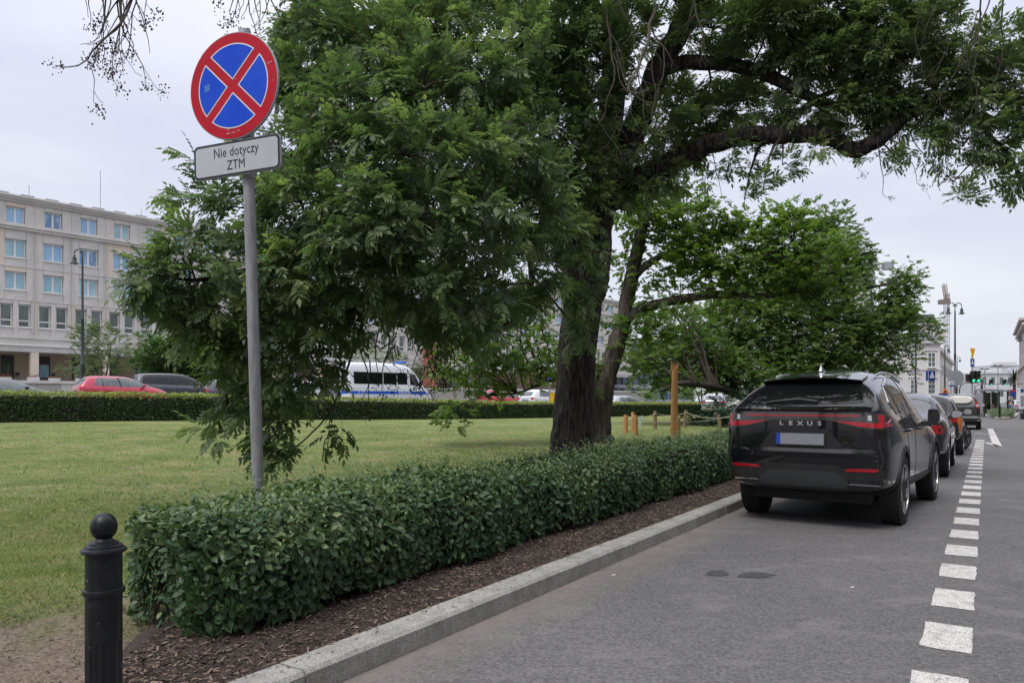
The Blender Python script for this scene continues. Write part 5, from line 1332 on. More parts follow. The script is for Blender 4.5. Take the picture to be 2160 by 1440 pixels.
for k, ch in enumerate('LEXUS'):
    o = link('lettering', text_mesh(ch, .072, extrude=.004, bold=.0016), M['chrome'], sv); yy = .21 - k * .105
    hx = bv.ray_cast(Vector((-6, yy, 1.085)), Vector((1, 0, 0)))[0].x
    o.location = (hx - .006, yy, 1.085); o.rotation_euler = (R(90), 0, R(-90)); o.scale = (1.25, .85, 1)
# ledges pressed into the tailgate and bumper, their upper faces catch the sky
def ledge(zt, zb, out_, yw, name='body_ledge', mat='paint_black', back=.30):
    mb = MB(); n = 18; rows = []
    for i in range(n + 1):
        y = -yw + 2 * yw * i / n; a = bv.ray_cast(Vector((-6, y, zt)), Vector((1, 0, 0)))[0]; b = bv.ray_cast(Vector((-6, y, zb)), Vector((1, 0, 0)))[0]; f = 1 - abs(y / yw) ** 6
        m_ = a.lerp(b, back); x_ = min(a.x, b.x) - out_ * f
        mb.v += [tuple(a), (x_, y, m_.z), tuple(b)]
        if i: k = (i - 1) * 3; mb.f += [(k, k + 3, k + 4, k + 1), (k + 1, k + 4, k + 5, k + 2)]
    mb.f = [f[::-1] for f in mb.f]
    mb.build(name, M[mat], sv, smooth=True)
ledge(.835, .735, .022, .80, back=.45)
ledge(1.262, 1.205, .030, .74, back=.5)
for s_ in (-1, 1):
    D_([(s_ * .50, .98), (s_ * .44, .98), (s_ * .60, .83), (s_ * .68, .85)][::s_], 'rear', .014, 'paint_black', 'tailgate_crease')
    D_(strip([(s_ * .80, .93), (s_ * .84, .72), (s_ * .80, .60)], .02), 'rear', .012, 'black_trim', 'corner_vent')
# flanks
for sd, s_ in (('left', 1), ('right', -1)):
    dlo = [(.98, 1.075), (.20, 1.115), (-.85, 1.145), (-1.42, 1.19), (-1.60, 1.30), (-1.35, 1.47), (-.85, 1.565), (-.2, 1.588), (.35, 1.54), (.75, 1.33)]
    D_(dlo, sd, .004, 'car_glass', 'side_window')
    # chrome line round the glass and the pillars
    D_(strip([(.98, 1.068), (.20, 1.108), (-.85, 1.138), (-1.42, 1.180), (-1.62, 1.30), (-1.36, 1.48), (-.85, 1.573), (-.2, 1.597), (.35, 1.55)], .014), sd, .008, 'chrome', 'window_trim')
    D_(strip([(-.28, 1.12), (-.38, 1.60)], .055), sd, .007, 'black_trim', 'door_pillar')
    D_(strip([(-1.10, 1.15), (-1.30, 1.49)], .028), sd, .007, 'black_trim', 'door_pillar')
    D_(strip([(-.30, 1.10), (-.30, .45), (-.25, .33)], .009), sd, .003, 'rim_dark', 'door_gap')
    D_(strip([(.80, 1.06), (.86, .8), (.80, .45), (.78, .33)], .009), sd, .003, 'rim_dark', 'door_gap')
    D_(strip([(-1.15, 1.13), (-1.0, .85), (-.90, .66), (-.86, .5)], .009), sd, .003, 'rim_dark', 'door_gap')
    for xw in (-1.345, 1.345):
        pol = arc(xw, .37, .475, -14, 194, 20) + arc(xw, .37, .412, 194, -14, 20); D_(pol, sd, .010, 'black_trim', 'arch_trim')
    D_([(.93, .40), (-.93, .40), (-.90, .30), (.90, .30)], sd, .014, 'black_trim', 'sill_trim')
    D_([(.95, .43), (-.95, .45), (-.95, .41), (.95, .405)], sd, .018, 'diff_grey', 'sill_trim')
    for xh in (-.95, .02):
        q = bv.ray_cast(Vector((xh, s_ * 3, .99)), Vector((0, -s_, 0)))[0]; mb = MB(); mb.tube([q + Vector((-.09, s_ * .004, 0)), q + Vector((-.06, s_ * .035, .003)), q + Vector((.08, s_ * .037, .003)), q + Vector((.11, s_ * .004, 0))], [.012, .015, .015, .012], 8); mb.build('door_handle', M['paint_black'], sv, smooth=True)
    mirror(sv, .70, .90, 1.12, M['paint_black'], s_, .15, .20, 'car_glass')
    # roof rail
    ry = .60
    pr = []
    for t in range(9):
        xx = -1.50 + 1.95 * t / 8; hz_ = bv.ray_cast(Vector((xx, s_ * ry, 6)), Vector((0, 0, -1)))[0].z; pr.append(Vector((xx, s_ * (ry - .01), hz_ + .055 * math.sin(math.pi * t / 8) ** .45)))
    mb = MB(); mb.tube(pr, [.010] + [.016] * 7 + [.010], 8); mb.build('roof_rail', M['chrome'], sv, smooth=True)
D_([(-.62, 1.08), (.62, 1.08), (.60, 1.40), (.52, 1.56), (-.52, 1.56), (-.60, 1.40)][::-1], 'front', .004, 'car_glass', 'windscreen')
q = bv.ray_cast(Vector((-1.35, 0, 6)), Vector((0, 0, -1)))[0]; mb = MB(); mb.add([q + Vector(v) for v in ((-.10, 0, 0), (.09, .022, 0), (.09, -.022, 0), (-.07, 0, .075), (-.10, .02, 0), (-.10, -.02, 0))], [(4, 1, 3), (1, 2, 3), (2, 5, 3), (5, 4, 3)]); mb.build('antenna_fin', M['chrome'], sv)

# ---- generic cars
SEDAN = [(-2.35, .74, .42, .92, .70, .52, 1.02, .08, .06), (-2.20, .86, .36, .95, .80, .60, 1.06, .08, 0), (-1.75, .91, .28, .97, .84, .60, 1.12, .0, 0), (-1.35, .92, .26, .97, .85, .58, 1.27, 0, 0), (-.85, .92, .24, .96, .85, .58, 1.42, 0, 0), (-.2, .92, .24, .95, .85, .59, 1.465, 0, 0), (.35, .92, .24, .94, .85, .58, 1.43, 0, 0), (.85, .92, .26, .93, .84, .58, 1.22, 0, 0), (1.25, .92, .28, .92, .83, .66, 1.02, 0, 0), (1.6, .91, .28, .88, .80, .66, .96, 0, 0), (2.0, .88, .30, .80, .74, .6, .88, 0, 0), (2.25, .82, .34, .70, .66, .5, .78, 0, 0), (2.36, .66, .4, .60, .52, .4, .66, 0, 0)]
HATCH = [(-2.02, .74, .40, .98, .70, .54, 1.38, .36, .04), (-1.92, .83, .34, 1.0, .76, .57, 1.42, .32, 0), (-1.70, .865, .28, 1.0, .79, .58, 1.455, .16, 0), (-1.25, .88, .25, .985, .80, .59, 1.475, 0, 0), (-.6, .88, .23, .96, .80, .595, 1.485, 0, 0), (0, .88, .23, .94, .80, .59, 1.465, 0, 0), (.4, .88, .23, .93, .80, .58, 1.40, 0, 0), (.85, .88, .25, .92, .79, .58, 1.19, 0, 0), (1.2, .88, .27, .90, .78, .62, 1.01, 0, 0), (1.5, .87, .28, .86, .76, .62, .94, 0, 0), (1.8, .84, .30, .78, .70, .56, .85, 0, 0), (2.0, .76, .34, .66, .60, .46, .72, 0, 0)]
ESTATE = [(-2.30, .78, .42, 1.10, .76, .62, 1.62, .22, .04), (-2.20, .88, .36, 1.12, .83, .64, 1.67, .18, 0), (-1.9, .92, .30, 1.12, .86, .65, 1.70, .08, 0), (-1.3, .935, .28, 1.11, .87, .66, 1.725, 0, 0), (-.6, .93, .27, 1.09, .87, .66, 1.735, 0, 0), (0, .93, .27, 1.08, .87, .66, 1.725, 0, 0), (.5, .93, .27, 1.07, .87, .65, 1.66, 0, 0), (.95, .93, .28, 1.06, .86, .65, 1.42, 0, 0), (1.3, .93, .30, 1.05, .85, .70, 1.18, 0, 0), (1.6, .92, .30, 1.02, .84, .70, 1.12, 0, 0), (2.0, .90, .32, .94, .80, .66, 1.04, 0, 0), (2.25, .84, .36, .84, .72, .58, .92, 0, 0), (2.35, .70, .42, .70, .6, .46, .76, 0, 0)]
def side_glass(st, x0, x1, drop=.05):
    """polygon of the window band between belt and roof"""
    lo = []; hi = []
    for s_ in st:
        if x0 < s_[0] < x1: lo.append((s_[0], s_[3] + .035)); hi.append((s_[0], s_[6] - .085))
    def zz(x, i, o):
        for a, b in zip(st, st[1:]):
            if a[0] <= x <= b[0]: t = (x - a[0]) / (b[0] - a[0]); return a[i] * (1 - t) + b[i] * t + o
    hi = [h_ for h_ in hi if h_[1] > zz(h_[0], 3, .10)]
    return [(x1, zz(x1, 3, .035))] + lo[::-1] + [(x0, zz(x0, 3, .035))] + hi
def car(label, st, loc, rot, paint, group, axl, r=.33, glassm_='car_glass', x0=-1.5, x1=1.15, lights='low', spokes=5, steer=0, sides=('left', 'right'), name='parked_car', zs=1.06, wells=True, cat='car', rwin=None, wheel_sides=(-1, 1), trim='black_trim', mirrors=(-1, 1), rail=False, yo=.9):
    o = thing(name, label, cat, loc, rot, group, (1, 1, zs)); me, bv_ = body_mesh('body', st, [(a, r, r + .045, .60) for a in axl], bulge=(.03, .06), bool_=wells)
    link('body', me, M[paint], o)
    if wells: underside(o, st[0][0] + .25, st[-1][0] - .25, .74, .32)
    add_wheels(o, axl, r, .21, yo, spokes, False, steer, wheel_sides)
    g_ = side_glass(st, x0, x1)
    zr = max(s_[6] for s_ in st); zb = [s_[3] for s_ in st][len(st) // 2]
    for sd in sides:
        decal(bv_, g_, sd, .004, M[glassm_], 'side_window', o)
        for xp in (-.25 + .0, ): decal(bv_, strip([(xp, zb + .03), (xp - .10, zr - .10)], .07), sd, .007, M['black_trim'], 'door_pillar', o)
        decal(bv_, strip([(x0 + .42, zb + .03), (x0 + .38, zr - .14)], .04), sd, .007, M['black_trim'], 'door_pillar', o)
        for xg in (-.25, .85): decal(bv_, strip([(xg, zb), (xg, .4)], .010), sd, .003, M['rim_dark'], 'door_gap', o)
        decal(bv_, strip([(x0 + .5, zb), (x0 + .62, .55)], .010), sd, .003, M['rim_dark'], 'door_gap', o)
        decal(bv_, [(.85, .36), (-.85, .36), (-.85, .27), (.85, .27)], sd, .012, M[trim], 'sill_trim', o)
        for xh in (-.85, .05):
            decal(bv_, [(xh, zb - .09), (xh + .18, zb - .09), (xh + .18, zb - .115), (xh, zb - .115)], sd, .022, M[paint], 'door_handle', o)
        if paint != 'paint_white':
            for xw in axl: decal(bv_, arc(xw, r, r + .085, -8, 188, 16) + arc(xw, r, r + .04, 188, -8, 16), sd, .007, M[paint if trim != 'arch' else 'black_trim'], 'arch_trim', o)
    f = st[0]; zt0 = f[6]
    rw = rwin or [(-.56, f[3] + .06), (.56, f[3] + .06), (.50, zt0 - .07), (-.50, zt0 - .07)]
    decal(bv_, rw[::-1], 'rear', .005, M[glassm_], 'rear_window', o, rnd=1)
    decal(bv_, [(-.60, zb + .09), (.60, zb + .09), (.52, zr - .08), (-.52, zr - .08)][::-1], 'front', .004, M[glassm_], 'windscreen', o)
    for s_ in (-1, 1):
        if lights == 'low': decal(bv_, [(s_ * .84, f[3] - .02), (s_ * .50, f[3] - .03), (s_ * .56, f[3] - .17), (s_ * .84, f[3] - .17)], 'rear', .006, M['lamp_red'], 'tail_lamp', o)
        if lights == 'tall':
            decal(bv_, [(s_ * .83, f[3] - .06), (s_ * .70, f[3] - .06), (s_ * .62, zt0 - .03), (s_ * .71, zt0 - .03)], 'rear', .008, M['lamp_red'], 'tail_lamp', o)
            decal(bv_, [(s_ * .84, f[3] - .0), (s_ * .71, f[3] - .0), (s_ * .70, f[3] + .11), (s_ * .80, f[3] + .11)], 'rear', .012, M['lamp_clear'], 'reversing_lamp', o)
        decal(bv_, [(s_ * .78, st[-1][3] + .06), (s_ * .46, st[-1][3] + .02), (s_ * .50, st[-1][3] - .10), (s_ * .74, st[-1][3] - .06)], 'front', .006, M['lamp_clear'], 'headlight', o)
    for s_ in mirrors: mirror(o, .72, .86, zb + .10, M['black_trim'] if paint == 'paint_grey' else M[paint], s_, .20, .15)
    hx = bv_.ray_cast(Vector((-6, 0, .62)), Vector((1, 0, 0)))[0].x; plate_at(o, hx - .01, f[3] - .22 if lights != 'tall' else .80)
    if rail:
        for s_ in (-1, 1):
            mb = MB(); pr = []
            for t in range(7):
                xx = -1.6 + 1.9 * t / 6; pr.append(Vector((xx, s_ * .58, bv_.ray_cast(Vector((xx, s_ * .58, 6)), Vector((0, 0, -1)))[0].z + .05 * math.sin(math.pi * t / 6) ** .4)))
            mb.tube(pr, .014, 6); mb.build('roof_rail', M['black_trim'], o, smooth=True)
    return o, bv_
GP = 'cars parked in the lane beside the hedge'
c2, bv2 = car('dark sedan with silvery roof parked directly ahead of the black sport utility car', SEDAN, UV(17.85, -1.50), ROADROT, 'paint_dark', GP, (-1.42, 1.45), .345, zs=1.12, spokes=8)
c3, bv3 = car('small dark hatchback with orange rear flank and outward turned front wheel', HATCH, UV(24.55, -1.42), ROADROT, 'paint_dark', GP, (-1.2, 1.35), .33, zs=1.10, steer=-32, x0=-1.4, x1=1.1)
for sd in ('right',):
    decal(bv3, [(-1.98, .98), (-1.45, .94), (-.95, .90), (-1.0, .55), (-1.55, .72), (-1.9, .55)], sd, .006, M['orange'], 'orange_panel', c3)
c4, bv4 = car('dark olive sport utility car with tall red tail lamps parked farthest ahead', ESTATE, UV(45.6, -1.15), ROADROT, 'paint_green', GP, (-1.36, 1.30), .36, zs=1.05, lights='tall', rail=True, spokes=5)
decal(bv4, [(-.85, .66), (.85, .66), (.84, .56), (-.84, .56)], 'rear', .012, M['paint_silver'], 'bumper_panel', c4)

# ---- cars along the street beyond the hedge
def sheading(dpx=0): return R(dpx)
GS = 'cars standing along the street beyond the clipped hedge'
def scar(label, st, px, Y, rot, paint, ztop_px=None, **k):
    p = P(px, 845, Y); z = T(p.x, p.y)
    if ztop_px: z = EYE + (HZ - ztop_px) / F * Y - max(s_[6] for s_ in st) * k.get('zs', 1.06)
    return car(label, st, (p.x, p.y, z), R(rot), paint, GS, **k)
scar('bright red hatchback seen from behind over the clipped hedge', HATCH, 256, 36.5, 45, 'paint_red', 793, axl=(-1.2, 1.3), r=.32, glassm_='light_glass', wells=False, sides=('right', 'left'), x0=-1.45, x1=1.1, rwin=[(-.62, 1.02), (.62, 1.02), (.52, 1.36), (-.52, 1.36)])
scar('slate grey estate car with black tinted windows right of the red hatchback', ESTATE, 372, 41, 42, 'paint_grey', 787.5, axl=(-1.4, 1.4), r=.36, wells=False, x0=-2.0, x1=1.2)
scar('dark car at the left edge whose windscreen slopes down behind the hedge', SEDAN, 8, 33.5, 42, 'paint_grey', 797, axl=(-1.4, 1.4), r=.33, glassm_='light_glass', wells=False, x0=-1.5, x1=1.2)
scar('silver hatchback half hidden by branches left of the police van', HATCH, 660, 44, 42, 'paint_silver', 803, axl=(-1.2, 1.3), glassm_='light_glass', wells=False, x0=-1.4, x1=1.1)
scar('dark grey car glimpsed between the round tree and the sign pole', HATCH, 500, 42, 42, 'paint_grey', 800, axl=(-1.2, 1.3), wells=False, x0=-1.4, x1=1.1)
scar('red car half hidden by leaves to the left of the big trunk', HATCH, 1065, 54, 45, 'paint_red', 822, axl=(-1.2, 1.3), glassm_='light_glass', wells=False, x0=-1.4, x1=1.1)
scar('white car with light windows just left of the big trunk', HATCH, 1150, 52, 45, 'paint_white', 821, axl=(-1.2, 1.3), glassm_='light_glass', wells=False, x0=-1.4, x1=1.1)
scar('pale silver car just right of the leaning tree trunk', HATCH, 1320, 60, 35, 'paint_silver', 834, axl=(-1.2, 1.3), glassm_='light_glass', wells=False, x0=-1.4, x1=1.1)
scar('pale blue car seen under the low bough behind the juniper', HATCH, 1510, 52, 70, 'paint_silver', 829, axl=(-1.2, 1.3), glassm_='light_glass', wells=False, x0=-1.4, x1=1.1)
# police van
VAN = [(-3.1, .88, .45, 1.35, .86, .76, 2.62, .05, 0), (-3.0, .97, .38, 1.38, .93, .80, 2.72, .05, 0), (-2.6, .99, .36, 1.38, .95, .80, 2.76, 0, 0), (-1, .99, .34, 1.38, .95, .80, 2.78, 0, 0), (.6, .99, .34, 1.38, .95, .80, 2.76, 0, 0), (1.3, .99, .34, 1.36, .95, .78, 2.66, 0, 0), (1.75, .99, .34, 1.34, .94, .76, 2.30, 0, 0), (2.15, .98, .34, 1.30, .92, .76, 1.78, 0, 0), (2.4, .97, .34, 1.22, .90, .74, 1.42, 0, 0), (2.8, .93, .36, 1.02, .84, .68, 1.16, 0, 0), (3.05, .80, .42, .84, .68, .5, .95, 0, 0)]
p = P(812, 845, 46.0); zv = EYE + (HZ - 765) / F * 46 - 2.79 * 1.05
pv = thing('police_van', 'white police van with a blue stripe and dark side windows behind the hedge', 'van', (p.x, p.y, zv), R(42), None, (1, 1, 1.05))
me, bvv = body_mesh('body', VAN, [], bulge=(.02, .06), bool_=False); link('body', me, M['paint_white'], pv)
add_wheels(pv, (-1.9, 1.75), .34, .22, .96, 5)
for sd, s_ in (('right', -1), ('left', 1)):
    for a, b in ((-2.7, -1.75), (-1.68, -.75), (-.68, .25), (.32, 1.05)): decal(bvv, [(a, 1.50), (b, 1.50), (b, 2.18), (a, 2.18)], sd, .005, M['car_glass'], 'side_window', pv, .15)
    decal(bvv, [(1.25, 1.48), (2.05, 1.42), (1.72, 2.12), (1.25, 2.16)], sd, .005, M['car_glass'], 'side_window', pv, .15)
    decal(bvv, [(-3.0, 1.10), (2.5, 1.10), (2.5, .93), (-3.0, .93)], sd, .006, M['police_blue'], 'blue_stripe', pv, .2)
    for xg in (-.72, .28, 1.15): decal(bvv, strip([(xg, 2.4), (xg, .5)], .014), sd, .003, M['rim_dark'], 'door_gap', pv, .2)
    y_ = s_ * 1.005
    for tx_, xx in (('POLICJA', .8), ('Z 773', -2.2)): place_text(tx_, .24, M['sign_white'], pv, (xx, y_, 1.01), (R(90), 0, 0 if s_ < 0 else R(180)))
    mirror(pv, 1.95, .96, 1.62, M['black_trim'], s_, .2, .34)
for s_ in (-1, 1):
    decal(bvv, [(s_ * .10, 1.55), (s_ * .80, 1.55), (s_ * .72, 2.25), (s_ * .10, 2.25)], 'rear', .005, M['car_glass'], 'rear_window', pv, .15)
    decal(bvv, [(s_ * .88, 1.35), (s_ * .80, 1.35), (s_ * .80, .95), (s_ * .88, .95)], 'rear', .01, M['lamp_red'], 'tail_lamp', pv, .15)
decal(bvv, [(-.9, 1.10), (.9, 1.10), (.9, .93), (-.9, .93)], 'rear', .006, M['police_blue'], 'blue_stripe', pv, .2)
decal(bvv, [(-.78, 1.40), (.78, 1.40), (.66, 2.35), (-.66, 2.35)], 'front', .005, M['car_glass'], 'windscreen', pv, .15)
mb = MB(); mb.box(1.0, 1.25, -.55, .55, 2.78, 2.9); mb.build('light_bar', M['police_blue'], pv, bevel=.03)
# ------------------------------------------------------------------ ring of posts on the lawn
def post(px, yb, yt, Y, r, mat, label, lean=0, split=False):
    b = P(px, yb, Y); z = T(b.x, b.y); h = (yb - yt) / F * Y
    o = thing('wooden_post', label, 'post', (b.x, b.y, z), 0, 'posts round the roped off patch')
    mb = MB(); n = 9; pts = [Vector((lean * k / 6 + .012 * noise3(k * .9, px, 0), .01 * noise3(k, 3, px), -.1 + (h + .1) * k / 6)) for k in range(7)]
    mb.tube(pts, [r * (1.05 - .05 * k / 6 + .05 * noise3(k, px, 7)) for k in range(7)], 10); mb.build('shaft', M[mat], o, smooth=True)
    return o, Vector((b.x + lean, b.y, z + h))
heads = {}
for key, px, yb, yt, Y, mat, label, lean in [('a', 1320, 903, 864, 24.5, 'wood', 'short pale peeled post, leftmost of the roped ring', 0), ('b', 1335, 903, 862, 25.5, 'wood', 'short pale post just behind the second post from the left', 0), ('c', 1341, 906, 863, 23.5, 'wood', 'short pale post standing second from the left, in front of its twin', 0),
    ('d', 1382, 895, 857, 27.5, 'wood_old', 'weathered brown post at the back of the ring between the pale posts', 0), ('e', 1431, 909, 866, 23, 'wood', 'short pale post standing right against the tall peeled stake', 0),
    ('f', 1443, 890, 854, 29, 'wood_old', 'slightly leaning weathered post behind and right of the tall stake', .08), ('g', 1521, 894, 858, 27, 'wood_old', 'crooked weathered post nearest to the black car', -.10)]:
    o, hd_ = post(px, yb, yt, Y, .065, mat, label, lean); heads[key] = hd_
b = P(1422, 906, 23.4); z = T(b.x, b.y); hs = (906 - 764) / F * 23.4
tall = thing('tall_stake', 'tall peeled tree stem with a splintered top standing in the roped ring', 'post', (b.x, b.y, z))
mb = MB(); mb.tube([Vector((.02 * k / 8 , 0, -.1 + (hs + .1) * k / 8)) for k in range(9)], [.125 - .004 * k + .008 * noise3(k, 0, 0) for k in range(9)], 12); mb.build('shaft', M['wood'], tall, smooth=True)
mb = MB()
for k in range(16):
    a = k * .6; rr = .03 + .06 * random.random(); x, y = .02 + rr * math.cos(a), rr * math.sin(a); L = random.uniform(.06, .2) + (.16 if k % 5 == 0 else 0)
    mb.tube([Vector((x, y, hs - .03)), Vector((x + random.gauss(0, .03), y, hs + L * .6)), Vector((x + random.gauss(0, .05), y, hs + L))], [.028, .018, .003], 5)
mb.build('splinters', M['wood'], tall)
def rope(k1, k2, sag=.12, dz=-.10, q=None):
    a = heads[k1] + Vector((0, -.06, dz)); b_ = (heads[k2] if q is None else q) + Vector((0, -.06, dz)); mb = MB(); n = 12
    mb.tube([a + (b_ - a) * (t / n) - Vector((0, 0, sag * 4 * (t / n) * (1 - t / n))) - a for t in range(n + 1)], .013, 6, True)
    return mb, a
RL = [('a', 'b', 'slack pale rope between the two leftmost posts'), ('c', 'e', 'pale rope sagging from the second post to the tall stake'), ('b', 'd', 'pale rope from the left posts to the weathered back post'), ('d', 'f', 'pale rope along the back of the ring, left span'), ('f', 'g', 'pale rope along the back of the ring, right span'), ('e', 'x', 'pale rope running from the tall stake toward the black car'), ('g', 'y', 'short pale rope from the crooked post behind the black car')]
for k1, k2, lb in RL:
    q = None
    if k2 == 'x': q = P(1545, 868, 24.5)
    if k2 == 'y': q = P(1580, 862, 28)
    mb, a = rope(k1, k2, .09 if k2 != 'b' else .12, -.10, q); o = mb.build('rope', M['rope'], None, smooth=True); o.location = a; tag(o, lb, 'rope', 'ropes between the posts')
# little green info tag on a stick
b = P(1350, 903, 25); o = thing('garden_label', 'small pale green tag on a thin stick inside the roped ring', 'garden label', (b.x, b.y, T(b.x, b.y)))
M['pale_green'] = pm('pale_green_card', (.42, .62, .52), None, 4, .6)
mb = MB(); mb.tube([(0, 0, 0), (.03, 0, .4)], .012, 6); mb.build('stick', M['pale_green'], o); mb = MB(); mb.prism([(-.05, .22), (.03, .25), (.09, .58), (-.02, .52)], lambda p: Vector((p[0], -.01, p[1])), lambda p: Vector((p[0], .01, p[1]))); mb.build('card', M['pale_green'], o)
# white litter on the asphalt and twigs on the mulch
def litter(px, py, s, label):
    p = G(px, py); mb = MB(); pts = []
    for k in range(7): a = k * .9; r_ = s * random.uniform(.5, 1); pts.append((r_ * math.cos(a), r_ * .6 * math.sin(a)))
    mb.prism(pts, lambda q: Vector((q[0], q[1], .002)), lambda q: Vector((q[0] * .9, q[1] * .9, .007 + .004 * math.sin(q[0] * 90)))); o = mb.build('paper_scrap', M['sign_white']); o.location = p; tag(o, label, 'litter')
litter(1294, 1213, .022, 'white scrap of paper on the asphalt near the kerb'); litter(1798, 1239, .020, 'thin white scrap on the asphalt behind the black car')
litter(620, 1372, .0, '') if False else None

# ------------------------------------------------------------------ office building on the left
BA = math.atan2(.740, .673)
ob = thing('office_building', 'long five storey stone office building with blue windows and a ground floor arcade', 'building', (-48.5, 70, 0), BA)
BX = lambda t: t
def piece(name, x0, x1, z0, z1, y0, y1, mat, parent=ob, **k):
    mb = MB(); mb.box(x0, x1, y0, y1, z0, z1); return mb.build(name, M[mat], parent, **k)
PIT = 3.21; T0 = 1.30; NB = 34; XE = T0 + PIT * (NB - .5)
XS = T0 - PIT * 2.5
piece('wall', XS, XE, 6.3, 20.9, .55, 14, 'stone3'); piece('wall', XS, XE, 3.4, 6.29, 4.7, 14, 'stone3')                        # main mass behind the cladding
stone_cache = {}
def spanel(w, h, mat, th=.16):
    k = (round(w, 2), round(h, 2), mat)
    if k not in stone_cache:
        a = .012; mb = MB(); mb.box(a, w - a, 0, th, a, h - a); me = mb.mesh('stone_panel'); me.materials.append(M[mat]); stone_cache[k] = me
    return stone_cache[k]
def put_panel(x0, x1, z0, z1, y, mat=None):
    mat = mat or random.choice(['stone', 'stone', 'stone', 'stone3', 'stone3', 'stone2'])
    o = bpy.data.objects.new('stone_panel', spanel(x1 - x0, z1 - z0, mat, .35)); C.objects.link(o); o.parent = ob; o.location = (x0, y + random.uniform(-.006, .006), z0)
win_cache = {}
def window(xc, zb, w, h, glass, kind='double', y=.36):
    k = (w, h, glass, kind)
    if k not in win_cache:
        t = .11; mb = MB(); mb.box(-w/2, -w/2 + t, 0, .1, 0, h); mb.box(w/2 - t, w/2, 0, .1, 0, h); mb.box(-w/2 + t, w/2 - t, 0, .1, 0, t); mb.box(-w/2 + t, w/2 - t, 0, .1, h - t, h)
        panes = []
        if kind == 'double': mb.box(-.09, .09, -.02, .1, t, h - t); panes = [(-w/2 + t, -.09, t, h - t), (.09, w/2 - t, t, h - t)]
        elif kind == 'split': mb.box(-w/2 + t, w/2 - t, -.01, .1, h * .26, h * .26 + .13); panes = [(-w/2 + t, w/2 - t, t, h * .26), (-w/2 + t, w/2 - t, h * .26 + .13, h - t)]
        elif kind == 'six':
            mb.box(-.035, .035, -.01, .1, t, h - t)
            for f_ in (.36, .68): mb.box(-w/2 + t, -.035, -.01, .1, h * f_ - .03, h * f_ + .03); mb.box(.035, w/2 - t, -.01, .1, h * f_ - .03, h * f_ + .03)
            panes = [(-w/2 + t, -.035, t, h - t), (.035, w/2 - t, t, h - t)]
        fr = mb.mesh('window'); fr.materials.append(M['white_frame']); pm_ = []
        for a, b_, c, d in panes:
            mb = MB(); mb.box(a, b_, .04, .07, c, d); m_ = mb.mesh('pane'); m_.materials.append(M[glass]); pm_.append(m_)
        mb = MB(); mb.box(-w/2 - .06, w/2 + .06, -.40, .0, -.09, 0); sl = mb.mesh('sill'); sl.materials.append(M['white_frame']); win_cache[k] = (fr, pm_, sl)
    fr, pm_, sl = win_cache[k]; return fr, pm_, sl
def put_window(root, xc, zb, w, h, glass, kind='double', y=.36, sill=True):
    fr, pm_, sl = window(xc, zb, w, h, glass, kind)
    o = bpy.data.objects.new('window', fr); C.objects.link(o); o.parent = root; o.location = (xc, y, zb)
    for m_ in pm_: q = bpy.data.objects.new('pane', m_); C.objects.link(q); q.parent = o
    if sill: q = bpy.data.objects.new('sill', sl); C.objects.link(q); q.parent = o
ROWS = [(18.45, 20.05, 1.55, 'double', 0), (15.2, 16.95, 1.75, 'double', 1), (12.1, 13.85, 1.75, 'double', 2), (8.55, 10.75, 1.02, 'split', 3)]
BANDS = [(18.3, 20.5), (14.35, 17.85), (11.15, 14.35), (7.75, 11.15)]
NVIS = 6
M['win_blue2'] = glassm('mottled_blue_glass', (.22, .38, .56), (.09, .20, .36), 1.3); M['win_mix'] = glassm('half_drawn_blind_glass', (.42, .50, .52), (.10, .22, .38), .9)  # pane variants: base colour mottled between a paler and a deeper tone
for i in range(-2, NB - 1):
    xc = T0 + PIT * i
    for (z0, z1, w_, kd, r_), (b0_, b1_) in zip(ROWS, BANDS):
        gl = random.choice(['win_blue', 'win_blue', 'win_blue2', 'win_teal', 'win_mix']) if r_ < 3 else 'win_dark'
        if r_ == 3:
            offs = (-.74, .74)
        else: offs = (0,)
        for of in offs: put_window(ob, xc + of, z0, w_, z1 - z0, gl, kd, y=.30)
        if i < NVIS:
            xa, xb = xc - PIT / 2, xc + PIT / 2; hw = w_ / 2 + .02
            if r_ < 3:
                put_panel(xa, xc - hw, b0_, b1_, 0); put_panel(xc + hw, xb, b0_, b1_, 0); put_panel(xc - hw, xc + hw, b0_, z0 - .09, 0); put_panel(xc - hw, xc + hw, z1, b1_, 0)
            else:
                put_panel(xa, xc - .74 - hw, b0_, b1_, 0); put_panel(xc + .74 + hw, xb, b0_, b1_, 0); put_panel(xc - .74 + hw, xc + .74 - hw, b0_, b1_, 0)
                for of in offs: put_panel(xc + of - hw, xc + of + hw, b0_, z0 - .09, 0); put_panel(xc + of - hw, xc + of + hw, z1, b1_, 0)
# cladding beyond the foliage, joined
mb = MB()
for i in range(NVIS, NB - 1):
    xc = T0 + PIT * i; xa, xb = xc - PIT / 2, xc + PIT / 2
    for (z0, z1, w_, kd, r_), (b0_, b1_) in zip(ROWS, BANDS):
        hw = w_ / 2 + .02; j = .01
        if r_ < 3: rects = [(xa, xc - hw, b0_, b1_), (xc + hw, xb, b0_, b1_), (xc - hw, xc + hw, b0_, z0 - .09), (xc - hw, xc + hw, z1, b1_)]
        else: rects = [(xa, xc - .74 - hw, b0_, b1_), (xc + .74 + hw, xb, b0_, b1_), (xc - .74 + hw, xc + .74 - hw, b0_, b1_)] + [r for of in (-.74, .74) for r in ((xc + of - hw, xc + of + hw, b0_, z0 - .09), (xc + of - hw, xc + of + hw, z1, b1_))]
        for a, b_, c, d in rects: mb.box(a + j, b_ - j, 0, .35, c + j, d - j)
mb.build('cladding', M['stone'], ob, kind='stuff')
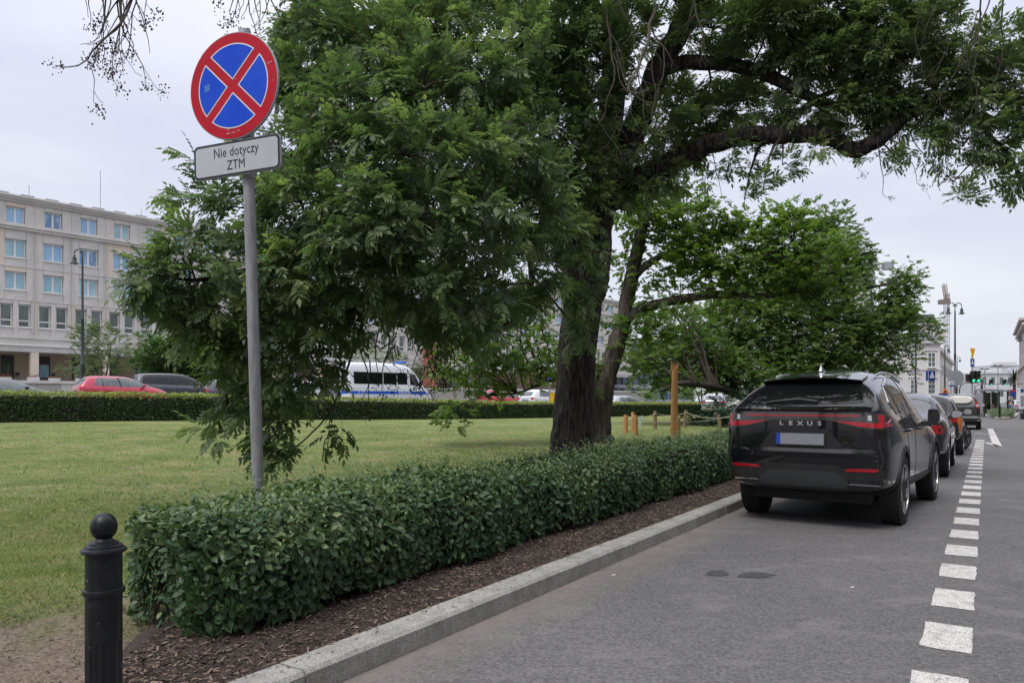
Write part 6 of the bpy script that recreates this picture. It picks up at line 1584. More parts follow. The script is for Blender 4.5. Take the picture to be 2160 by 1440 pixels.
# string courses, pilaster strips, cornice, roof
piece('cornice', XS - .5, XE + .5, 20.5, 20.72, -.25, 1, 'stone3'); piece('cornice', XS - .8, XE + .8, 20.72, 20.93, -.45, 1, 'stone3'); piece('cornice', XS - .9, XE + .9, 20.93, 21.04, -.6, 1, 'stone')
piece('roof', XS - .6, XE + .6, 21.04, 21.14, -.4, 13, 'stone3')
for k in range(50): piece('roof_vent', XS + k * 2.1, XS + k * 2.1 + 1.1, 21.14, 21.28, -.35, .4, 'sign_back') if k < 14 else None
piece('string_course', XS, XE, 17.85, 18.3, -.28, .4, 'stone3'); piece('string_course', XS, XE, 18.12, 18.32, -.42, -.285, 'stone')
piece('string_course', XS, XE, 7.45, 7.75, -.12, .4, 'stone'); piece('string_course', XS, XE, 6.9, 7.45, -.02, .5, 'stone3'); piece('string_course', XS, XE, 6.75, 6.9, -.22, .5, 'white_frame'); piece('string_course', XS, XE, 6.2, 6.75, -.06, .5, 'stone3')
for zz in (14.35, 11.15): piece('string_course', XS, XE, zz - .05, zz + .05, -.05, .02, 'stone3')
for i in range(-2, NVIS + 6):
    xc = T0 + PIT * (i + .5)
    for dx_ in (-.20, .12): piece('pilaster_strip', xc + dx_, xc + dx_ + .08, 7.76, 17.84, -.05, .03, 'stone3')
# arcade
for k in range(-1, 10):
    x = 2.9 + 6.42 * k; piece('arcade_pillar', x - .34, x + .34, 3.45, 6.2, -.02, .6, 'stone2')
piece('arcade_floor', XS, XE, 3.2, 3.45, -.3, 5.5, 'concrete')
mbx = MB(); mbx.box(XS, XE, 4.2, 4.6, 3.4, 6.3); mbx.build('arcade_wall', M['stone_arc'], ob)
mb = MB(); mb.box(XS, XE, .5, 4.2, 6.2, 6.3); mb.build('arcade_ceiling', M['stone3'], ob)
for k in range(0, 22):
    x = 1.6 + 3.21 * k
    mb = MB(); mb.box(x - .55, x + .55, 4.08, 4.19, 3.7, 6.0); f_ = mb.build('arcade_window', M['dark_frame'], ob)
    mb = MB(); mb.box(x - .42, x + .42, 4.02, 4.075, 3.85, 5.15); mb.build('pane', M['win_teal'] if k % 3 else M['win_dark'], f_)
    if k < 8: piece('wall_lamp', x + .72, x + 1.0, 4.0, 4.3, 3.95, 4.19, 'dark_frame')
# terrace wall of dressed blocks, coping
for i in range(14):
    x = XS + i * 2.0
    for j in range(2):
        xo = x + (1.0 if j else 0); o = bpy.data.objects.new('stone_block', spanel(2.0, .95, random.choice(['stone3', 'concrete', 'stone']), .35)); C.objects.link(o); o.parent = ob; o.location = (xo, -3.0, 1.2 + j * .95)
piece('terrace_wall', XS + 28, XE, .3, 3.1, -3.0, -2.7, 'concrete'); piece('terrace_wall', XS, XS + 30, .2, 1.19, -2.98, -2.7, 'concrete')
piece('coping', XS, XE, 3.1, 3.32, -3.15, -2.5, 'stone'); piece('terrace_floor', XS, XE, 3.0, 3.25, -2.5, .6, 'concrete')
FBL = ['red flowered white box, leftmost on the office terrace', 'white flower box just left of the first arcade pillar', 'red flowered white box just right of the first arcade pillar', 'white flower box on the terrace beside the small airy tree']
for i in range(4):
    x = .2 + 2.05 * i; y_ = -2.0 if i % 2 else -1.0
    q = Matrix.Rotation(BA, 4, 'Z') @ Vector((x, y_, 0)) + Vector((-48.5, 70, 0))
    t_ = thing('flower_box', FBL[i], 'planter', (q.x, q.y, 3.32 if y_ < -2.4 else 3.25), BA, 'flower boxes on the terrace')
    mb = MB(); mb.prism([(-.42, 0), (.42, 0), (.5, .42), (-.5, .42)], lambda p: Vector((p[0], -.2, p[1])), lambda p: Vector((p[0], .2, p[1]))); mb.build('box', M['box_white'], t_)
    n = 120; pp = np.stack([RNG.uniform(-.5, .5, n), RNG.uniform(-.2, .2, n), .42 + .26 * RNG.random(n)], 1)
    V, Fc, tt = inst(QV, QF, pp, frames(RNG.normal(0, 1, (n, 3))), RNG.uniform(.08, .15, n), RNG.random(n)); np_mesh('blossoms', V, Fc, M['flower'], t_, tt, 'stuff')
# brick stair tower seen through the leaves and rooftop aerials
tw = 36.5
for z0 in (4, 9): pass
piece('brick_pier', 52.6, 54.6, 3.5, 17.0, -1.2, -.02, 'brick')
for x, h_ in ((.5, 8.), (9.8, 5.), (3.2, 2.), (14, 1.6), (18, 2.)): 
    mb = MB(); mb.tube([(x, 3, 21.1), (x, 3, 21.1 + h_)], .035, 5); mb.build('aerial', M['sign_back'], ob)

# dark glass office seen between the trunks
def simple_building(name, label, p, rot, w, d, h, mat, z0=-.5, cat='building'):
    o = thing(name, label, cat, p, rot); mb = MB(); mb.box(0, w, 0, d, z0, h); mb.build('wall', M[mat], o); return o
p = P(1262, 845, 150); go = thing('glass_office', 'dark glass office block glimpsed between the leaning trunk and the post', 'building', (p.x, p.y, 0), R(30))
mb = MB(); mb.box(0, 26, 0, 12, 0, 14.5); mb.build('core', M['office_glass'], go)
for k in range(5): mb = MB(); mb.box(-.1, 26.1, -.25, 0, 1.0 + k * 3.1, 1.7 + k * 3.1); mb.build('floor_band', M['sign_back'], go)
for k in range(18): mb = MB(); mb.box(k * 1.5, k * 1.5 + .12, -.18, -.02, .0, 14.5); mb.build('mullion', M['dark_frame'], go)
# pale buildings that show through gaps in the trees
def facade(o, w, h, rows, cols, ww, wh, z0, dz, glass='win_dark', kind='six', x0=1.5, y=-.06):
    for r_ in range(rows):
        for c_ in range(cols):
            put_window(o, x0 + c_ * (w - 2 * x0) / max(1, cols - 1), z0 + r_ * dz, ww, wh, glass, kind, y=y)
wb = simple_building('white_house', 'white classical town house with a grey hipped roof beyond the parked cars', P(1836, 845, 98), R(-4), 8.9, 14, 7.9, 'stucco')
facade(wb, 8.9, 8, 2, 4, 1.05, 2.0, .85, 3.55, x0=1.1, y=-.08)
for r_ in range(2):
    for c_ in range(4):
        x = 1.1 + c_ * (8.9 - 2.2) / 3; mb = MB(); mb.box(x - .72, x + .72, -.18, -.0, 3.05 + r_ * 3.55, 3.22 + r_ * 3.55); mb.build('window_hood', M['stucco'], wb)
for z0, z1, y in ((4.05, 4.25, -.12), (7.35, 7.6, -.2), (7.6, 7.9, -.45), (-.5, .3, -.08)): mb = MB(); mb.box(-.2, 9.1, y, 0, z0, z1); mb.build('cornice', M['stucco'], wb)
mb = MB(); mb.add([(-.5, -.5, 7.9), (9.4, -.5, 7.9), (9.4, 14.5, 7.9), (-.5, 14.5, 7.9), (1.5, 5, 11.1), (5.2, 5, 11.1), (5.2, 10, 11.1), (1.5, 10, 11.1)], [(0, 1, 5, 4), (1, 2, 6, 5), (2, 3, 7, 6), (3, 0, 4, 7), (4, 5, 6, 7)]); rf = mb.build('roof', M['roof'], wb)
for x in (1.4, 2.6, 5.1, 6.2): mb = MB(); mb.cbox((x, 1.42, 9.1), (.8, 1.0, .12), Matrix.Rotation(R(30), 3, 'X')); mb.build('skylight', M['lamp_clear'], rf)
# its street front on the right flank
for c_ in range(5):
    for r_ in range(2):
        mb = MB(); mb.box(8.88, 8.99, 1.6 + c_ * 2.6, 2.6 + c_ * 2.6, .9 + r_ * 3.55, 2.9 + r_ * 3.55); mb.build('window', M['win_dark'], wb)
mb = MB(); mb.box(8.9, 9.5, -.3, 14, 7.55, 7.88); mb.build('cornice', M['stucco'], wb)
tb_ = simple_building('tall_house', 'taller pale house with a dark attic behind the white classical house', P(1915, 845, 122), R(-4), 5.2, 18, 12.4, 'stucco2')
mb = MB(); mb.box(-.3, 5.6, -.4, 18, 12.4, 12.8); mb.build('cornice', M['stucco2'], tb_); mb = MB(); mb.box(.1, 4.6, .8, 16, 12.8, 14.3); mb.build('attic', M['roof'], tb_)
for z_ in (8.3, 10.3):
    for x in (1.4, 3.6): put_window(tb_, x, z_, 1.1, 1.6, 'win_dark', 'six', -.06, False)
mb = MB(); mb.box(4.9, 6.0, -.2, 3, 10.0, 11.8); mb.build('bay', M['stucco2'], tb_)
fl2 = simple_building('street_row', 'pale street front receding behind the round grey sign', P(1978, 845, 118), R(57.3), 60, 8, 8.5, 'stucco2')
for k in range(18): mb = MB(); mb.box(1.5 + k * 3.2, 2.6 + k * 3.2, -.06, 0, 4.6, 6.6); mb.build('window', M['win_dark'], fl2)
mb = MB(); mb.box(-.2, 60, -.5, 0, 8.0, 8.6); mb.build('cornice', M['stucco2'], fl2)
dm = thing('domed_tower', 'pale round tower with a shallow dark roof rising above the trees', 'building', P(1800, 845, 190))
mb = MB(); mb.lathe([(4.4, 0), (4.4, 29.2), (4.9, 29.4), (4.9, 30.0)], 40); mb.build('drum', M['far_wall'], dm, smooth=True); mb = MB(); mb.lathe([(5.2, 30.0), (4.0, 31.4), (2.2, 32.6), (.1, 33.2)], 40); mb.build('roof', M['roof'], dm, smooth=True)
rb_ = simple_building('corner_building', 'pale ornate corner building at the right edge of the picture', P(2150, 845, 112), R(237.3), 26, 9, 10.2, 'stucco2')
for z_, d_ in ((4.4, .25), (9.3, .5), (9.9, .8), (1.4, .12)): mb = MB(); mb.box(-.4, 26, -d_, 0, z_, z_ + .3); mb.build('cornice', M['stucco2'], rb_)
for k in range(5):
    for z_ in (1.9, 5.2, 7.2): put_window(rb_, 2 + k * 3.4, z_, 1.1, 1.9, 'win_dark', 'six', -.06, False)
mb = MB(); mb.box(-.35, -.0, -.3, .8, 2.0, 4.4); mb.build('bay', M['stucco2'], rb_)
mb = MB(); mb.tube([(-.9, 1, 5.2), (-.5, .6, 5.2), (-.2, .4, 5.2)], .05, 6); mb.lathe([(.02, 0), (.4, .08), (.45, .14)], 20, (-.9, 1, 5.1)); mb.build('satellite_dish', M['sign_back'], rb_)
for nm, lab, px, Y, w_, h_, rr_ in [('far_house', 'low pale building block right of the palm far down the street', 2128, 210, 12, 8.5, 0), ('far_house', 'wide whitish building behind the traffic lights at the end of the street', 2066, 190, 10, 7.3, 0), ('far_house', 'pale stepped building behind the bus shelter far away', 2090, 260, 15, 12.5, 0), ('far_house', 'pale house far down the street left of the signal post', 2012, 230, 14, 7.0, 0)]:
    o = simple_building(nm, lab, P(px, 845, Y), R(rr_), w_, 10, h_, 'far_wall'); o['group'] = 'pale houses at the end of the street'
    nc = int(w_ / 2.2)
    for r_ in range(max(1, int(h_ / 3.2))):
        for c_ in range(nc): mb = MB(); mb.box(.8 + c_ * 2.2, 1.7 + c_ * 2.2, -.08, 0, 1.2 + r_ * 3.1, 2.9 + r_ * 3.1); mb.build('window', M['win_dark'], o)
    mb = MB(); mb.box(-.2, w_ + .2, -.4, 0, h_ - .3, h_ + .1); mb.build('cornice', M['far_wall'], o)
    mb = MB(); mb.box(w_ * .3, w_ * .7, 2, 6, h_, h_ + 1.2); mb.build('roof_box', M['far_wall'], o)
# pale blocks hidden behind trees on the middle (glimpsed through the crowns)
bk = simple_building('theatre_block', 'long pale building mostly hidden behind the spreading tree', P(1560, 845, 105), R(8), 20, 12, 9.5, 'stucco'); facade(bk, 20, 9, 2, 7, 1.1, 1.9, 1.4, 3.6)

# ------------------------------------------------------------------ cranes
def lattice(mb, a, b, w, n, r=.06):
    a = Vector(a); b = Vector(b); d = (b - a).normalized(); u_ = d.cross(Vector((0, 1, 0))) if abs(d.y) < .9 else d.cross(Vector((1, 0, 0))); u_.normalize(); v_ = d.cross(u_)
    cs = [(u_ * i + v_ * j) * w / 2 for i, j in ((-1, -1), (1, -1), (1, 1), (-1, 1))]
    for c in cs: mb.tube([a + c, b + c], r, 4)
    for k in range(n):
        p = a + (b - a) * (k / n); q = a + (b - a) * ((k + 1) / n)
        for i in range(4): mb.tube([p + cs[i], q + cs[(i + 1) % 4]], r * .6, 3, False); mb.tube([p + cs[i], p + cs[(i + 1) % 4]], r * .6, 3, False)
Yc = 260; cb = P(1997, 845, Yc); cr_ = thing('tower_crane', 'slim luffing tower crane with a raised brownish jib behind the double lamp', 'crane', (cb.x, cb.y, 0))
s1 = Yc / F
mb = MB(); lattice(mb, (0, 0, 0), (0, 0, 1.45 + (845 - 640) * s1), 1.3, 24, .10); mb.build('mast', M['steel_pale'], cr_)
mb = MB(); z0 = 1.45 + (845 - 636) * s1; lattice(mb, (0, 0, z0), (2.6, 6, z0 + 7.0), 1.0, 8, .10); lattice(mb, (0, 0, z0), (.3, 0, z0 + 3), 1.0, 3, .1); mb.build('jib', M['steel_rust'], cr_)
mb = MB(); mb.box(-2.6, -.6, -1, 1, z0 - .9, z0 + .6); mb.box(-.9, .9, -.8, .8, z0 - .8, z0 + .9); mb.build('counterweight', M['steel_rust'], cr_)
Yc = 330; s1 = Yc / F; cb = P(1820, 845, Yc); cr2 = thing('tower_crane', 'pale tower crane whose counter jib pokes out above the spreading tree', 'crane', (cb.x, cb.y, 0))
zt = 1.45 + (845 - 570) * s1
mb = MB(); lattice(mb, (0, 0, 0), (0, 0, zt), 2.2, 20, .16); mb.build('mast', M['steel_pale'], cr2)
mb = MB(); lattice(mb, (-14, 0, zt - .6), (13, 0, zt + 2.4), 1.8, 16, .16); mb.build('jib', M['steel_pale'], cr2)
mb = MB(); mb.box(9.2, 13.2, -1.4, 1.4, zt + .2, zt + 3.6); mb.build('counterweight', M['steel_pale'], cr2); mb = MB(); mb.box(1.2, 2.8, -1, 1, zt - 2.2, zt - .2); mb.build('cab', M['steel_pale'], cr2)

# ------------------------------------------------------------------ lamps, signs and lights
def scroll(cx, cz, r0, a0, a1, s_=1, n=18, shrink=.5):
    return [Vector((cx + s_ * r0 * (1 - shrink * k / n) * math.cos(R(a0 + (a1 - a0) * k / n)), 0, cz + r0 * (1 - shrink * k / n) * math.sin(R(a0 + (a1 - a0) * k / n)))) for k in range(n + 1)]
def lamp(px, yb, yt, Y, label, double=False, side=-1, group=None, head=None, zbase=None, rot=0):
    b = P(px, 845, Y); z = T(b.x, b.y) if to_uv(b.x, b.y)[1] < -3 and beyond(b.x, b.y) < 185 and to_uv(b.x, b.y)[0] < 62 else 0.0
    o = thing('street_lamp', label, 'street lamp', (b.x, b.y, z), rot, group or 'scrolled iron street lamps')
    zt = EYE + (HZ - yt) / F * Y - z; rp = .075
    mb = MB(); mb.lathe([(.20, -.1), (.20, .9), (.16, 1.0), (.17, 1.1), (.12, 1.25), (.11, 2.4), (.13, 2.45), (.10, 2.5), (.085, zt * .55), (.10, zt * .555), (.075, zt * .56), (.055, zt * .93)], 14); mb.build('pole', M['lamp_green'], o, smooth=True)
    for s_ in ((-1, 1) if double else (side,)):
        R0 = .28 if double else .24
        mb = MB(); top_ = zt - R0
        pts = [Vector((0, 0, zt * .90)), Vector((0, 0, top_))] + scroll(s_ * R0, top_, R0, 180 if s_ > 0 else 0, 20 if s_ > 0 else 160, 1, 14, 0.0)
        pts = [Vector((0, 0, zt * .90)), Vector((0, 0, top_))] + [Vector((s_ * (R0 - R0 * math.cos(R(a))), 0, top_ + R0 * math.sin(R(a)))) for a in range(10, 186, 12)]
        mb.tube(pts, .035, 6); mb.tube([Vector((s_ * (.42 * R0 + .34 * R0 * (1 - k / 26) * math.cos(R(200 - k * 22)) ), 0, top_ + .05 + .34 * R0 * (1 - k / 26) * math.sin(R(200 - k * 22)))) for k in range(22)], .022, 5)
        mb.build('scroll_arm', M['lamp_green'], o, smooth=True)
        hx = s_ * 2 * R0; hz_ = top_ - .05
        mb = MB(); mb.lathe([(.03, 0), (.06, -.05), (.04, -.12), (.11, -.18), (.12, -.42), (.15, -.48), (.25, -.54), (.24, -.57), (.12, -.57)], 16, (hx, 0, hz_)); mb.build('lantern', M['lamp_green'], o, smooth=True)
        mb = MB(); mb.lathe([(.11, -.57), (.10, -.63), (.02, -.65)], 14, (hx, 0, hz_)); mb.build('lamp_glass', M['lamp_clear'], o, smooth=True)
    return o
lamp(174, 830, 526, 44, 'tall single arm scrolled lamp in front of the left office building', False, -1, rot=0)
lamp(2014.5, 860, 639, 62, 'tall double arm scrolled lamp beside the round grey sign', True)
lamp(1500, 845, 520, 52, 'double arm scrolled lamp whose arches show above the tree crowns', True)
lamp(1931, 845, 690, 84, 'scrolled lamp pole standing before the white classical house', False, -1)
lamp(1993, 845, 728, 90, 'dark single arm lamp behind the double lamp, on its left', False, 1)
lamp(2019, 845, 752, 128, 'small distant scrolled lamp just right of the double lamp', False, 1)
lamp(2164, 845, 696, 58, 'scrolled lamp cut off by the right edge of the picture', False, -1)
for px, yt, Y, lb in ((2077, 778, 150, 'modern cross armed lamp mast left of the palm, shorter one'), (2105, 771, 150, 'modern cross armed lamp mast nearest the palm')):
    b = P(px, 845, Y); o = thing('lamp_mast', lb, 'street lamp', (b.x, b.y, 0), 0, 'modern lamp masts'); zt = EYE + (HZ - yt) / F * Y
    mb = MB(); mb.tube([(0, 0, 0), (0, 0, zt)], [.12, .07], 8); mb.build('pole', M['galv'], o); mb = MB(); mb.box(-.7, .7, -.1, .1, zt - .1, zt); mb.box(-.95, -.35, -.15, .15, zt - .02, zt + .12); mb.box(.35, .95, -.15, .15, zt - .02, zt + .12); mb.build('lamp_head', M['dark_frame'], o)

def pole(o, h, r=.035, mat='galv', z0=-.05):
    mb = MB(); mb.tube([(0, 0, z0), (0, 0, h)], r, 10); mb.build('pole', M[mat], o, smooth=True)
def sgn(label, px, Y, rot=0, cat='road sign', name='road_sign'):
    b = P(px, 845, Y); return thing(name, label, cat, (b.x, b.y, 0.0), R(rot))
def zpx(y, Y): return EYE + (HZ - y) / F * Y
def ped_sign(o, z, w, h, dx=0):
    mb = MB(); mb.box(dx - w/2, dx + w/2, -.06, -.04, z - h/2, z + h/2); pl = mb.build('sign_plate', M['street_blue'], o)
    mb = MB(); mb.prism([(dx - w*.38, z - h*.22), (dx + w*.38, z - h*.22), (dx, z + h*.42)], lambda p: Vector((p[0], -.068, p[1])), lambda p: Vector((p[0], -.0605, p[1]))); mb.build('white_triangle', M['sign_white'], pl)
    mb = MB()
    for q in ([(0, .20), (.035, .17), (0, .13), (-.035, .17)], [(-.04, .12), (.04, .12), (.05, -.05), (-.03, -.05)], [(-.03, -.05), (.02, -.05), (-.07, -.2), (-.11, -.2)], [(.0, -.05), (.05, -.05), (.12, -.2), (.08, -.2)]):
        mb.prism([(dx + a * w, z + b_ * h) for a, b_ in q], lambda p: Vector((p[0], -.073, p[1])), lambda p: Vector((p[0], -.0685, p[1])))
    for k in range(4): mb.box(dx - w*.32 + k * w * .17, dx - w*.32 + k * w * .17 + w * .09, -.073, -.0685, z - h * .30, z - h * .23)
    mb.build('walker_symbol', M['letter'], pl)
o = sgn('blue and white pedestrian crossing sign before the white classical house', 1965, 62, 12); pole(o, zpx(790, 62)); ped_sign(o, zpx(792.5, 62), .62, .84)
mb = MB(); mb.box(-.37, -.335, -.03, .22, zpx(803, 62), zpx(782, 62)); mb.build('side_plate', M['street_blue'], o)
o = sgn('large round sign seen from behind, grey, on the double lamp pole', 2014.5, 61.7, 0); mb = MB(); mb.prism(disc_mesh(.66, 40, 0, zpx(797, 61.7)), lambda p: Vector((p[0], -.16, p[1])), lambda p: Vector((p[0], -.14, p[1]))); mb.build('sign_back', M['sign_back'], o); pole(o, zpx(760, 61.7), .05, 'galv')
for z_ in (789, 806): mb = MB(); mb.box(-.6, .6, -.15, -.10, zpx(z_, 61.7), zpx(z_ - 1.5, 61.7)); mb.build('stiffener', M['galv'], o)
o = sgn('small blue and white bus stop flag left of the grey round sign', 2006, 60); pole(o, zpx(802, 60), .03); mb = MB(); mb.box(-.18, .19, -.06, -.04, zpx(815, 60), zpx(804, 60)); pl = mb.build('sign_plate', M['sign_white'], o); mb = MB(); mb.box(-.18, .19, -.068, -.0605, zpx(815, 60), zpx(811.5, 60)); mb.box(-.10, .11, -.068, -.0605, zpx(809, 60), zpx(807, 60)); mb.build('blue_band', M['street_blue'], pl)
o = sgn('orange road works triangle low behind the dark sedan roof', 1993, 58); pole(o, zpx(824, 58), .03); mb = MB(); mb.prism([(-.30, zpx(829, 58)), (.30, zpx(829, 58)), (0, zpx(818, 58))], lambda p: Vector((p[0], -.06, p[1])), lambda p: Vector((p[0], -.04, p[1]))); pl = mb.build('sign_plate', M['orange'], o); mb = MB(); mb.prism([(-.12, zpx(827.5, 58)), (.12, zpx(827.5, 58)), (0, zpx(822, 58))], lambda p: Vector((p[0], -.068, p[1])), lambda p: Vector((p[0], -.0605, p[1]))); mb.build('symbol', M['letter'], pl)
o = sgn('blue direction board low behind the parked dark sedan', 1990, 57); pole(o, zpx(830, 57), .03); mb = MB(); mb.box(-.38, .38, -.06, -.04, zpx(834, 57), zpx(829.5, 57)); mb.build('sign_plate', M['street_blue'], o)
# signal post with yellow give way back, crossing sign and heads
o = sgn('signal post with yellow triangle, crossing sign and green lights ahead of the olive car', 2050.5, 60, 0, 'traffic light', 'traffic_light'); pole(o, zpx(734, 60), .05)
mb = MB(); mb.prism([(-.22, zpx(735, 60)), (.22, zpx(735, 60)), (.02, zpx(755, 60))], lambda p: Vector((p[0], -.08, p[1])), lambda p: Vector((p[0], -.06, p[1]))); mb.build('yellow_triangle', M['sign_yellow'], o)
ped_sign(o, zpx(765, 60), .32, .66)
def heads_(o, Y, xs, y0, y1, w=.34, lit=True, mat='black_trim'):
    for x in xs:
        zt, zb = zpx(y0, Y), zpx(y1, Y); hh_ = zt - zb
        mb = MB(); mb.box(x - w/2, x + w/2, -.22, .0, zb, zt); hd = mb.build('signal_head', M[mat], o, bevel=.03)
        for k in range(3):
            zc = zb + hh_ * (k + .5) / 3; mb = MB(); mb.prism(disc_mesh(hh_ * .13, 18, x, zc), lambda p: Vector((p[0], -.235, p[1])), lambda p: Vector((p[0], -.2205, p[1]))); mb.build('signal_lens', M['green_light'] if k == 0 and lit else M['lamp_dark'], hd)
            mb = MB(); mb.prism([(x + r_ * math.cos(R(a)), zc + r_ * math.sin(R(a))) for r_, aa in ((hh_ * .17, range(0, 181, 20)), (hh_ * .15, range(180, -1, -20))) for a in aa], lambda p: Vector((p[0], -.40, p[1])), lambda p: Vector((p[0], -.2205, p[1]))); mb.build('visor', M['black_trim'], hd)
heads_(o, 60, (-.02, .36), 782, 806, .34)
heads_(o, 60, (-.42,), 789, 805, .30, False)
mb = MB(); mb.box(-.5, .5, -.05, .05, zpx(808, 60), zpx(806.5, 60)); mb.build('bracket', M['black_trim'], o)
for px, lb in ((2089, 'green signal hanging over the road, left one'), (2117.5, 'green signal hanging over the road, right one nearer the palm')):
    o = sgn(lb, px, 100, 0, 'traffic light', 'traffic_light'); o['group'] = 'signals hanging over the road'; heads_(o, 100, (0,), 800, 812, .42)
o = sgn('long horizontal signal arm spanning over the road by the bus shelter', 2056, 100.5, 0, 'traffic mast', 'signal_gantry'); mb = MB(); mb.tube([(0, 0, 0), (0, 0, zpx(814, 100))], .08, 8); mb.tube([(0, 0, zpx(814, 100)), (.5, 0, zpx(810, 100)), (7.5, 0, zpx(808.5, 100))], .06, 8); mb.build('arm', M['galv'], o)
for dx_ in (2.1, 3.95): mb = MB(); mb.tube([(dx_, 0, zpx(809, 100)), (dx_, 0, zpx(800, 100))], .03, 6); mb.build('hanger', M['galv'], o)
o = sgn('bent grey lamp arm beside the signal post', 2024, 62, 0, 'traffic mast', 'curved_post'); mb = MB(); mb.tube([(0, 0, 0), (0, 0, 2.4), (.1, 0, 2.75), (.45, 0, 2.95), (1.0, 0, 3.0)], .04, 8); mb.build('pole', M['lamp_green'], o, smooth=True)
# bus shelter
bs = thing('bus_shelter', 'glass bus shelter with a pale roof beyond the lavender bed', 'bus shelter', P(2074, 845, 66), R(-6)); bs.location.z = 0
W_ = 2.15; zt = zpx(820, 66)
mb = MB(); mb.prism([(0, zt), (W_ , zt - .10), (W_, zt - .22), (0, zt - .18)], lambda p: Vector((p[0], -.3, p[1])), lambda p: Vector((p[0], 1.6, p[1]))); mb.build('roof', M['sign_back'], bs)
for x, y in ((.08, 0), (W_ - .1, 0), (.08, 1.4), (W_ - .1, 1.4)): mb = MB(); mb.box(x - .05, x + .05, y - .05, y + .05, 0, zt - .18); mb.build('post', M['dark_frame'], bs)
for x0, x1 in ((.15, .75), (.8, 1.35), (1.4, 1.95)): mb = MB(); mb.box(x0, x1, 1.4, 1.43, .3, zt - .3); mb.build('glass_panel', M['win_dark'], bs)
mb = MB(); mb.box(-.02, .12, .1, 1.3, .3, zt - .3); mb.build('poster_case', M['sign_back'], bs); mb = MB(); mb.box(.3, 1.8, 1.0, 1.3, .42, .48); mb.box(.4, .45, 1.0, 1.3, 0, .42); mb.box(1.65, 1.7, 1.0, 1.3, 0, .42); mb.build('bench', M['dark_frame'], bs)
# timetable totem at the right edge
o = sgn('white bus stop totem with a blue header at the right edge', 2155, 58, 0, 'bus stop sign', 'bus_stop_totem')
mb = MB(); mb.box(-.17, .17, -.06, .06, zpx(862, 58) if zpx(862, 58) > 0 else .2, zpx(818, 58)); mb.build('panel', M['sign_white'], o); mb = MB(); mb.box(-.12, .12, -.075, -.0605, zpx(827, 58), zpx(820, 58)); mb.build('blue_header', M['street_blue'], o); mb = MB(); mb.box(-.13, .13, -.072, -.0605, zpx(857, 58), zpx(834, 58)); mb.build('timetable', M['sign_back'], o); mb = MB(); mb.box(-.1, .1, -.05, .05, 0, .5); mb.build('foot', M['dark_frame'], o)
o = sgn('blue and red advertising sign above the waiting person', 2134, 75, 0, 'sign', 'hanging_sign'); pole(o, zpx(822, 75), .04); mb = MB(); mb.box(-.28, .34, -.08, -.05, zpx(829, 75), zpx(822, 75)); mb.build('red_panel', M['sign_red'], o); mb = MB(); mb.prism(disc_mesh(.30, 24, .1, zpx(831, 75)), lambda p: Vector((p[0], -.10, p[1])), lambda p: Vector((p[0], -.082, p[1]))); mb.build('blue_disc', M['street_blue'], o)
# small blue sign and yellow box left of the big trunk
b = P(1159, 845, 46); zg = T(b.x, b.y); o = thing('road_sign', 'small blue cyclist sign just left of the big trunk behind the hedge', 'road sign', (b.x, b.y, zg)); pole(o, zpx(806, 46) - zg, .03); mb = MB(); mb.prism(disc_mesh(.20, 20, 0, zpx(799, 46) - zg), lambda p: Vector((p[0], -.05, p[1])), lambda p: Vector((p[0], -.03, p[1]))); mb.build('sign_plate', M['street_blue'], o)
mb = MB(); mb.box(-.17, .17, -.055, -.052, zpx(808, 46) - zg, zpx(806, 46) - zg); mb.build('under_plate', M['sign_white'], o)
b = P(1164, 845, 48); zg = T(b.x, b.y); o = thing('grit_bin', 'small yellow plastic box just left of the big trunk behind the hedge', 'box', (b.x, b.y, zg)); mb = MB(); mb.box(-.16, .16, -.2, .2, 0, zpx(829, 48) - zg); mb.build('body', M['hydrant'], o, bevel=.03); mb = MB(); mb.box(-.18, .18, -.22, .22, zpx(829, 48) - zg, zpx(829, 48) - zg + .06); mb.build('lid', M['hydrant'], o)

# lavender island with bollard
isl = [UV(58, 2.2), UV(60.5, 1.0), UV(68, .4), UV(72, 2), UV(71, 5), UV(62, 5.2), UV(59, 4)]
def poly_island(px_list, name):
    pts = [G(*q) for q in px_list]; return pts
pts = [G(x, y) for x, y in ((2088, 880), (2105, 885), (2128, 884), (2144, 879), (2150, 873), (2120, 871), (2092, 873))]
mb = MB(); mb.prism([(p.x, p.y) for p in pts][::-1], lambda p: Vector((p[0], p[1], -.02)), lambda p: Vector((p[0], p[1], .13))); o = mb.build('island_kerb', M['concrete']); o['kind'] = 'structure'
n = 5200; lam = RNG.random((n, 2)); cx_ = [G(2090 + 46 * a, 882.5 - 7 * b) for a, b in lam]
pos = np.array([(p.x, p.y, .13) for p in cx_]); D = RNG.normal(0, .35, (n, 3)); D[:, 2] = 1
V, Fc, t = inst(np.array([(0, -.03, 0), (0, .03, 0), (.6, .04, .04), (1, 0, .12), (.6, -.04, .04)]), np.array([(0, 1, 2), (0, 2, 4), (4, 2, 3)]), pos, frames(D, RNG.random(n) * 6, up=(1, 0, 0)), RNG.uniform(.35, .75, n), RNG.random(n))
tag(np_mesh('lavender_bed', V, Fc, M['lavender'], None, t, 'stuff'), 'silvery green lavender bed on the traffic island ahead', 'plants')
b = G(2108.5, 884); o = thing('bollard', 'small dark bollard standing in front of the lavender bed', 'bollard', (b.x, b.y, 0)); mb = MB(); mb.lathe([(.10, 0), (.10, .2), (.08, .25), (.08, .95), (.10, 1.0), (.10, 1.05), (.04, 1.1)], 14); mb.build('shaft', M['black_paint'], o, smooth=True); mb = MB(); mb.lathe([(.02, 1.08), (.08, 1.14), (.08, 1.2), (.02, 1.26)], 14); mb.build('ball', M['black_paint'], o, smooth=True)
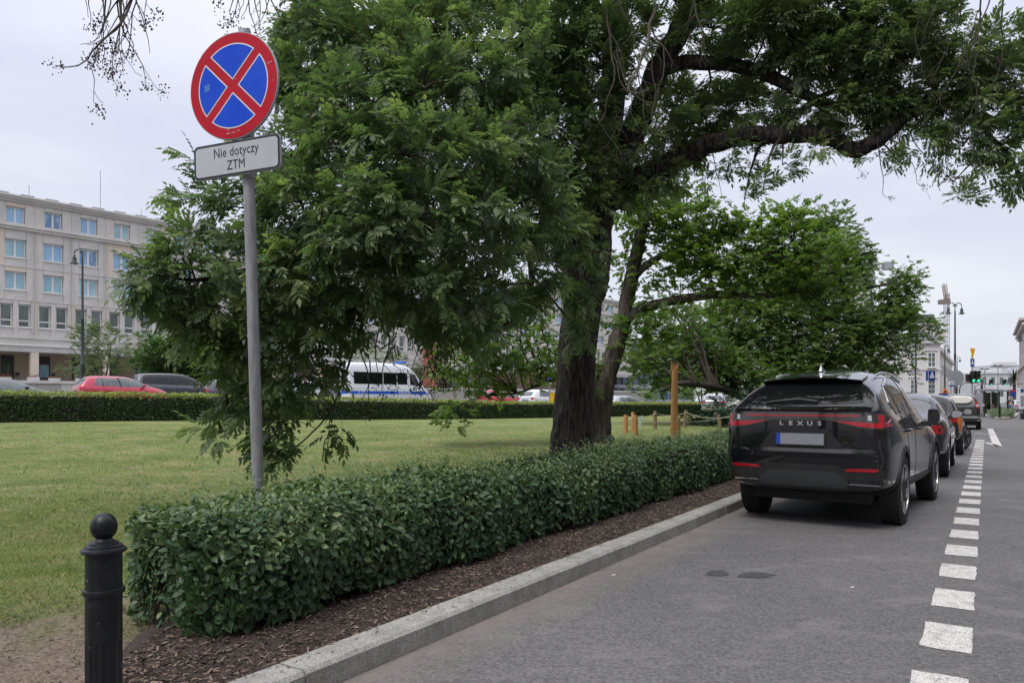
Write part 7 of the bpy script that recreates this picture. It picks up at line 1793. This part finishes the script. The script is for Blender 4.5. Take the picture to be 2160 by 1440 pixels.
# far vehicles
c_, _b = car('yellow taxi waiting beyond the person at the stop', HATCH, (P(2138, 845, 88).x, 88, 0), R(80), 'paint_silver', 'distant traffic', (-1.2, 1.3), wells=False, glassm_='light_glass', x0=-1.4, x1=1.1)
c_.children[0].data.materials.clear(); c_.children[0].data.materials.append(M['hydrant'])
# palm
b = P(2139, 845, 130); pl = thing('palm_tree', 'palm tree with a burst of dark fronds at the end of the street', 'tree', (b.x, b.y, 0)); mb = MB(); zc = zpx(800, 130); mb.tube([(0, 0, 0), (.1, 0, zc * .5), (0, 0, zc)], [.3, .24, .26], 8); mb.build('trunk', M['bark2'], pl, smooth=True)
mb = MB()
for k in range(46):
    a = k * 2.4; el = R(random.uniform(-20, 85)); L = random.uniform(1.8, 2.6); pr = Vector((0, 0, zc)); d = Vector((math.cos(a) * math.cos(el), math.sin(a) * math.cos(el), math.sin(el))); s_ = Vector((-math.sin(a), math.cos(a), 0)); q = [pr]
    for j in range(5): d = (d + Vector((0, 0, -.16))).normalized(); q.append(q[-1] + d * L / 5)
    for j in range(5):
        w0 = .16 * (1 - abs(j - 1.5) / 5); w1 = .16 * (1 - abs(j - .5) / 5) * (j < 4)
        mb.add([q[j] - s_ * w0, q[j] + s_ * w0, q[j+1] + s_ * w1, q[j+1] - s_ * w1], [(0, 1, 2, 3)])
mb.build('fronds', M['yew_leaf'], pl)
me_ = pl.children[1].data; at = me_.attributes.new('tint', 'FLOAT', 'POINT'); at.data.foreach_set('value', np.full(len(me_.vertices), .6, dtype=np.float32))
# round distant tree
b = P(2071, 845, 140); o = thing('distant_tree', 'small dark distant tree beside the signal heads', 'tree', (b.x, b.y, 0)); A = tree_from(o, [[(2071, 846, 140, .3), (2071, 825, 140, .25), (2071, 800, 140, .1)]], M['bark']); foliage(o, [(2071, 800, 140, 12, 10, 1.2)], .8, 1.8, M['tree_leaf'], SPRIG_FINE, .3, padr=.6)

# ------------------------------------------------------------------ waiting person
def person(label, px, Y, h=1.78, face=0, top='cloth_black', leg='jeans'):
    b = P(px, 845, Y); o = thing('person', label, 'person', (b.x, b.y, 0), R(face)); k = h / 1.78
    J = {'pel': (0, 0, .95, .15), 'ch': (0, 0, 1.25, .17), 'nk': (0, 0, 1.48, .07), 'hd': (0, -.02, 1.60, .085), 'ht': (0, -.02, 1.70, .08)}
    for s_, n_ in ((-1, 'l'), (1, 'r')):
        J.update({'hp' + n_: (s_ * .10, 0, .88, .10), 'kn' + n_: (s_ * .12, -.03, .50, .075), 'an' + n_: (s_ * .13, .02, .10, .05), 'to' + n_: (s_ * .14, -.14, .04, .04), 'sh' + n_: (s_ * .19, 0, 1.42, .075), 'el' + n_: (s_ * .27, .03, 1.15, .055), 'wr' + n_: (s_ * .22, -.14, .98, .038), 'ha' + n_: (s_ * .18, -.20, .95, .035)})
    def skin(name, edges, mat, grow=1.0):
        keys = []; 
        for a, b_ in edges:
            for q in (a, b_):
                if q not in keys: keys.append(q)
        me = bpy.data.meshes.new(name); me.from_pydata([tuple(c * k for c in J[q][:3]) for q in keys], [(keys.index(a), keys.index(b_)) for a, b_ in edges], [])
        ob_ = bpy.data.objects.new(name, me); C.objects.link(ob_); m = ob_.modifiers.new('s', 'SKIN'); 
        for i, q in enumerate(keys): me.skin_vertices[0].data[i].radius = (J[q][3] * k * grow,) * 2
        me.skin_vertices[0].data[0].use_root = True; ob_.modifiers.new('u', 'SUBSURF').levels = 1
        bpy.context.view_layer.update(); nm = bpy.data.meshes.new_from_object(ob_.evaluated_get(bpy.context.evaluated_depsgraph_get())); bpy.data.objects.remove(ob_); nm.name = name; nm.shade_smooth(); nm.materials.clear(); return link(name, nm, M[mat], o)
    leg_e = [('pel', 'hpl'), ('hpl', 'knl'), ('knl', 'anl'), ('pel', 'hpr'), ('hpr', 'knr'), ('knr', 'anr')]
    arm_e = [('pel', 'ch'), ('ch', 'nk'), ('ch', 'shl'), ('shl', 'ell'), ('ell', 'wrl'), ('ch', 'shr'), ('shr', 'elr'), ('elr', 'wrr')]
    skin('body', leg_e + arm_e + [('nk', 'hd'), ('hd', 'ht'), ('anl', 'tol'), ('anr', 'tor'), ('wrl', 'hal'), ('wrr', 'har')], 'skin', .9)
    skin('trousers', leg_e, leg, 1.12); skin('jacket', arm_e, top, 1.14)
    mb = MB(); mb.lathe([(.02, 0), (.085, .02), (.09, .07), (.07, .12), (.02, .14)], 12, (0, .0, 1.60 * k)); mb.build('hair', M['letter'], o, smooth=True)
    return o
person('person in a black jacket and blue jeans waiting by the bus shelter', 2131.5, 80, 1.86, 150)
person('seated looking person in pale clothes at the left of the bus shelter', 2093.5, 67, 1.35, 40, 'box_white', 'sign_back')

# ------------------------------------------------------------------ the street behind and beside the viewer, mirrored in the car paint
for nm, lab, u, v, rot, w_, h_, mt in [('street_house', 'plain ochre street house across the road beside the viewer', -34, 19, 57.3, 26, 15, 'stone_arc'), ('street_house', 'pale grey street house across the road farther on', -6, 19, 57.3, 30, 17, 'stone3'), ('street_house', 'dark grey street house across the road level with the parked cars', 25, 19, 57.3, 30, 16, 'roof'), ('street_house', 'tan street house across the road approaching the crossing', 58, 19, 57.3, 28, 14, 'stone_arc')]:
    o = simple_building(nm, lab, UV(u, v), R(rot), w_, 10, h_, mt); o['group'] = 'houses reflected in the car paint'
    yy = -.08 if v < 0 else -.08
    for r_ in range(4):
        for c_ in range(int(w_ / 3)): mb = MB(); mb.box(1 + c_ * 3, 2.3 + c_ * 3, -.08, 0, 1.2 + r_ * 3.7, 3.3 + r_ * 3.7); mb.box(1 + c_ * 3, 2.3 + c_ * 3, 10, 10.08, 1.2 + r_ * 3.7, 3.3 + r_ * 3.7); mb.build('window', M['win_dark'], o)
for k, (u, v) in enumerate(((-9, -6.5), (-20, -8), (-15, 13), (-26, 12), (2, 13), (13, 13.5), (24, 14), (34, 14.5), (-34, -2))):
    q = UV(u, v); o = thing('street_tree', ['leafy street tree close behind the viewer on the lawn side', 'leafy street tree farther behind the viewer on the lawn side', 'leafy street tree behind the viewer across the road', 'farthest leafy street tree behind the viewer across the road', 'leafy street tree across the road level with the viewer', 'leafy street tree across the road level with the near black car', 'leafy street tree across the road beyond the dark sedan', 'last leafy street tree across the road toward the crossing', 'leafy street tree standing well behind the viewer in line with the lane'][k], 'tree', (q.x, q.y, 0)); o['group'] = 'trees behind the viewer'
    mb = MB(); mb.tube([(0, 0, -.1), (.1, 0, 2.5), (0, .1, 5)], [.3, .25, .15], 10); mb.build('trunk', M['bark'], o, smooth=True)
    n = 7000; a = RNG.normal(0, 1, (n, 3)); a /= np.linalg.norm(a, axis=1, keepdims=True); pp = a * (RNG.random((n, 1)) ** .4) * np.array([3.6, 3.6, 3.2]) + np.array([0, 0, 6.2])
    V, Fc, t = inst(QV, QF, pp, frames(RNG.normal(0, 1, (n, 3))), RNG.uniform(.18, .42, n), RNG.random(n) * .6); np_mesh('crown', V, Fc, M['tree_leaf'], o, t, 'stuff')
print('objects', len(bpy.data.objects))
